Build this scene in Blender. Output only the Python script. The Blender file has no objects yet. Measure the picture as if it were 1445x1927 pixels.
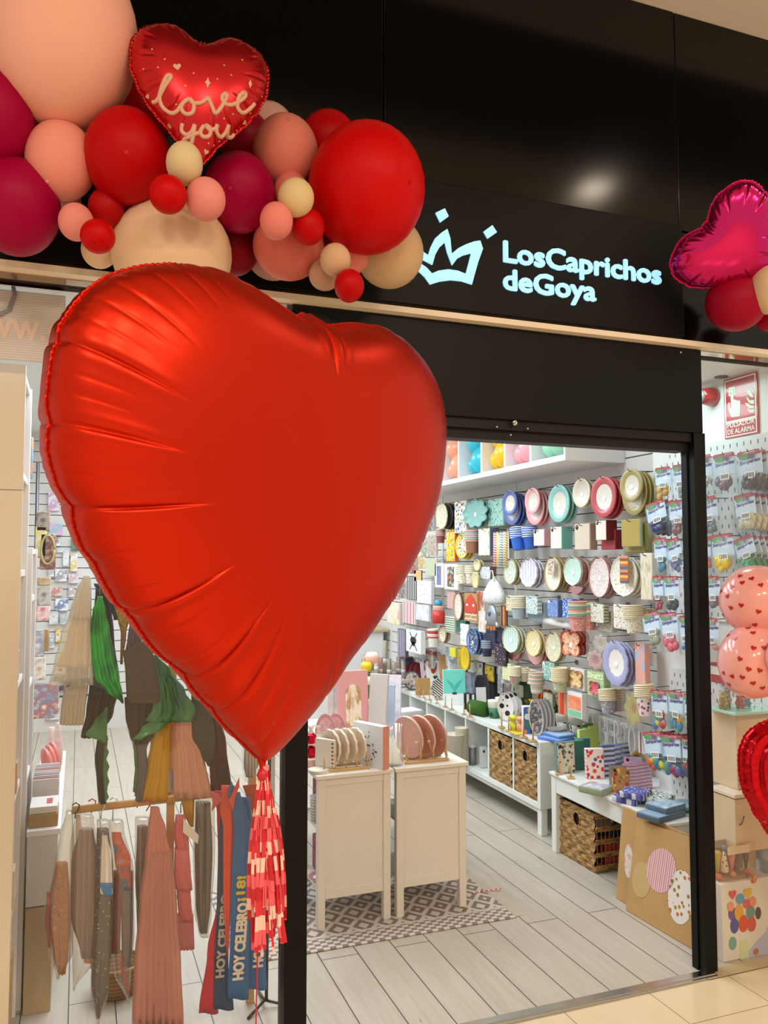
import bpy, bmesh, math, random
import numpy as np
from mathutils import Vector, Matrix, geometry
random.seed(7)
R = math.radians
scene = bpy.context.scene
COL = scene.collection
# ---------------------------------------------------------------- camera
CAM_F, CAM_YAW, CAM_PITCH, CAM_H = 1531.62, R(20.507), R(3.497), 1.55
cam_data = bpy.data.cameras.new('camera'); cam = bpy.data.objects.new('camera', cam_data); COL.objects.link(cam)
cam_data.sensor_fit = 'HORIZONTAL'; cam_data.sensor_width = 36.0; cam_data.lens = 36.0 * CAM_F / 1445.0
cam_data.clip_start = 0.05; cam_data.clip_end = 60
cam.location = (0, 0, CAM_H); cam.rotation_euler = (math.pi/2 + CAM_PITCH, 0, -CAM_YAW)
scene.camera = cam
# ---------------------------------------------------------------- world, lights, exposure
scene.view_settings.view_transform = 'Standard'; scene.view_settings.look = 'None'
scene.view_settings.gamma = 1.0; scene.view_settings.use_curve_mapping = False
scene.view_settings.exposure = 0.0
try:
    scene.cycles.max_bounces = 8; scene.cycles.transparent_max_bounces = 16
    scene.cycles.sample_clamp_indirect = 4.0
except Exception: pass
world = bpy.data.worlds.new('world'); scene.world = world; world.use_nodes = True
bg = world.node_tree.nodes['Background']; bg.inputs[0].default_value = (1.0, 0.82, 0.63, 1); bg.inputs[1].default_value = 0.80
def area(name, loc, sx, sy, power, col, rot=(0, 0, 0)):
    l = bpy.data.lights.new(name, 'AREA'); l.shape = 'RECTANGLE'; l.size = sx; l.size_y = sy; l.energy = power; l.color = col
    o = bpy.data.objects.new(name, l); COL.objects.link(o); o.location = loc; o.rotation_euler = rot
    return o
WARM = (1.0, 0.82, 0.62); COOL = (0.86, 0.96, 1.04)
area('mall_lamp', (2.77, 1.17, 3.72), 0.15, 0.15, 4, WARM)
for lx in (-1.2, 0.6, 2.4): area('mall_lamp', (lx, -1.9, 3.72), 0.8, 0.6, 84, WARM)
for lx, ly, lp in ((1.25, 3.7, 28), (1.25, 4.8, 26), (1.25, 6.2, 27), (1.3, 7.4, 22), (0.2, 4.6, 20), (0.2, 6.6, 22)):
    area('shop_lamp', (lx, ly, 2.70), 1.3, 0.5, lp, COOL)
area('window_lamp', (0.2, 3.0, 2.34), 0.8, 0.12, 5, COOL)
area('window_lamp', (2.55, 2.95, 2.36), 0.2, 0.3, 2.2, (0.66, 1.0, 1.0))
# ---------------------------------------------------------------- pixel-ray helper used to survey the place (real planes)
_f = Vector((math.sin(CAM_YAW)*math.cos(CAM_PITCH), math.cos(CAM_YAW)*math.cos(CAM_PITCH), math.sin(CAM_PITCH)))
_r = Vector((math.cos(CAM_YAW), -math.sin(CAM_YAW), 0)); _u = _r.cross(_f)
EYE = Vector((0, 0, CAM_H))
def at(u, v, ax, val):
    d = _f + _r*((u-722.5)/CAM_F) - _u*((v-963.5)/CAM_F)
    return EYE + d*((val-EYE[ax])/d[ax])
def atX(u, v, x): return at(u, v, 0, x)
def atY(u, v, y): return at(u, v, 1, y)
def atZ(u, v, z): return at(u, v, 2, z)
def mpp(p): return (Vector(p)-EYE).dot(_f)/CAM_F     # metres per pixel at a point
# ---------------------------------------------------------------- materials
def lin(h):
    if not isinstance(h, str): return tuple(h)
    h = h.lstrip('#'); o = []
    for i in (0, 2, 4):
        c = int(h[i:i+2], 16)/255.0
        o.append(c/12.92 if c <= 0.04045 else ((c+0.055)/1.055)**2.4)
    return tuple(o)
_mats = {}
def new_mat(key):
    m = bpy.data.materials.new(key); m.use_nodes = True
    nt = m.node_tree; b = nt.nodes['Principled BSDF']
    return m, nt, b
def mat(h, rough=0.5, metal=0.0, spec=0.5, emit=0.0, coat=0.0, sss=0.0):
    k = ('m', h, rough, metal, spec, emit, coat, sss)
    if k in _mats: return _mats[k]
    m, nt, b = new_mat('paint_%d' % len(_mats)); c = lin(h) + (1,)
    b.inputs['Base Color'].default_value = c; b.inputs['Roughness'].default_value = rough
    b.inputs['Metallic'].default_value = metal; b.inputs['Specular IOR Level'].default_value = spec
    b.inputs['Coat Weight'].default_value = coat
    if sss: b.inputs['Subsurface Weight'].default_value = sss; b.inputs['Subsurface Radius'].default_value = (.05, .02, .02)
    if emit: b.inputs['Emission Color'].default_value = c; b.inputs['Emission Strength'].default_value = emit
    m.diffuse_color = c; _mats[k] = m; return m
def _coord(nt, scale):
    tc = nt.nodes.new('ShaderNodeTexCoord'); mp = nt.nodes.new('ShaderNodeMapping')
    mp.inputs['Scale'].default_value = scale if not isinstance(scale, (int, float)) else (scale,)*3
    nt.links.new(tc.outputs['Object'], mp.inputs[0]); return mp.outputs[0]
def ramp(nt, cols, interp='CONSTANT'):
    r = nt.nodes.new('ShaderNodeValToRGB'); r.color_ramp.interpolation = interp
    n = len(cols)
    while len(r.color_ramp.elements) < n: r.color_ramp.elements.new(0.5)
    for i, c in enumerate(cols):
        e = r.color_ramp.elements[i]
        e.position = i/n if interp == 'CONSTANT' else i/max(1, n-1); e.color = lin(c) + (1,)
    return r
def mixc(nt, fac, a, b):
    x = nt.nodes.new('ShaderNodeMix'); x.data_type = 'RGBA'
    if hasattr(fac, 'is_linked'): nt.links.new(fac, x.inputs[0])
    else: x.inputs[0].default_value = fac
    for s, v in ((6, a), (7, b)):
        if hasattr(v, 'is_linked'): nt.links.new(v, x.inputs[s])
        else: x.inputs[s].default_value = lin(v) + (1,)
    return x.outputs[2]
def math_(nt, op, a, b=0.0):
    n = nt.nodes.new('ShaderNodeMath'); n.operation = op
    for i, v in enumerate((a, b)):
        if hasattr(v, 'is_linked'): nt.links.new(v, n.inputs[i])
        else: n.inputs[i].default_value = v
    return n.outputs[0]
def dots(base, cols, scale=60, size=0.35, rough=0.5):
    k = ('d', base, tuple(cols), scale, size, rough)
    if k in _mats: return _mats[k]
    m, nt, b = new_mat('print_%d' % len(_mats))
    v = nt.nodes.new('ShaderNodeTexVoronoi'); v.inputs['Scale'].default_value = 1.0
    nt.links.new(_coord(nt, scale), v.inputs['Vector'])
    sp = nt.nodes.new('ShaderNodeSeparateColor'); nt.links.new(v.outputs['Color'], sp.inputs[0])
    r = ramp(nt, cols); nt.links.new(sp.outputs[0], r.inputs[0])
    f = math_(nt, 'LESS_THAN', v.outputs['Distance'], size)
    nt.links.new(mixc(nt, f, base, r.outputs[0]), b.inputs['Base Color']); b.inputs['Roughness'].default_value = rough
    _mats[k] = m; return m
def stripes(cols, scale=40, axis=2, rough=0.5, rot=0.0):
    k = ('s', tuple(cols), scale, axis, rough, rot)
    if k in _mats: return _mats[k]
    m, nt, b = new_mat('stripe_%d' % len(_mats))
    c = _coord(nt, scale)
    sx = nt.nodes.new('ShaderNodeSeparateXYZ'); nt.links.new(c, sx.inputs[0])
    val = sx.outputs[axis]
    if rot: val = math_(nt, 'ADD', val, math_(nt, 'MULTIPLY', sx.outputs[(axis+1) % 3], rot))
    f = math_(nt, 'FRACT', val); r = ramp(nt, cols); nt.links.new(f, r.inputs[0])
    nt.links.new(r.outputs[0], b.inputs['Base Color']); b.inputs['Roughness'].default_value = rough
    _mats[k] = m; return m
def checks(c1, c2, scale=40, rough=0.6):
    k = ('c', c1, c2, scale, rough)
    if k in _mats: return _mats[k]
    m, nt, b = new_mat('check_%d' % len(_mats))
    t = nt.nodes.new('ShaderNodeTexChecker'); t.inputs['Scale'].default_value = 1.0
    t.inputs[1].default_value = lin(c1)+(1,); t.inputs[2].default_value = lin(c2)+(1,)
    nt.links.new(_coord(nt, scale), t.inputs[0]); nt.links.new(t.outputs[0], b.inputs['Base Color'])
    b.inputs['Roughness'].default_value = rough
    _mats[k] = m; return m
def marble(cols, scale=12, rough=0.5, metal=0.0, stretch=(1, 1, 1), detail=4, bump=0.0, alpha=1.0):
    k = ('n', tuple(cols), scale, rough, metal, stretch, detail, bump, alpha)
    if k in _mats: return _mats[k]
    m, nt, b = new_mat('blend_%d' % len(_mats))
    n = nt.nodes.new('ShaderNodeTexNoise'); n.inputs['Scale'].default_value = 1.0; n.inputs['Detail'].default_value = detail
    nt.links.new(_coord(nt, tuple(scale*s for s in stretch)), n.inputs['Vector'])
    f = nt.nodes.new('ShaderNodeMapRange'); f.inputs[1].default_value = 0.3; f.inputs[2].default_value = 0.7
    nt.links.new(n.outputs[0], f.inputs[0])
    r = ramp(nt, cols, 'LINEAR'); nt.links.new(f.outputs[0], r.inputs[0])
    nt.links.new(r.outputs[0], b.inputs['Base Color']); b.inputs['Roughness'].default_value = rough; b.inputs['Metallic'].default_value = metal
    if alpha < 1: b.inputs['Alpha'].default_value = alpha
    if bump:
        bp = nt.nodes.new('ShaderNodeBump'); bp.inputs['Strength'].default_value = bump; bp.inputs['Distance'].default_value = 0.01
        nt.links.new(n.outputs[0], bp.inputs['Height']); nt.links.new(bp.outputs[0], b.inputs['Normal'])
    _mats[k] = m; return m
def clear(tint='ffffff', gloss=0.12, rough=0.05, milky=0.0, fres=0.6):
    """thin transparent film: see-through, with a Fresnel gloss and an optional milky share"""
    k = ('t', tint, gloss, rough, milky, fres)
    if k in _mats: return _mats[k]
    m = bpy.data.materials.new('film_%d' % len(_mats)); m.use_nodes = True; nt = m.node_tree; nt.nodes.clear()
    out = nt.nodes.new('ShaderNodeOutputMaterial'); tr = nt.nodes.new('ShaderNodeBsdfTransparent'); gl = nt.nodes.new('ShaderNodeBsdfGlossy')
    tr.inputs[0].default_value = lin(tint)+(1,); gl.inputs['Roughness'].default_value = rough
    mx = nt.nodes.new('ShaderNodeMixShader'); lw = nt.nodes.new('ShaderNodeLayerWeight'); lw.inputs[0].default_value = .5
    nt.links.new(math_(nt, 'ADD', math_(nt, 'MULTIPLY', math_(nt, 'POWER', lw.outputs['Facing'], 4.0), fres), gloss), mx.inputs[0])
    src = tr.outputs[0]
    if milky:
        df = nt.nodes.new('ShaderNodeBsdfDiffuse'); df.inputs[0].default_value = lin(tint)+(1,)
        m2 = nt.nodes.new('ShaderNodeMixShader'); m2.inputs[0].default_value = milky
        nt.links.new(tr.outputs[0], m2.inputs[1]); nt.links.new(df.outputs[0], m2.inputs[2]); src = m2.outputs[0]
    nt.links.new(src, mx.inputs[1]); nt.links.new(gl.outputs[0], mx.inputs[2]); nt.links.new(mx.outputs[0], out.inputs[0])
    _mats[k] = m; return m
# ---------------------------------------------------------------- mesh builder
class MB:
    def __init__(s): s.v = []; s.f = []; s.m = []; s.s = []
    def add(s, vs, fs, m=0, smooth=False):
        o = len(s.v); s.v += [tuple(p) for p in vs]
        for i, f in enumerate(fs):
            s.f.append([q+o for q in f]); s.m.append(m if isinstance(m, int) else m[i]); s.s.append(smooth)
        return s
    def box(s, a, b, m=0):
        x0, y0, z0 = [min(p, q) for p, q in zip(a, b)]; x1, y1, z1 = [max(p, q) for p, q in zip(a, b)]
        return s.add([(x0,y0,z0),(x1,y0,z0),(x1,y1,z0),(x0,y1,z0),(x0,y0,z1),(x1,y0,z1),(x1,y1,z1),(x0,y1,z1)],
                     [(0,3,2,1),(4,5,6,7),(0,1,5,4),(1,2,6,5),(2,3,7,6),(3,0,4,7)], m)
    def rbox(s, a, b, r=0.006, m=0, seg=2):
        bm = bmesh.new(); bmesh.ops.create_cube(bm, size=1)
        c = [(p+q)/2 for p, q in zip(a, b)]; d = [abs(p-q) for p, q in zip(a, b)]
        for v in bm.verts: v.co = Vector([v.co[i]*d[i]+c[i] for i in range(3)])
        bmesh.ops.bevel(bm, geom=bm.edges[:], offset=min(r, min(d)*.45), segments=seg, affect='EDGES', profile=.5)
        bm.verts.index_update()
        n0 = len(s.f); s.add([v.co[:] for v in bm.verts], [[v.index for v in f.verts] for f in bm.faces], m, True)
        for i, f in enumerate(bm.faces): s.s[n0+i] = max(abs(q) for q in f.normal) < .999
        bm.free(); return s
    def lathe(s, prof, n=24, M=None, m=0, smooth=True, sx=1.0, sy=1.0):
        vs = []; fs = []; ms = []; k = len(prof)
        for r, z in prof:
            for j in range(n):
                a = 2*math.pi*j/n; vs.append(Vector((r*math.cos(a)*sx, r*math.sin(a)*sy, z)))
        for i in range(k-1):
            for j in range(n):
                fs.append((i*n+j, i*n+(j+1) % n, (i+1)*n+(j+1) % n, (i+1)*n+j)); ms.append(m if isinstance(m, int) else m[i])
        if prof[0][0] > 1e-6: fs.append(tuple(range(n))[::-1]); ms.append(m if isinstance(m, int) else m[0])
        if prof[-1][0] > 1e-6: fs.append(tuple((k-1)*n+j for j in range(n))); ms.append(m if isinstance(m, int) else m[-1])
        if M is not None: vs = [M @ p for p in vs]
        return s.add(vs, fs, ms, smooth)
    def tube(s, pts, r, n=8, m=0):
        pts = [Vector(p) for p in pts]; vs = []; fs = []; ref = None
        for i, p in enumerate(pts):
            t = (pts[min(i+1, len(pts)-1)] - pts[max(i-1, 0)]).normalized()
            if ref is None: ref = t.orthogonal().normalized()
            ref = (ref - t*ref.dot(t)).normalized(); bi = t.cross(ref)
            rr = r[i] if isinstance(r, (list, tuple)) else r
            for j in range(n):
                a = 2*math.pi*j/n; vs.append(p + (ref*math.cos(a)+bi*math.sin(a))*rr)
        for i in range(len(pts)-1):
            for j in range(n): fs.append((i*n+j, i*n+(j+1) % n, (i+1)*n+(j+1) % n, (i+1)*n+j))
        fs.append(tuple(range(n))[::-1]); fs.append(tuple((len(pts)-1)*n+j for j in range(n)))
        return s.add(vs, fs, m, True)
    def poly(s, loops, M, h=0.002, m=0):
        """flat shape (outer loop + holes) in a frame, extruded from z=0 to z=h"""
        L = [[Vector((x, y, 0)) for x, y in lp] for lp in loops]
        tri = geometry.tessellate_polygon(L); flat = [p for lp in L for p in lp]; n = len(flat)
        vs = [M @ p for p in flat] + [M @ (p+Vector((0, 0, h))) for p in flat]; fs = []
        for t in tri:
            a, b, c = t
            if (flat[b]-flat[a]).cross(flat[c]-flat[a]).z < 0: a, b, c = a, c, b
            fs += [(a+n, b+n, c+n), (c, b, a)]
        o = 0
        for lp in L:
            k = len(lp)
            for i in range(k):
                i0, i1 = o+i, o+(i+1) % k; fs.append((i0, i1, i1+n, i0+n))
            o += k
        return s.add(vs, fs, m)
    def mesh(s, name, mats, org, M=None):
        me = bpy.data.meshes.new(name); o = Vector(org)
        me.from_pydata([Vector(p)-o for p in s.v], [], s.f); me.update()
        for q in mats: me.materials.append(q)
        for i, p in enumerate(me.polygons): p.material_index = min(s.m[i], max(0, len(mats)-1)); p.use_smooth = s.s[i]
        return me
def frame(o, ex=(1, 0, 0), ey=(0, 0, 1)):
    ex = Vector(ex).normalized(); ey = Vector(ey); ez = ex.cross(ey).normalized(); ey = ez.cross(ex)
    M = Matrix((ex, ey, ez)).transposed().to_4x4(); M.translation = Vector(o); return M
FX = ((0, -1, 0), (0, 0, 1))     # facing -X (the right-hand wall)
FY = ((1, 0, 0), (0, 0, 1))      # facing -Y (the street front)
NAMES = []
def tag(o, label, cat, group=None):
    o['label'] = label; o['category'] = cat
    if group: o['group'] = group
    return o
def lst(m): return m if isinstance(m, (list, tuple)) else [m]
def T(name, label, cat, parts, group=None):
    """one thing. parts: a mesh builder pair (mb, mats) for a single mesh, or a list of (part_name, mb, mats[, subparts[, label]])"""
    allv = parts[0].v if isinstance(parts, tuple) else [p for q in parts for p in q[1].v]
    a = np.array(allv); lo, hi = a.min(0), a.max(0); org = Vector(((lo[0]+hi[0])/2, (lo[1]+hi[1])/2, lo[2]))
    if isinstance(parts, tuple):
        o = bpy.data.objects.new(name, parts[0].mesh(name, lst(parts[1]), org)); COL.objects.link(o); o.location = org
        return tag(o, label, cat, group)
    root = bpy.data.objects.new(name, None); root.empty_display_size = .03; COL.objects.link(root); root.location = org
    tag(root, label, cat, group)
    def sub(plist, par):
        for q in plist:
            c = bpy.data.objects.new(q[0], q[1].mesh(q[0], lst(q[2]), org)); COL.objects.link(c); c.parent = par
            if len(q) > 4 and q[4]: c['label'] = q[4]
            if len(q) > 3 and q[3]: sub(q[3], c)
    sub(parts, root); return root
def struct(name, mb, mats, group=None):
    a = np.array(mb.v); lo, hi = a.min(0), a.max(0); org = Vector(((lo[0]+hi[0])/2, (lo[1]+hi[1])/2, lo[2]))
    o = bpy.data.objects.new(name, mb.mesh(name, lst(mats), org)); COL.objects.link(o); o.location = org; o['kind'] = 'structure'
    return o
def clone(root, dl, label, group=None):
    r = root.copy(); COL.objects.link(r); r.location = root.location + Vector(dl); r['label'] = label
    if group: r['group'] = group
    for ch in list(root.children):
        c = ch.copy(); COL.objects.link(c); c.parent = r
        for g in ch.children:
            d = g.copy(); COL.objects.link(d); d.parent = c
    return r
_txt = {}
def text_raw(body, bold=0.0):
    k = (body, bold)
    if k in _txt: return _txt[k]
    cu = bpy.data.curves.new('lettering', 'FONT'); cu.body = body; cu.offset = bold; cu.resolution_u = 3; cu.fill_mode = 'FRONT'
    ob = bpy.data.objects.new('lettering', cu); COL.objects.link(ob)
    dg = bpy.context.evaluated_depsgraph_get(); dg.update()
    me = bpy.data.meshes.new_from_object(ob.evaluated_get(dg))
    vs = [v.co.copy() for v in me.vertices]; fs = [list(p.vertices) for p in me.polygons]
    bpy.data.objects.remove(ob); bpy.data.curves.remove(cu); bpy.data.meshes.remove(me)
    _txt[k] = (vs, fs); return _txt[k]
def text(mb, body, M, w=None, h=None, ext=0.001, bold=0.0, m=0, shear=0.0):
    """lettering fitted to the box w x h with its lower left corner at the frame's origin, extruded by ext"""
    vs, fs = text_raw(body, 0.0)
    if not vs: return mb
    x0 = min(p.x for p in vs); x1 = max(p.x for p in vs); y0 = min(p.y for p in vs); y1 = max(p.y for p in vs)
    sx = (w/(x1-x0)) if w else None; sy = (h/(y1-y0)) if h else None
    sx = sx or sy; sy = sy or sx; n = len(vs)
    D = bold*(h or (y1-y0)*sy); offs = [(0, 0)]+([(D*math.cos(q*math.pi/4), D*math.sin(q*math.pi/4)) for q in range(8)] if bold > 0 else [])
    for qi, (ox, oy) in enumerate(offs):
        e_ = ext+.00003*qi; P = [Vector(((p.x-x0)*sx+ox + shear*(p.y-y0)*sy, (p.y-y0)*sy+oy, 0)) for p in vs]
        V = [M @ p for p in P] + [M @ (p+Vector((0, 0, e_))) for p in P]
        F = [[i+n for i in f] for f in fs]; cnt = {}
        for f in fs:
            for i in range(len(f)): cnt[(f[i], f[(i+1) % len(f)])] = 1
        for (a, b) in list(cnt):
            if (b, a) not in cnt: F.append([a, b, b+n, a+n])
        mb.add(V, F, m)
    return mb
def card(u0, v0, u1, v1, X):
    """survey a box seen on a plane X = const facing -X: frame at its centre, width, height"""
    uc, vc = (u0+u1)/2, (v0+v1)/2
    ya, yb = atX(u0, vc, X).y, atX(u1, vc, X).y; za, zb = atX(uc, v1, X).z, atX(uc, v0, X).z
    return frame((X, (ya+yb)/2, (za+zb)/2), *FX), abs(ya-yb), abs(zb-za)
def cardY(u0, v0, u1, v1, Y):
    uc, vc = (u0+u1)/2, (v0+v1)/2
    xa, xb = atY(u0, vc, Y).x, atY(u1, vc, Y).x; za, zb = atY(uc, v1, Y).z, atY(uc, v0, Y).z
    return frame(((xa+xb)/2, Y, (za+zb)/2), *FY), abs(xa-xb), abs(zb-za)
def off(M, x=0, y=0, z=0): return M @ Matrix.Translation((x, y, z))
def lbox(mb, M, w, h, d, m=0, r=0.0, z=0.0):
    """box of w x h centred on the frame, from z-d to z (z towards the viewer)"""
    t = MB(); (t.rbox((-w/2, -h/2, z-d), (w/2, h/2, z), r) if r else t.box((-w/2, -h/2, z-d), (w/2, h/2, z)))
    n0 = len(mb.f); mb.add([M @ Vector(p) for p in t.v], t.f, m, bool(r)); mb.s[n0:] = t.s; return mb
# ================================================================ SETTING
FY0 = 2.54        # plane of the shop front
WX = 2.865        # right-hand slatted wall
def plank_mat():
    m, nt, b = new_mat('floor_planks'); tc = nt.nodes.new('ShaderNodeTexCoord'); sx = nt.nodes.new('ShaderNodeSeparateXYZ'); cb = nt.nodes.new('ShaderNodeCombineXYZ')
    geo = nt.nodes.new('ShaderNodeNewGeometry'); nt.links.new(geo.outputs['Position'], sx.inputs[0])
    nt.links.new(math_(nt, 'ADD', sx.outputs[1], 0.35), cb.inputs[0]); nt.links.new(math_(nt, 'ADD', sx.outputs[0], 10*0.153-1.07), cb.inputs[1])
    br = nt.nodes.new('ShaderNodeTexBrick'); br.offset = 0.37; br.offset_frequency = 2
    for k, v in (('Scale', 1.0), ('Mortar Size', 0.0022), ('Mortar Smooth', 0.15), ('Bias', 0.0), ('Brick Width', 1.75), ('Row Height', 0.153)): br.inputs[k].default_value = v
    br.inputs['Color1'].default_value = (0, 0, 0, 1); br.inputs['Color2'].default_value = (1, 1, 1, 1); br.inputs['Mortar'].default_value = (.5, .5, .5, 1)
    nt.links.new(cb.outputs[0], br.inputs['Vector'])
    n = nt.nodes.new('ShaderNodeTexNoise'); n.inputs['Scale'].default_value = 1; n.inputs['Detail'].default_value = 6; n.inputs['Distortion'].default_value = 1.2
    mp = nt.nodes.new('ShaderNodeMapping'); mp.inputs['Scale'].default_value = (38, 3.0, 1); nt.links.new(geo.outputs['Position'], mp.inputs[0])
    ad = nt.nodes.new('ShaderNodeVectorMath'); ad.operation = 'ADD'; nt.links.new(mp.outputs[0], ad.inputs[0])
    sc = nt.nodes.new('ShaderNodeVectorMath'); sc.operation = 'SCALE'; sc.inputs['Scale'].default_value = 13; nt.links.new(br.outputs['Color'], sc.inputs[0]); nt.links.new(sc.outputs[0], ad.inputs[1])
    nt.links.new(ad.outputs[0], n.inputs['Vector'])
    r = ramp(nt, ['8f8677', 'aca393', 'b9b0a2', 'a89f90'], 'LINEAR'); nt.links.new(n.outputs[0], r.inputs[0])
    tone = mixc(nt, math_(nt, 'MULTIPLY', br.outputs['Color'], 0.35), r.outputs[0], 'bdb6ab')
    # knots and scuffs
    n2 = nt.nodes.new('ShaderNodeTexNoise'); n2.inputs['Scale'].default_value = 1; mp2 = nt.nodes.new('ShaderNodeMapping'); mp2.inputs['Scale'].default_value = (22, 7, 1)
    nt.links.new(geo.outputs['Position'], mp2.inputs[0]); nt.links.new(mp2.outputs[0], n2.inputs['Vector'])
    k = math_(nt, 'GREATER_THAN', n2.outputs[0], 0.755)
    tone = mixc(nt, math_(nt, 'MULTIPLY', k, 0.6), tone, '6e665a')
    nt.links.new(mixc(nt, br.outputs['Fac'], tone, '3a342c'), b.inputs['Base Color']); b.inputs['Roughness'].default_value = 0.42; b.inputs['Specular IOR Level'].default_value = .35
    return m
def tile_mat():
    m, nt, b = new_mat('floor_tiles'); geo = nt.nodes.new('ShaderNodeNewGeometry'); mp = nt.nodes.new('ShaderNodeMapping')
    mp.inputs['Location'].default_value = (10*0.357-1.956, 12*0.357-2.292, 0); nt.links.new(geo.outputs['Position'], mp.inputs[0])
    br = nt.nodes.new('ShaderNodeTexBrick'); br.offset = 0.0
    for k, v in (('Scale', 1.0), ('Mortar Size', 0.002), ('Mortar Smooth', 0.2), ('Brick Width', 0.357), ('Row Height', 0.357)): br.inputs[k].default_value = v
    br.inputs['Color1'].default_value = (.0, .0, .0, 1); br.inputs['Color2'].default_value = (1, 1, 1, 1)
    nt.links.new(mp.outputs[0], br.inputs['Vector'])
    n = nt.nodes.new('ShaderNodeTexNoise'); n.inputs['Scale'].default_value = 3.0; n.inputs['Detail'].default_value = 3; nt.links.new(geo.outputs['Position'], n.inputs['Vector'])
    r = ramp(nt, ['cdb792', 'd8c4a2', 'dccba9'], 'LINEAR'); nt.links.new(n.outputs[0], r.inputs[0])
    nt.links.new(mixc(nt, br.outputs['Fac'], r.outputs[0], '8f7a5c'), b.inputs['Base Color']); b.inputs['Roughness'].default_value = 0.18
    return m
WHITE = mat('e8e6e2', .45); WHITE_WARM = mat('ded2bd', .5); BLACK = mat('0b0a0a', .32); BLACKM = mat('100e0d', .5, spec=.3); GLOSSBLACK = mat('070707', .12)
WOODL = mat('c9a46b', .5); METAL = mat('9b9b9e', .3, 1.0); DARKMETAL = mat('55565a', .35, .9); CHROME = mat('cfcac2', .18, 1.0)
struct('floor_shop', MB().box((-1.3, 2.56, -.06), (2.95, 8.3, 0)), plank_mat())
struct('floor', MB().box((-3, -5, -.06), (4.6, 2.50, 0)), tile_mat())
struct('trim_1', MB().box((.55, 2.50, -.06), (4.6, 2.56, .002)).box((.70, 2.505, .0), (2.27, 2.556, .007)).box((.70, 2.517, .006), (2.27, 2.545, .010)), [CHROME])
struct('trim_2', MB().box((-3, 2.50, -.06), (.70, 2.56, .004)).box((2.22, 2.50, .0), (4.6, 2.56, .004)), [mat('b7a37f', .4)])
# back and left walls of the shop
sl = MB().box((-1.3, 8.16, 0), (2.95, 8.3, 2.9), 0)
for i in range(25): sl.box((-1.28, 8.146, .32+i*.098), (2.9, 8.16, .32+i*.098+.090), 1)
sl.box((-1.28, 8.14, 0), (2.9, 8.16, .30), 1)
struct('wall_back', sl, [mat('55524e', .6), mat('d3d0cb', .5)])
struct('wall_left', MB().box((-1.4, 2.56, 0), (-1.3, 8.3, 2.9)), WHITE)
# right-hand slatted wall: white slats over dark grooves, flat panel joints
sl = MB().box((WX+.012, 3.3, 0), (WX+.1, 8.3, 2.9), 0)
for i in range(24): sl.box((WX, 3.3, .30+i*.0965), (WX+.012, 8.3, .30+i*.0965+.090), 1)
sl.box((WX, 3.3, 0), (WX+.012, 8.3, .294), 1)
for y in (5.02, 6.25, 7.45): sl.box((WX-.006, y-.018, .0), (WX+.001, y+.018, 2.2), 1)
struct('wall_right', sl, [mat('3d3a38', .6), mat('e6e3de', .5)])
struct('ceiling', MB().box((-1.4, 3.35, 2.75), (2.95, 8.3, 2.85)), WHITE)
struct('ceiling_window', MB().box((-1.4, 2.60, 2.385), (3.9, 3.35, 2.75)), mat('dfe2e0', .5))
# white pier with pegboard at the right end, seen through door and window
struct('wall_pier', MB().box((2.75, 2.62, 0), (3.9, 3.41, 2.385)), mat('e4e6e4', .5))
def pegboard(n, y0, y1, z0, z1):
    m = MB().box((2.732, y0, z0), (2.75, y1, z1), 0); k = 0
    z = z1-.03
    while z > z0+.02:
        y = y0+.02+(.02 if k % 2 else 0)
        while y < y1-.015: m.box((2.7315, y-.0025, z-.009), (2.7322, y+.0025, z+.009), 1); y += .04
        z -= .04; k += 1
    struct(n, m, [mat('dadcda', .5), mat('57524c', .6)])
pegboard('panel_pegboard_upper', 2.64, 3.30, 1.28, 2.10); pegboard('panel_pegboard_lower', 2.64, 3.30, .30, 1.03)
# ---------------------------------------------------------------- shop front
def panel(n, x0, x1, z0, z1, y, m, back=2.66):
    struct(n, MB().rbox((x0, y, z0), (x1, back, z1), .004), m)
FAS = mat('090808', .16, spec=.3); FASM = mat('090808', .45, spec=.2)
panel('fascia_panel_1', -3, .947, 2.86, 3.76, 2.54, FAS); panel('fascia_panel_2', .951, 2.195, 2.876, 3.76, 2.54, FAS); panel('fascia_panel_3', 2.199, 4.6, 2.86, 3.76, 2.542, FAS)
panel('fascia_panel_4', -3, 2.195, 2.425, 2.872, 2.52, FASM); panel('fascia_panel_5', 2.199, 4.6, 2.41, 2.856, 2.542, FAS)
struct('trim_3', MB().box((-3, 2.50, 2.388), (4.6, 2.545, 2.408)), mat('efe2cc', .5))
struct('trim_4', MB().box((-3, 2.545, 2.385), (4.6, 2.66, 2.425)), [mat('b99a78', .08, .9)])
struct('door_1_header', MB().rbox((.632, 2.535, 2.055), (2.288, 2.62, 2.386), .003), FASM)
struct('door_1_rail', MB().box((.69, 2.57, 1.985), (2.243, 2.64, 2.055)).box((.69, 2.55, 2.02), (2.243, 2.57, 2.055)), BLACKM)
struct('door_1_post_left', MB().rbox((.620, 2.535, .0), (.692, 2.62, 2.055), .003), FASM)
struct('door_1_post_right', MB().rbox((2.243, 2.535, 0), (2.298, 2.60, 2.055), .003).rbox((2.236, 2.572, .0), (2.244, 2.605, 2.055), .002), [FASM])
GLASS = clear('ffffff', .03, .0)
struct('window_1', MB().box((-3, 2.562, 0.004), (.62, 2.570, 2.388)), GLASS)
struct('window_2', MB().box((2.296, 2.562, 0.004), (4.6, 2.570, 2.388)), GLASS)
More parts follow.
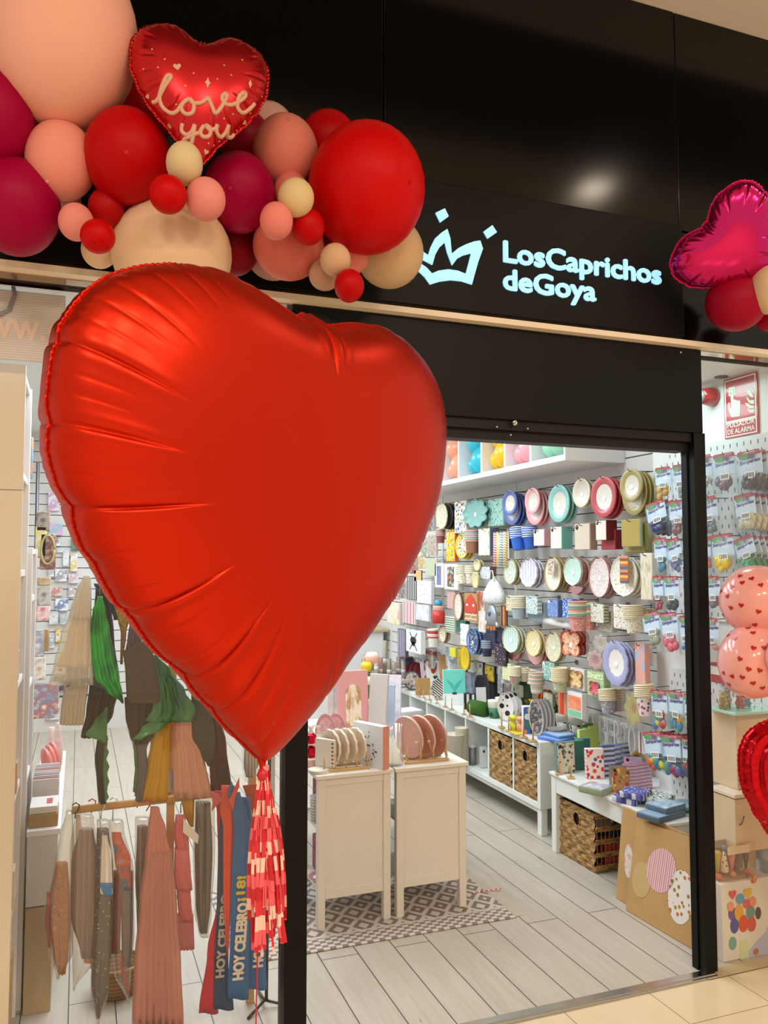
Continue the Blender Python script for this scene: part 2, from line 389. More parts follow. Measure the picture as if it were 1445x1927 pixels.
# lock and screws on the door header
T('door_lock', 'round brass lock cylinder set in the black header above the doorway', 'lock', [('cylinder', MB().lathe([(.0105,0),(.0105,.007),(.008,.010),(.003,.010),(.003,.008),(0,.008)], 20, frame(tuple(atY(967,796,2.535)), *FY)), CHROME),
   ('keyhole', MB().box((atY(967,796,2.52).x-.0008, 2.522, atY(967,796,2.52).z-.004), (atY(967,796,2.52).x+.0008, 2.5265, atY(967,796,2.52).z+.003)), BLACK)])
for (u, v, d) in ((935,803,'left of the lock'), (993,806,'right of the lock'), (961,818,'just under the lock'), (655,580,'at the left end of the header'), (1281,663,'at the right end of the header')):
    p = atY(u, v, 2.535); T('screw', 'small round screw head on the black door header, '+d, 'screw', (MB().lathe([(.0045,0),(.004,.002),(0,.003)], 12, frame(tuple(p), *FY)), CHROME))
# mall ceiling
struct('ceiling_mall', MB().box((-3, -5, 3.76), (4.6, 1.30, 3.9)).box((-3, 2.25, 3.76), (4.6, 2.66, 3.9)), mat('efe6d8', .6))
struct('ceiling_mall_recess', MB().box((-3, 1.30, 3.9), (4.6, 2.25, 4.0)), mat('0a0a0b', .6))
T('ceiling_downlight', 'round recessed mall ceiling downlight in front of the shop sign', 'ceiling light', [('rim', MB().lathe([(.115,3.735),(.125,3.735),(.125,3.76),(.115,3.76),(.115,3.735)], 28, Matrix.Translation((2.77,1.17,0))), WHITE)])
# ---------------------------------------------------------------- lit shop sign: crown and two lines of letters
LED = mat((.33, .66, .93), .5, emit=.92, spec=.1); RIM = mat((.75, .9, 1.0), .4, emit=1.6)
def s2(x, y): p = atY(700+x/1.9396, 300+y/1.9396, 2.52); return (p.x, p.z)
M0 = frame((0, 2.52, 0), *FY)
O = [(128,352),(150,352),(185,340),(203,352),(212,322),(228,290),(250,270),(272,256),(283,290),(288,346),(312,326),(340,312),(368,302),(392,298),(402,328),(385,375),(372,420),(362,458),(325,446),(285,442),(245,447),(210,458),(190,430),(160,402)]
I = [(158,372),(180,366),(218,386),(228,350),(242,325),(264,304),(272,340),(290,388),(308,364),(330,352),(360,344),(352,375),(340,420),(310,408),(275,403),(240,408),(216,418),(196,396),(178,384)]
crown = MB().poly([[s2(*p) for p in O], [s2(*p) for p in I][::-1]], M0, .007)
d1 = MB().poly([[s2(*p) for p in ((230,197),(263,181),(277,210),(247,232))]], M0, .007); d2 = MB().poly([[s2(*p) for p in ((405,265),(436,242),(453,268),(420,291))]], M0, .007)
T('crown_sign', 'illuminated pale blue crown outline with diamonds on the black fascia', 'sign', [('crown', crown, LED), ('diamond', d1, LED), ('diamond', d2, LED)])
def sign_line(body, x0, x1, z0, h):
    a = MB(); text(a, body, frame((x0, 2.52, z0), *FY), x1-x0, h, .007, .034)
    return a
l1 = sign_line('LosCaprichos', 1.399, 2.083, 2.597, .098); l2 = sign_line('deGoya', 1.397, 1.783, 2.497, .096)
T('shop_sign', 'illuminated pale blue shop name in two lines on the black fascia', 'sign', [('upper_lettering', l1, LED), ('lower_lettering', l2, LED)])
# ================================================================ BALLOONS
def latex(h): return mat(h, .42, spec=.12, coat=.0)
PINK, SALMON, RED, DRED, MAG, CREAM, PALE = 'f2b6a4', 'd9796c', 'b80408', '96040a', 'a0023a', 'ecccaa', 'c99a8e'
def balloon(u, v, rx, ry, Y, col, label, tip=None, group='balloons of the garland', lean=0.0, knot=None):
    c = atY(u, v, Y); k = mpp(c); a, b = rx*k, ry*k
    d = (EYE-c).normalized(); ex = Vector((0, 0, 1)).cross(d).normalized(); ey = d.cross(ex)
    ex, ey = ex*math.cos(lean)+ey*math.sin(lean), ey*math.cos(lean)-ex*math.sin(lean)
    M = Matrix((ex, ey, d)).transposed().to_4x4(); M.translation = c
    prof = []
    for i in range(15):
        t = math.pi*i/14; r = math.sin(t); z = -math.cos(t)
        if z < 0: r *= 1-.10*z*z*(1 if z > -.98 else 0); z *= 1.12
        prof.append((max(r, 0 if 0 < i < 14 else 0), z))
    prof[0] = (0, prof[0][1]); prof[-1] = (0, prof[-1][1])
    S = Matrix.Diagonal((a, b, (a+b)/2*.92, 1)); mb = MB().lathe(prof, 32, M @ S)
    parts = [('skin', mb, latex(col))]
    nz = -1.12*(a+b)/2*.92
    parts.append(('knot', MB().lathe([(.0, nz-.016), (.010, nz-.015), (.004, nz-.007), (.006, nz+.004), (.012, nz+.012)], 10, M), latex(col)))
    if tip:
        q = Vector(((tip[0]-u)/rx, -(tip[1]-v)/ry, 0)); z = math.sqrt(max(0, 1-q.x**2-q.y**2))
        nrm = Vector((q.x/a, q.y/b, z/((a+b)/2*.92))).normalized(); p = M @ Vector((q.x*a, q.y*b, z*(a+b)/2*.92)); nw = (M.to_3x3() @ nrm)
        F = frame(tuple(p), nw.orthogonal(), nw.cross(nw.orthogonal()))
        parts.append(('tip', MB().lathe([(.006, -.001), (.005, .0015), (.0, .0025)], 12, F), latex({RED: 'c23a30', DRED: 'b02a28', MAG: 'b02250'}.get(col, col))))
    return T('balloon', label, 'balloon', parts, group)
G = [
 # u, v, rx, ry, Y, colour, label, tip
 (85,215,60,62,2.43,DRED,'dark red balloon wedged behind the huge pink balloon'),
 (265,200,62,66,2.44,DRED,'dark red balloon mostly hidden behind the love you heart'),
 (225,388,52,50,2.42,DRED,'dark red balloon deep behind the pair of small red balloons'),
 (128,378,24,26,2.46,PALE,'dull pink balloon barely showing under the salmon balloon'),
 (115,70,140,168,2.16,PINK,'huge pale pink balloon at the top left corner of the garland'),
 (-20,222,82,98,2.22,MAG,'magenta balloon cut by the left edge, below the huge pink balloon'),
 (32,390,78,90,2.26,MAG,'magenta balloon lowest at the left edge of the garland'),
 (115,303,64,73,2.22,'eb9a8a','salmon pink balloon beside the big red balloon at left', (92,343)),
 (240,295,79,88,2.17,RED,'big red balloon left of the love you heart', (238,288)),
 (187,470,33,35,2.36,CREAM,'cream balloon peeping out under the small red balloon at lower left'),
 (200,392,33,37,2.22,'b00a0e','small red balloon tucked under the salmon pink balloon'),
 (143,418,32,35,2.18,'e9938a','small pink balloon at the lower left of its cluster of three'),
 (184,445,32,32,2.10,'c40406','small red balloon lowest of its cluster at left', (178,453)),
 (324,478,111,104,2.26,CREAM,'giant cream balloon just above the orange red foil heart'),
 (347,308,34,40,2.02,'ddcaa0','small cream balloon touching the point of the love you heart'),
 (316,366,35,36,2.00,'c60406','small red balloon below the small cream one near the heart point', (292,375)),
 (387,375,37,40,2.02,'eb938a','small pink balloon left of the magenta balloon'),
 (450,363,67,74,2.22,MAG,'magenta balloon in the middle of the garland', (433,357)),
 (462,265,48,55,2.40,'8a0420','dark crimson balloon hidden behind the right side of the love you heart'),
 (505,240,48,46,2.44,'d3a396','pale dusty pink balloon behind the right edge of the love you heart'),
 (537,286,61,68,2.22,'d87f70','rose balloon between the love you heart and the biggest red balloon', (543,232)),
 (618,268,55,58,2.40,RED,'red balloon highest behind the biggest red balloon'),
 (690,356,110,120,2.12,'c60608','biggest red balloon at the right end of the garland', (768,343)),
 (548,360,33,36,2.20,'d9776c','small rose balloon half hidden behind the small cream one'),
 (557,372,34,36,2.04,'ddc695','small cream balloon at the left edge of the biggest red balloon'),
 (520,416,31,35,2.05,'ea8a80','small pink balloon left of the small red balloon in the right cluster'),
 (580,427,31,34,2.08,'bc0408','small red balloon below the small cream one in the right cluster'),
 (620,448,38,40,2.34,'8a0410','dark red balloon glimpsed between the right clusters'),
 (543,462,67,65,2.24,'d87466','rose pink balloon below the right cluster', (558,512)),
 (440,464,48,55,2.36,'7f0416','dark crimson balloon right of the giant cream balloon'),
 (514,480,50,47,2.42,'b3837a','dull dusty pink balloon lowest behind the rose pink balloon'),
 (631,489,29,31,2.10,'d3ae8a','small beige balloon of the lowest right cluster, in front'),
 (611,517,30,30,2.19,'c49a80','small beige balloon behind and below the other beige one'),
 (662,486,31,30,2.22,'dc7c70','small pink balloon under the biggest red balloon'),
 (657,538,28,31,2.08,'bb070a','small red balloon lowest of the garland at right'),
 (733,476,64,66,2.32,'d0b18a','cream balloon next to the lit crown sign'),
 (1386,568,56,55,2.36,'a00a2c','crimson balloon under the magenta foil heart at right', None),
 (1446,545,35,46,2.26,'d9bd98','cream balloon cut by the right edge beside the magenta foil heart'),
 (1452,600,28,24,2.38,'a8052c','small crimson balloon at the right edge, lowest of its group'),
]
for g in G: balloon(*g[:7], tip=g[7] if len(g) > 7 else None, group='balloons of the right garland' if g[0] > 1300 else 'balloons of the left garland')
# ---------------------------------------------------------------- foil hearts
HALF = [[0.0, 0.912], [-0.035, 0.885], [-0.099, 0.904], [-0.178, 0.923], [-0.25, 0.926], [-0.315, 0.915], [-0.384, 0.889], [-0.435, 0.858], [-0.467, 0.823], [-0.499, 0.766], [-0.506, 0.723], [-0.509, 0.68], [-0.509, 0.642], [-0.504, 0.62], [-0.5, 0.566], [-0.481, 0.519], [-0.454, 0.483], [-0.442, 0.446], [-0.424, 0.413], [-0.405, 0.398], [-0.369, 0.343], [-0.355, 0.324], [-0.323, 0.301], [-0.295, 0.265], [-0.259, 0.231], [-0.218, 0.204], [-0.163, 0.144], [-0.135, 0.118], [-0.063, 0.052], [0.0, 0.0]]
RIGHT = [[0.0, 0.0], [0.055, 0.052], [0.119, 0.118], [0.144, 0.144], [0.192, 0.204], [0.228, 0.231], [0.26, 0.265], [0.284, 0.301], [0.312, 0.324], [0.324, 0.343], [0.356, 0.398], [0.373, 0.413], [0.389, 0.446], [0.4, 0.483], [0.424, 0.519], [0.44, 0.566], [0.444, 0.62], [0.448, 0.642], [0.448, 0.68], [0.446, 0.723], [0.44, 0.766], [0.411, 0.823], [0.383, 0.858], [0.338, 0.889], [0.277, 0.915], [0.22, 0.926], [0.157, 0.923], [0.087, 0.904], [0.031, 0.885]]
class Foil:
    """inflated two-sheet foil heart: outline, pressure profile from a Poisson solve, radial puckers along the seam"""
    def __init__(s, outline, thick, creases=(), nth=360, nr=34, cy=None, fine=.02, nfine=60, gran=90, smooth=6, sharp=.45, pw=.5, rib=0.0, nrib=5):
        o = np.array(outline, float); s.o = o
        lo, hi = o.min(0)-.03*np.ptp(o), o.max(0)+.03*np.ptp(o); dx = (hi-lo).max()/gran
        nx, ny = int((hi[0]-lo[0])/dx)+2, int((hi[1]-lo[1])/dx)+2
        X, Y = np.meshgrid(lo[0]+dx*np.arange(nx), lo[1]+dx*np.arange(ny)); ins = np.zeros(X.shape, bool); n = len(o)
        for i in range(n):
            (x1, y1), (x2, y2) = o[i], o[(i+1) % n]
            if y1 != y2: ins ^= ((y1 > Y) != (y2 > Y)) & (X < (x2-x1)*(Y-y1)/(y2-y1)+x1)
        h = np.zeros(X.shape)
        for _ in range(1400):
            h[1:-1, 1:-1] = .25*(h[2:, 1:-1]+h[:-2, 1:-1]+h[1:-1, 2:]+h[1:-1, :-2]+dx*dx); h[~ins] = 0
        s.phi, s.lo, s.dx = h/h.max(), lo, dx; s.T = thick
        c = np.array([0.0, cy if cy is not None else o[:, 1].max()*.60]); s.c = c
        # resample the outline by polar angle
        ang = np.arctan2(o[:, 1]-c[1], o[:, 0]-c[0]); rad = np.hypot(o[:, 0]-c[0], o[:, 1]-c[1]); k = np.argsort(ang); ang, rad = ang[k], rad[k]
        th = -math.pi+2*math.pi*np.arange(nth)/nth
        rr = np.interp(th, np.r_[ang-2*math.pi, ang, ang+2*math.pi], np.r_[rad, rad, rad])
        for _ in range(smooth): rr = .25*np.roll(rr, 1)+.5*rr+.25*np.roll(rr, -1)
        rr0 = rr.copy()
        ca = [(math.atan2(y-c[1], x-c[0]), a, l, w) for x, y, a, l, w in creases]
        for t0, a, l, w in ca:
            d = np.abs((th-t0+math.pi) % (2*math.pi)-math.pi); rr = rr-rr*.05*a*np.exp(-d/w)
        s.sharp = sharp; s.pw = pw; s.rib = rib; s.nrib = nrib; s.th, s.rr, s.ca, s.nth, s.nr, s.fine, s.nf = th, rr, ca, nth, nr, fine, nfine
    def height(s, x, y):
        gx, gy = (np.asarray(x)-s.lo[0])/s.dx, (np.asarray(y)-s.lo[1])/s.dx
        i = np.clip(gx.astype(int), 0, s.phi.shape[1]-2); j = np.clip(gy.astype(int), 0, s.phi.shape[0]-2); fx, fy = np.clip(gx-i, 0, 1), np.clip(gy-j, 0, 1)
        p = s.phi; q = (p[j, i]*(1-fx)+p[j, i+1]*fx)*(1-fy)+(p[j+1, i]*(1-fx)+p[j+1, i+1]*fx)*fy
        return s.T*np.maximum(q, 0)**s.pw
    def sheet(s, M, sign):
        t = np.linspace(0, 1, s.nr+1); t = 1-(1-t)**1.6; vs = []; fs = []
        rng = np.random.default_rng(3); ph = rng.uniform(0, 6.28, 4)
        wav = np.sin(s.th*s.nf+ph[0]+1.5*np.sin(s.th*7))*.6+np.sin(s.th*s.nf*1.63+ph[1])*.4
        rows = []
        for i, q in enumerate(t):
            if i == 0: continue
            x = s.c[0]+s.rr*q*np.cos(s.th); y = s.c[1]+s.rr*q*np.sin(s.th); h = s.height(x, y)
            if s.rib: h = h+s.rib*math.sin(2*math.pi*s.nrib*q)*min(1, (1-q)*8)*min(1, q*4)
            if i == s.nr: h = h*0
            f = np.ones(s.nth)
            for t0, a, l, w in s.ca:
                d = np.abs((s.th-t0+math.pi) % (2*math.pi)-math.pi); e = max(0, (q-(1-l))/l); e = e*e*(3-2*e)
                f = f-a*e*(np.exp(-d/(w*s.sharp))*.85-.18*np.exp(-((d-2.0*w)/(1.6*w))**2))
            e = max(0, (q-.80)/.2); f = f+s.fine*wav*e
            rows.append(np.c_[x, y, sign*h*np.maximum(f, .05)])
        vs = [(s.c[0], s.c[1], sign*float(s.height(np.array([s.c[0]]), np.array([s.c[1]]))[0]))]+[tuple(p) for r in rows for p in r]
        n = s.nth
        for j in range(n):
            a, b = 1+j, 1+(j+1) % n; fs.append((0, a, b) if sign > 0 else (0, b, a))
        for i in range(len(rows)-1):
            for j in range(n):
                a, b = 1+i*n+j, 1+i*n+(j+1) % n; fs.append((a, a+n, b+n, b) if sign > 0 else (a, b, b+n, a+n))
        return MB().add([M @ Vector(p) for p in vs], fs, 0, True)
    def seam(s, M, w):
        n = s.nth; vs = []; fs = []
        for j in range(n):
            e = s.rr[j]+w*(1+.25*math.sin(j*1.7)); c, d = math.cos(s.th[j]), math.sin(s.th[j]); z = .0016+.0012*math.sin(j*.9)
            for r, zz in ((s.rr[j]-.002, .0012), (e, z+.0006), (e, z-.0006), (s.rr[j]-.002, -.0012)): vs.append(M @ Vector((s.c[0]+r*c, s.c[1]+r*d, zz)))
        for j in range(n):
            k = (j+1) % n
            for q in range(4): fs.append((j*4+q, j*4+(q+1) % 4, k*4+(q+1) % 4, k*4+q))
        return MB().add(vs, fs, 0, True)
    def on(s, x, y, lift=.001): return Vector((x, y, float(s.height(np.array([x]), np.array([y]))[0])+lift))
# giant orange-red heart by the doorway
HO = Vector((0.3537, 1.6514, 1.1486)); HX = Vector((0.884, 0.4671, -0.018)); HN = Vector((0.4626, -0.8797, -0.1098)); HZ = Vector((0.0671, -0.0887, 0.9938))
MH = Matrix((HX, HZ, HN)).transposed().to_4x4(); MH.translation = HO
def on_heart(u, v):
    d = _f + _r*((u-722.5)/CAM_F) - _u*((v-963.5)/CAM_F); t = (HO-EYE).dot(HN)/d.dot(HN); q = EYE+d*t-HO; return q.dot(HX), q.dot(HZ)
CR = []
for u, v, a, l, w in ((75,790,.55,.36,.022),(108,955,.62,.42,.024),(230,1146,.66,.42,.022),(350,1258,.62,.45,.022),(402,1312,.5,.45,.03),(110,645,.5,.34,.020),(80,690,.22,.2,.016),(78,730,.22,.22,.016),(88,862,.28,.18,.015),(92,890,.32,.2,.016),(74,830,.2,.15,.014),
     (150,560,.3,.26,.018),(128,600,.25,.2,.016),(185,530,.35,.3,.020),(245,505,.22,.2,.02),(300,499,.22,.22,.02),(340,500,.16,.2,.02),(165,1040,.3,.2,.016),(205,1110,.25,.2,.015),(270,1190,.28,.25,.018),(320,1240,.25,.25,.018),(140,1010,.25,.2,.015),(430,1365,.3,.4,.03),(462,1400,.3,.4,.04)):
    x, y = on_heart(u, v); CR.append((x, y, a*(.42 if a > .4 else .19), l*1.1, w*.7))
CR += [(0.0, .90, .3, .4, .03), (.04, .89, .15, .3, .02), (.40, .45, .12, .2, .018), (.30, .31, .14, .2, .018), (.2, .22, .08, .25, .02), (.11, .12, .12, .35, .03), (.43, .78, .1, .2, .018)]
HEART = Foil(HALF+RIGHT[1:], .131, CR, 1080, 44, .55, .003, 70, 150, sharp=.25, pw=.42)
FOIL_OR = mat((.55, .017, .001), .34, .75, spec=.4)
T('heart_balloon', 'giant satin orange red foil heart balloon floating before the doorway', 'balloon', [('front_sheet', HEART.sheet(MH, 1), FOIL_OR), ('back_sheet', HEART.sheet(MH, -1), FOIL_OR), ('seam', HEART.seam(MH, .004), FOIL_OR),
   ('neck', MB().tube([MH @ Vector((0, .01, 0)), MH @ Vector((.004, -.012, 0)), MH @ Vector((.014, -.03, .004))], [.012, .006, .009], 8), FOIL_OR)])
tipw = MH @ Vector((0, -.012, 0))
# love you heart
LY = [(x, y) for x, y in HALF]; LY = LY+[(-x, y) for x, y in LY[::-1][1:-1]]
def squash(pts, w, h, notch=None):
    a = np.array(pts, float); a[:, 0] *= w/np.ptp(a[:, 0]); a[:, 1] = (a[:, 1]-a[:, 1].min())*h/np.ptp(a[:, 1]); return a
pc = atY(378, 178, 2.06); k = mpp(pc)
LYO = squash(LY, 250*k, 248*k)
# deepen the notch between the lobes
LYO[:, 1] -= np.where(np.abs(LYO[:, 0]) < .06, (.06-np.abs(LYO[:, 0]))*.42, 0)
fw = (EYE-pc); fw.z = 0; fw = Matrix.Rotation(R(4), 3, 'Z') @ fw.normalized()
ex = Vector((0, 0, 1)).cross(fw).normalized(); roll = R(2); ez = Vector((0, 0, 1)); ex, ez = ex*math.cos(roll)-ez*math.sin(roll), ez*math.cos(roll)+ex*math.sin(roll)
ML = Matrix((ex, ez, ex.cross(ez))).transposed().to_4x4(); ML.translation = atY(369, 302, 2.06)
H = LYO[:, 1].max(); Wd = LYO[:, 0].max()
rng = random.Random(5); cr = []
for (fx, fy) in [(-.05, .86), (.0, .85), (.05, .86), (.1, .9), (-.35, .99), (-.6, .97), (-.85, .86), (-.98, .7), (-.97, .55), (-.8, .42), (.35, .99), (.6, .97), (.85, .86), (.98, .7), (.97, .55), (.8, .42), (-.5, .25), (.5, .25), (-.3, .12), (.3, .12)]:
    cr.append((fx*Wd, fy*H, rng.uniform(.25, .5), rng.uniform(.25, .45), .03))
LOVE = Foil(LYO, .062, cr, 420, 30, None, .05, 55, 90, 3)
def stroke(F, M, pts, r, mb=None, n=6):
    mb = mb or MB(); P = [M @ F.on(x, y, r*.15) for x, y in pts]; return mb.tube(P, r, n)
def smooth_path(pts, n=7):
    out = []
    for i in range(len(pts)-1):
        p0, p1, p2, p3 = [np.array(pts[max(0, min(len(pts)-1, i+j))], float) for j in (-1, 0, 1, 2)]
        for q in range(n):
            t = q/n; out.append(tuple(.5*((2*p1)+(-p0+p2)*t+(2*p0-5*p1+4*p2-p3)*t*t+(-p0+3*p1-3*p2+p3)*t**3)))
    return out+[tuple(pts[-1])]
def lv(px, py):      # photo crop coordinate -> heart-local
    u, v = px/2.58, py/2.58; d = _f + _r*((u-722.5)/CAM_F) - _u*((v-963.5)/CAM_F); o = ML.translation; nrm = ML.col[2].to_3d()
    zz = .05
    for _ in range(5):
        oo = o+nrm*zz; t = (oo-EYE).dot(nrm)/d.dot(nrm); q = EYE+d*t-oo
        zz = float(LOVE.height(np.array([q.dot(ML.col[0].to_3d())]), np.array([q.dot(ML.col[1].to_3d())]))[0])
    return q.dot(ML.col[0].to_3d()), q.dot(ML.col[1].to_3d())
WORDS = [[(742,495),(765,485),(800,420),(830,375),(815,368),(795,400),(775,470),(790,520),(830,550),(860,540),(885,505),(905,490)],
 [(920,480),(890,500),(880,530),(905,555),(935,545),(940,505),(920,480),(935,500),(975,500),(1010,475)],
 [(1010,475),(1030,520),(1045,550),(1075,520),(1100,470),(1095,455),(1078,470),(1085,500),(1120,510),(1160,495)],
 [(1160,495),(1190,470),(1185,450),(1160,470),(1152,520),(1175,548),(1205,535),(1235,505)],
 [(885,600),(882,635),(905,655),(930,640),(945,605)], [(945,605),(935,670),(925,700),(900,700),(893,680),(920,665),(965,645)],
 [(990,610),(972,640),(985,665),(1015,660),(1020,625),(1000,610),(1015,630),(1045,625),(1055,605)], [(1055,605),(1050,640),(1070,665),(1095,640),(1110,605)], [(1110,605),(1105,645),(1120,665),(1135,655)]]
let = MB()
for wd in WORDS: stroke(LOVE, ML, smooth_path([lv(*p) for p in wd]), .0056, let)
orn = MB()
def tiny_heart(px, py, s, rot=0):
    x0, y0 = lv(px, py); lp = []
    for i in range(20):
        t = 2*math.pi*i/20; hx = 16*math.sin(t)**3/17; hy = (13*math.cos(t)-5*math.cos(2*t)-2*math.cos(3*t)-math.cos(4*t))/17
        lp.append((s*(hx*math.cos(rot)-hy*math.sin(rot)), s*(hx*math.sin(rot)+hy*math.cos(rot))))
    c = LOVE.on(x0, y0, .001); dx = (LOVE.on(x0+.005, y0)-LOVE.on(x0-.005, y0)).normalized(); dy = (LOVE.on(x0, y0+.005)-LOVE.on(x0, y0-.005)).normalized()
    m3 = ML.to_3x3(); orn.poly([lp], frame(tuple(ML @ c), m3 @ dx, m3 @ dy), .0008)
for a in ((860,325,.0105,.2),(717,466,.007,.2),(1188,592,.007,-.3),(1000,738,.008,0)): tiny_heart(*a)
def flat_shape(px, py, pts):
    x0, y0 = lv(px, py); c = LOVE.on(x0, y0, .001); dx = (LOVE.on(x0+.005, y0)-LOVE.on(x0-.005, y0)).normalized(); dy = (LOVE.on(x0, y0+.005)-LOVE.on(x0, y0-.005)).normalized(); m3 = ML.to_3x3()
    orn.poly([pts], frame(tuple(ML @ c), m3 @ dx, m3 @ dy), .0008)
flat_shape(1008, 403, [(0, .014), (.0035, .004), (.0075, 0), (.0035, -.004), (0, -.014), (-.0035, -.004), (-.0075, 0), (-.0035, .004)])
flat_shape(1214, 408, [(0, .011), (.005, 0), (0, -.011), (-.005, 0)])
for i in range(4):
    a = i*math.pi/4; flat_shape(824, 604, [(.007*math.cos(a+.1), .007*math.sin(a+.1)), (.007*math.cos(a-.1), .007*math.sin(a-.1)), (-.007*math.cos(a+.1), -.007*math.sin(a+.1)), (-.007*math.cos(a-.1), -.007*math.sin(a-.1))][::-1])
for p in ((738,241),(800,289),(767,329),(697,337),(900,418),(940,357),(1055,385),(1088,319),(1122,366),(1176,293),(1270,470),(1130,555),(1215,549),(730,518),(855,508),(1087,576),(1150,630),(1064,686),(1037,706),(1012,696)):
    flat_shape(p[0], p[1], [(.0022*math.cos(q*math.pi/4), .0022*math.sin(q*math.pi/4)) for q in range(8)])
FOIL_R = mat((.55, .012, .018), .26, .72, spec=.6); CRM = mat('dcae92', .5)
LS = LOVE.sheet(ML, 1); LS.add(orn.v, orn.f, 1)
T('love_heart_balloon', 'red foil heart balloon lettered love you in cream script', 'balloon', [('front_sheet', LS, [FOIL_R, CRM]), ('back_sheet', LOVE.sheet(ML, -1), FOIL_R), ('seam', LOVE.seam(ML, .007), FOIL_R), ('lettering', let, CRM)])
# magenta foil heart at the right
pm = atY(1338, 432, 2.30); k = mpp(pm)
MO = squash(LY, 205*k, 175*k); MO[:, 1] -= np.where(np.abs(MO[:, 0]) < .07, (.07-np.abs(MO[:, 0]))*.30, 0)
cr = []; Hm = MO[:, 1].max(); Wm = MO[:, 0].max()
for (fx, fy) in [(-.06, .86), (0, .84), (.06, .86), (-.35, .99), (-.6, .97), (-.9, .85), (-.98, .65), (-.85, .45), (-.6, .28), (.35, .99), (.6, .97), (.9, .85), (.98, .65), (.85, .45), (.6, .28), (-.3, .1), (.3, .1)]: cr.append((fx*Wm, fy*Hm, rng.uniform(.3, .55), rng.uniform(.3, .5), .035))
MAGH = Foil(MO, .075, cr, 360, 28, None, .05, 50, 80, 3)
fw = (EYE-pm); fw = (fw.normalized()+Vector((.25, 0, -.1))).normalized(); ex = Vector((0, 0, 1)).cross(fw).normalized(); ez = fw.cross(ex); a = R(52)
ex, ez = ex*math.cos(a)+ez*math.sin(a), ez*math.cos(a)-ex*math.sin(a)
MM = Matrix((ex, ez, ex.cross(ez))).transposed().to_4x4(); MM.translation = pm-ez*Hm*.82
FOIL_M = mat((.62, .015, .16), .16, .85, spec=.6)
T('magenta_heart_balloon', 'shiny magenta foil heart balloon lying on its side against the fascia', 'balloon', [('front_sheet', MAGH.sheet(MM, 1), FOIL_M), ('back_sheet', MAGH.sheet(MM, -1), FOIL_M), ('seam', MAGH.seam(MM, .007), FOIL_M)], 'balloons of the right garland')
# ---------------------------------------------------------------- balloons standing outside the right-hand window
def print_balloon(u, v, rx, ry, Y, label, lean, n):
    c = atY(u, v, Y); k = mpp(c); a, b = rx*k, ry*k; d = (EYE-c).normalized(); ex = Vector((0, 0, 1)).cross(d).normalized(); ey = d.cross(ex)
    ex, ey = ex*math.cos(lean)+ey*math.sin(lean), ey*math.cos(lean)-ex*math.sin(lean)
    M = Matrix((ex, ey, d)).transposed().to_4x4(); M.translation = c
    prof = [(0, -b*1.06)]+[(math.sin(math.pi*i/16)*a*(1-.06*max(0, math.cos(math.pi*i/16))), -math.cos(math.pi*i/16)*b*(1.04 if i < 8 else 1)) for i in range(1, 16)]+[(0, b)]
    My = M @ Matrix.Rotation(-math.pi/2, 4, 'X'); sk = MB().lathe(prof, 36, My)
    parts = [('skin', sk, [mat('f0a79f', .14, spec=.5), mat('b5101c', .3)]), ('knot', MB().lathe([(.0, -b*1.06-.02), (.010, -b*1.06-.018), (.004, -b*1.06-.008), (.006, -b*1.04)], 10, My), mat('e2877c', .3))]
    hp = MB(); r2 = random.Random(int(u)); cnt = 0; placed = []
    while cnt < n:
        z = r2.uniform(-.85, .85); t = r2.uniform(0, 2*math.pi); rr = math.sqrt(1-z*z)
        q = Vector((rr*math.cos(t), rr*math.sin(t), z))
        if any((q-w).length < .26 for w in placed):
            cnt += .02; continue
        placed.append(q); cnt += 1
        p = Vector((q.x*a*(1-.06*max(0, -q.z)) if q.z < 0 else q.x*a*(1-.0), q.y*a, q.z*b)); ii = math.acos(-q.z); ra = math.sin(ii)*a*(1-.06*max(0, math.cos(ii))); p = Vector((math.cos(t)*ra, math.sin(t)*ra, -math.cos(ii)*b*(1.04 if ii < math.pi/2 else 1)))
        nn = Vector((p.x/a**2, p.y/a**2, p.z/b**2)).normalized(); W = My @ (p+nn*.0004); nw = My.to_3x3() @ nn
        e1 = (Matrix.Rotation(r2.uniform(-.5, .5), 3, nw) @ Vector((0, 0, 1)).cross(nw)).normalized(); s = .0105
        lp = []
        for i in range(16):
            w = 2*math.pi*i/16; lp.append((s*16*math.sin(w)**3/17, s*(13*math.cos(w)-5*math.cos(2*w)-2*math.cos(3*w)-math.cos(4*w))/17))
        hp.poly([lp], frame(tuple(W), e1, nw.cross(e1)), .0008)
    sk.add(hp.v, hp.f, 1)
    T('balloon', label, 'balloon', parts, 'heart print balloons by the right window')
print_balloon(1425, 1131, 68, 67, 2.34, 'pink balloon with red heart print, upper of the pair at the right edge', R(12), 50)
print_balloon(1418, 1245, 70, 64, 2.31, 'pink balloon with red heart print, lower of the pair at the right edge', R(78), 50)
print_balloon(1494, 1240, 50, 50, 2.14, 'pink balloon with red heart print poking in at the right edge', R(20), 30)
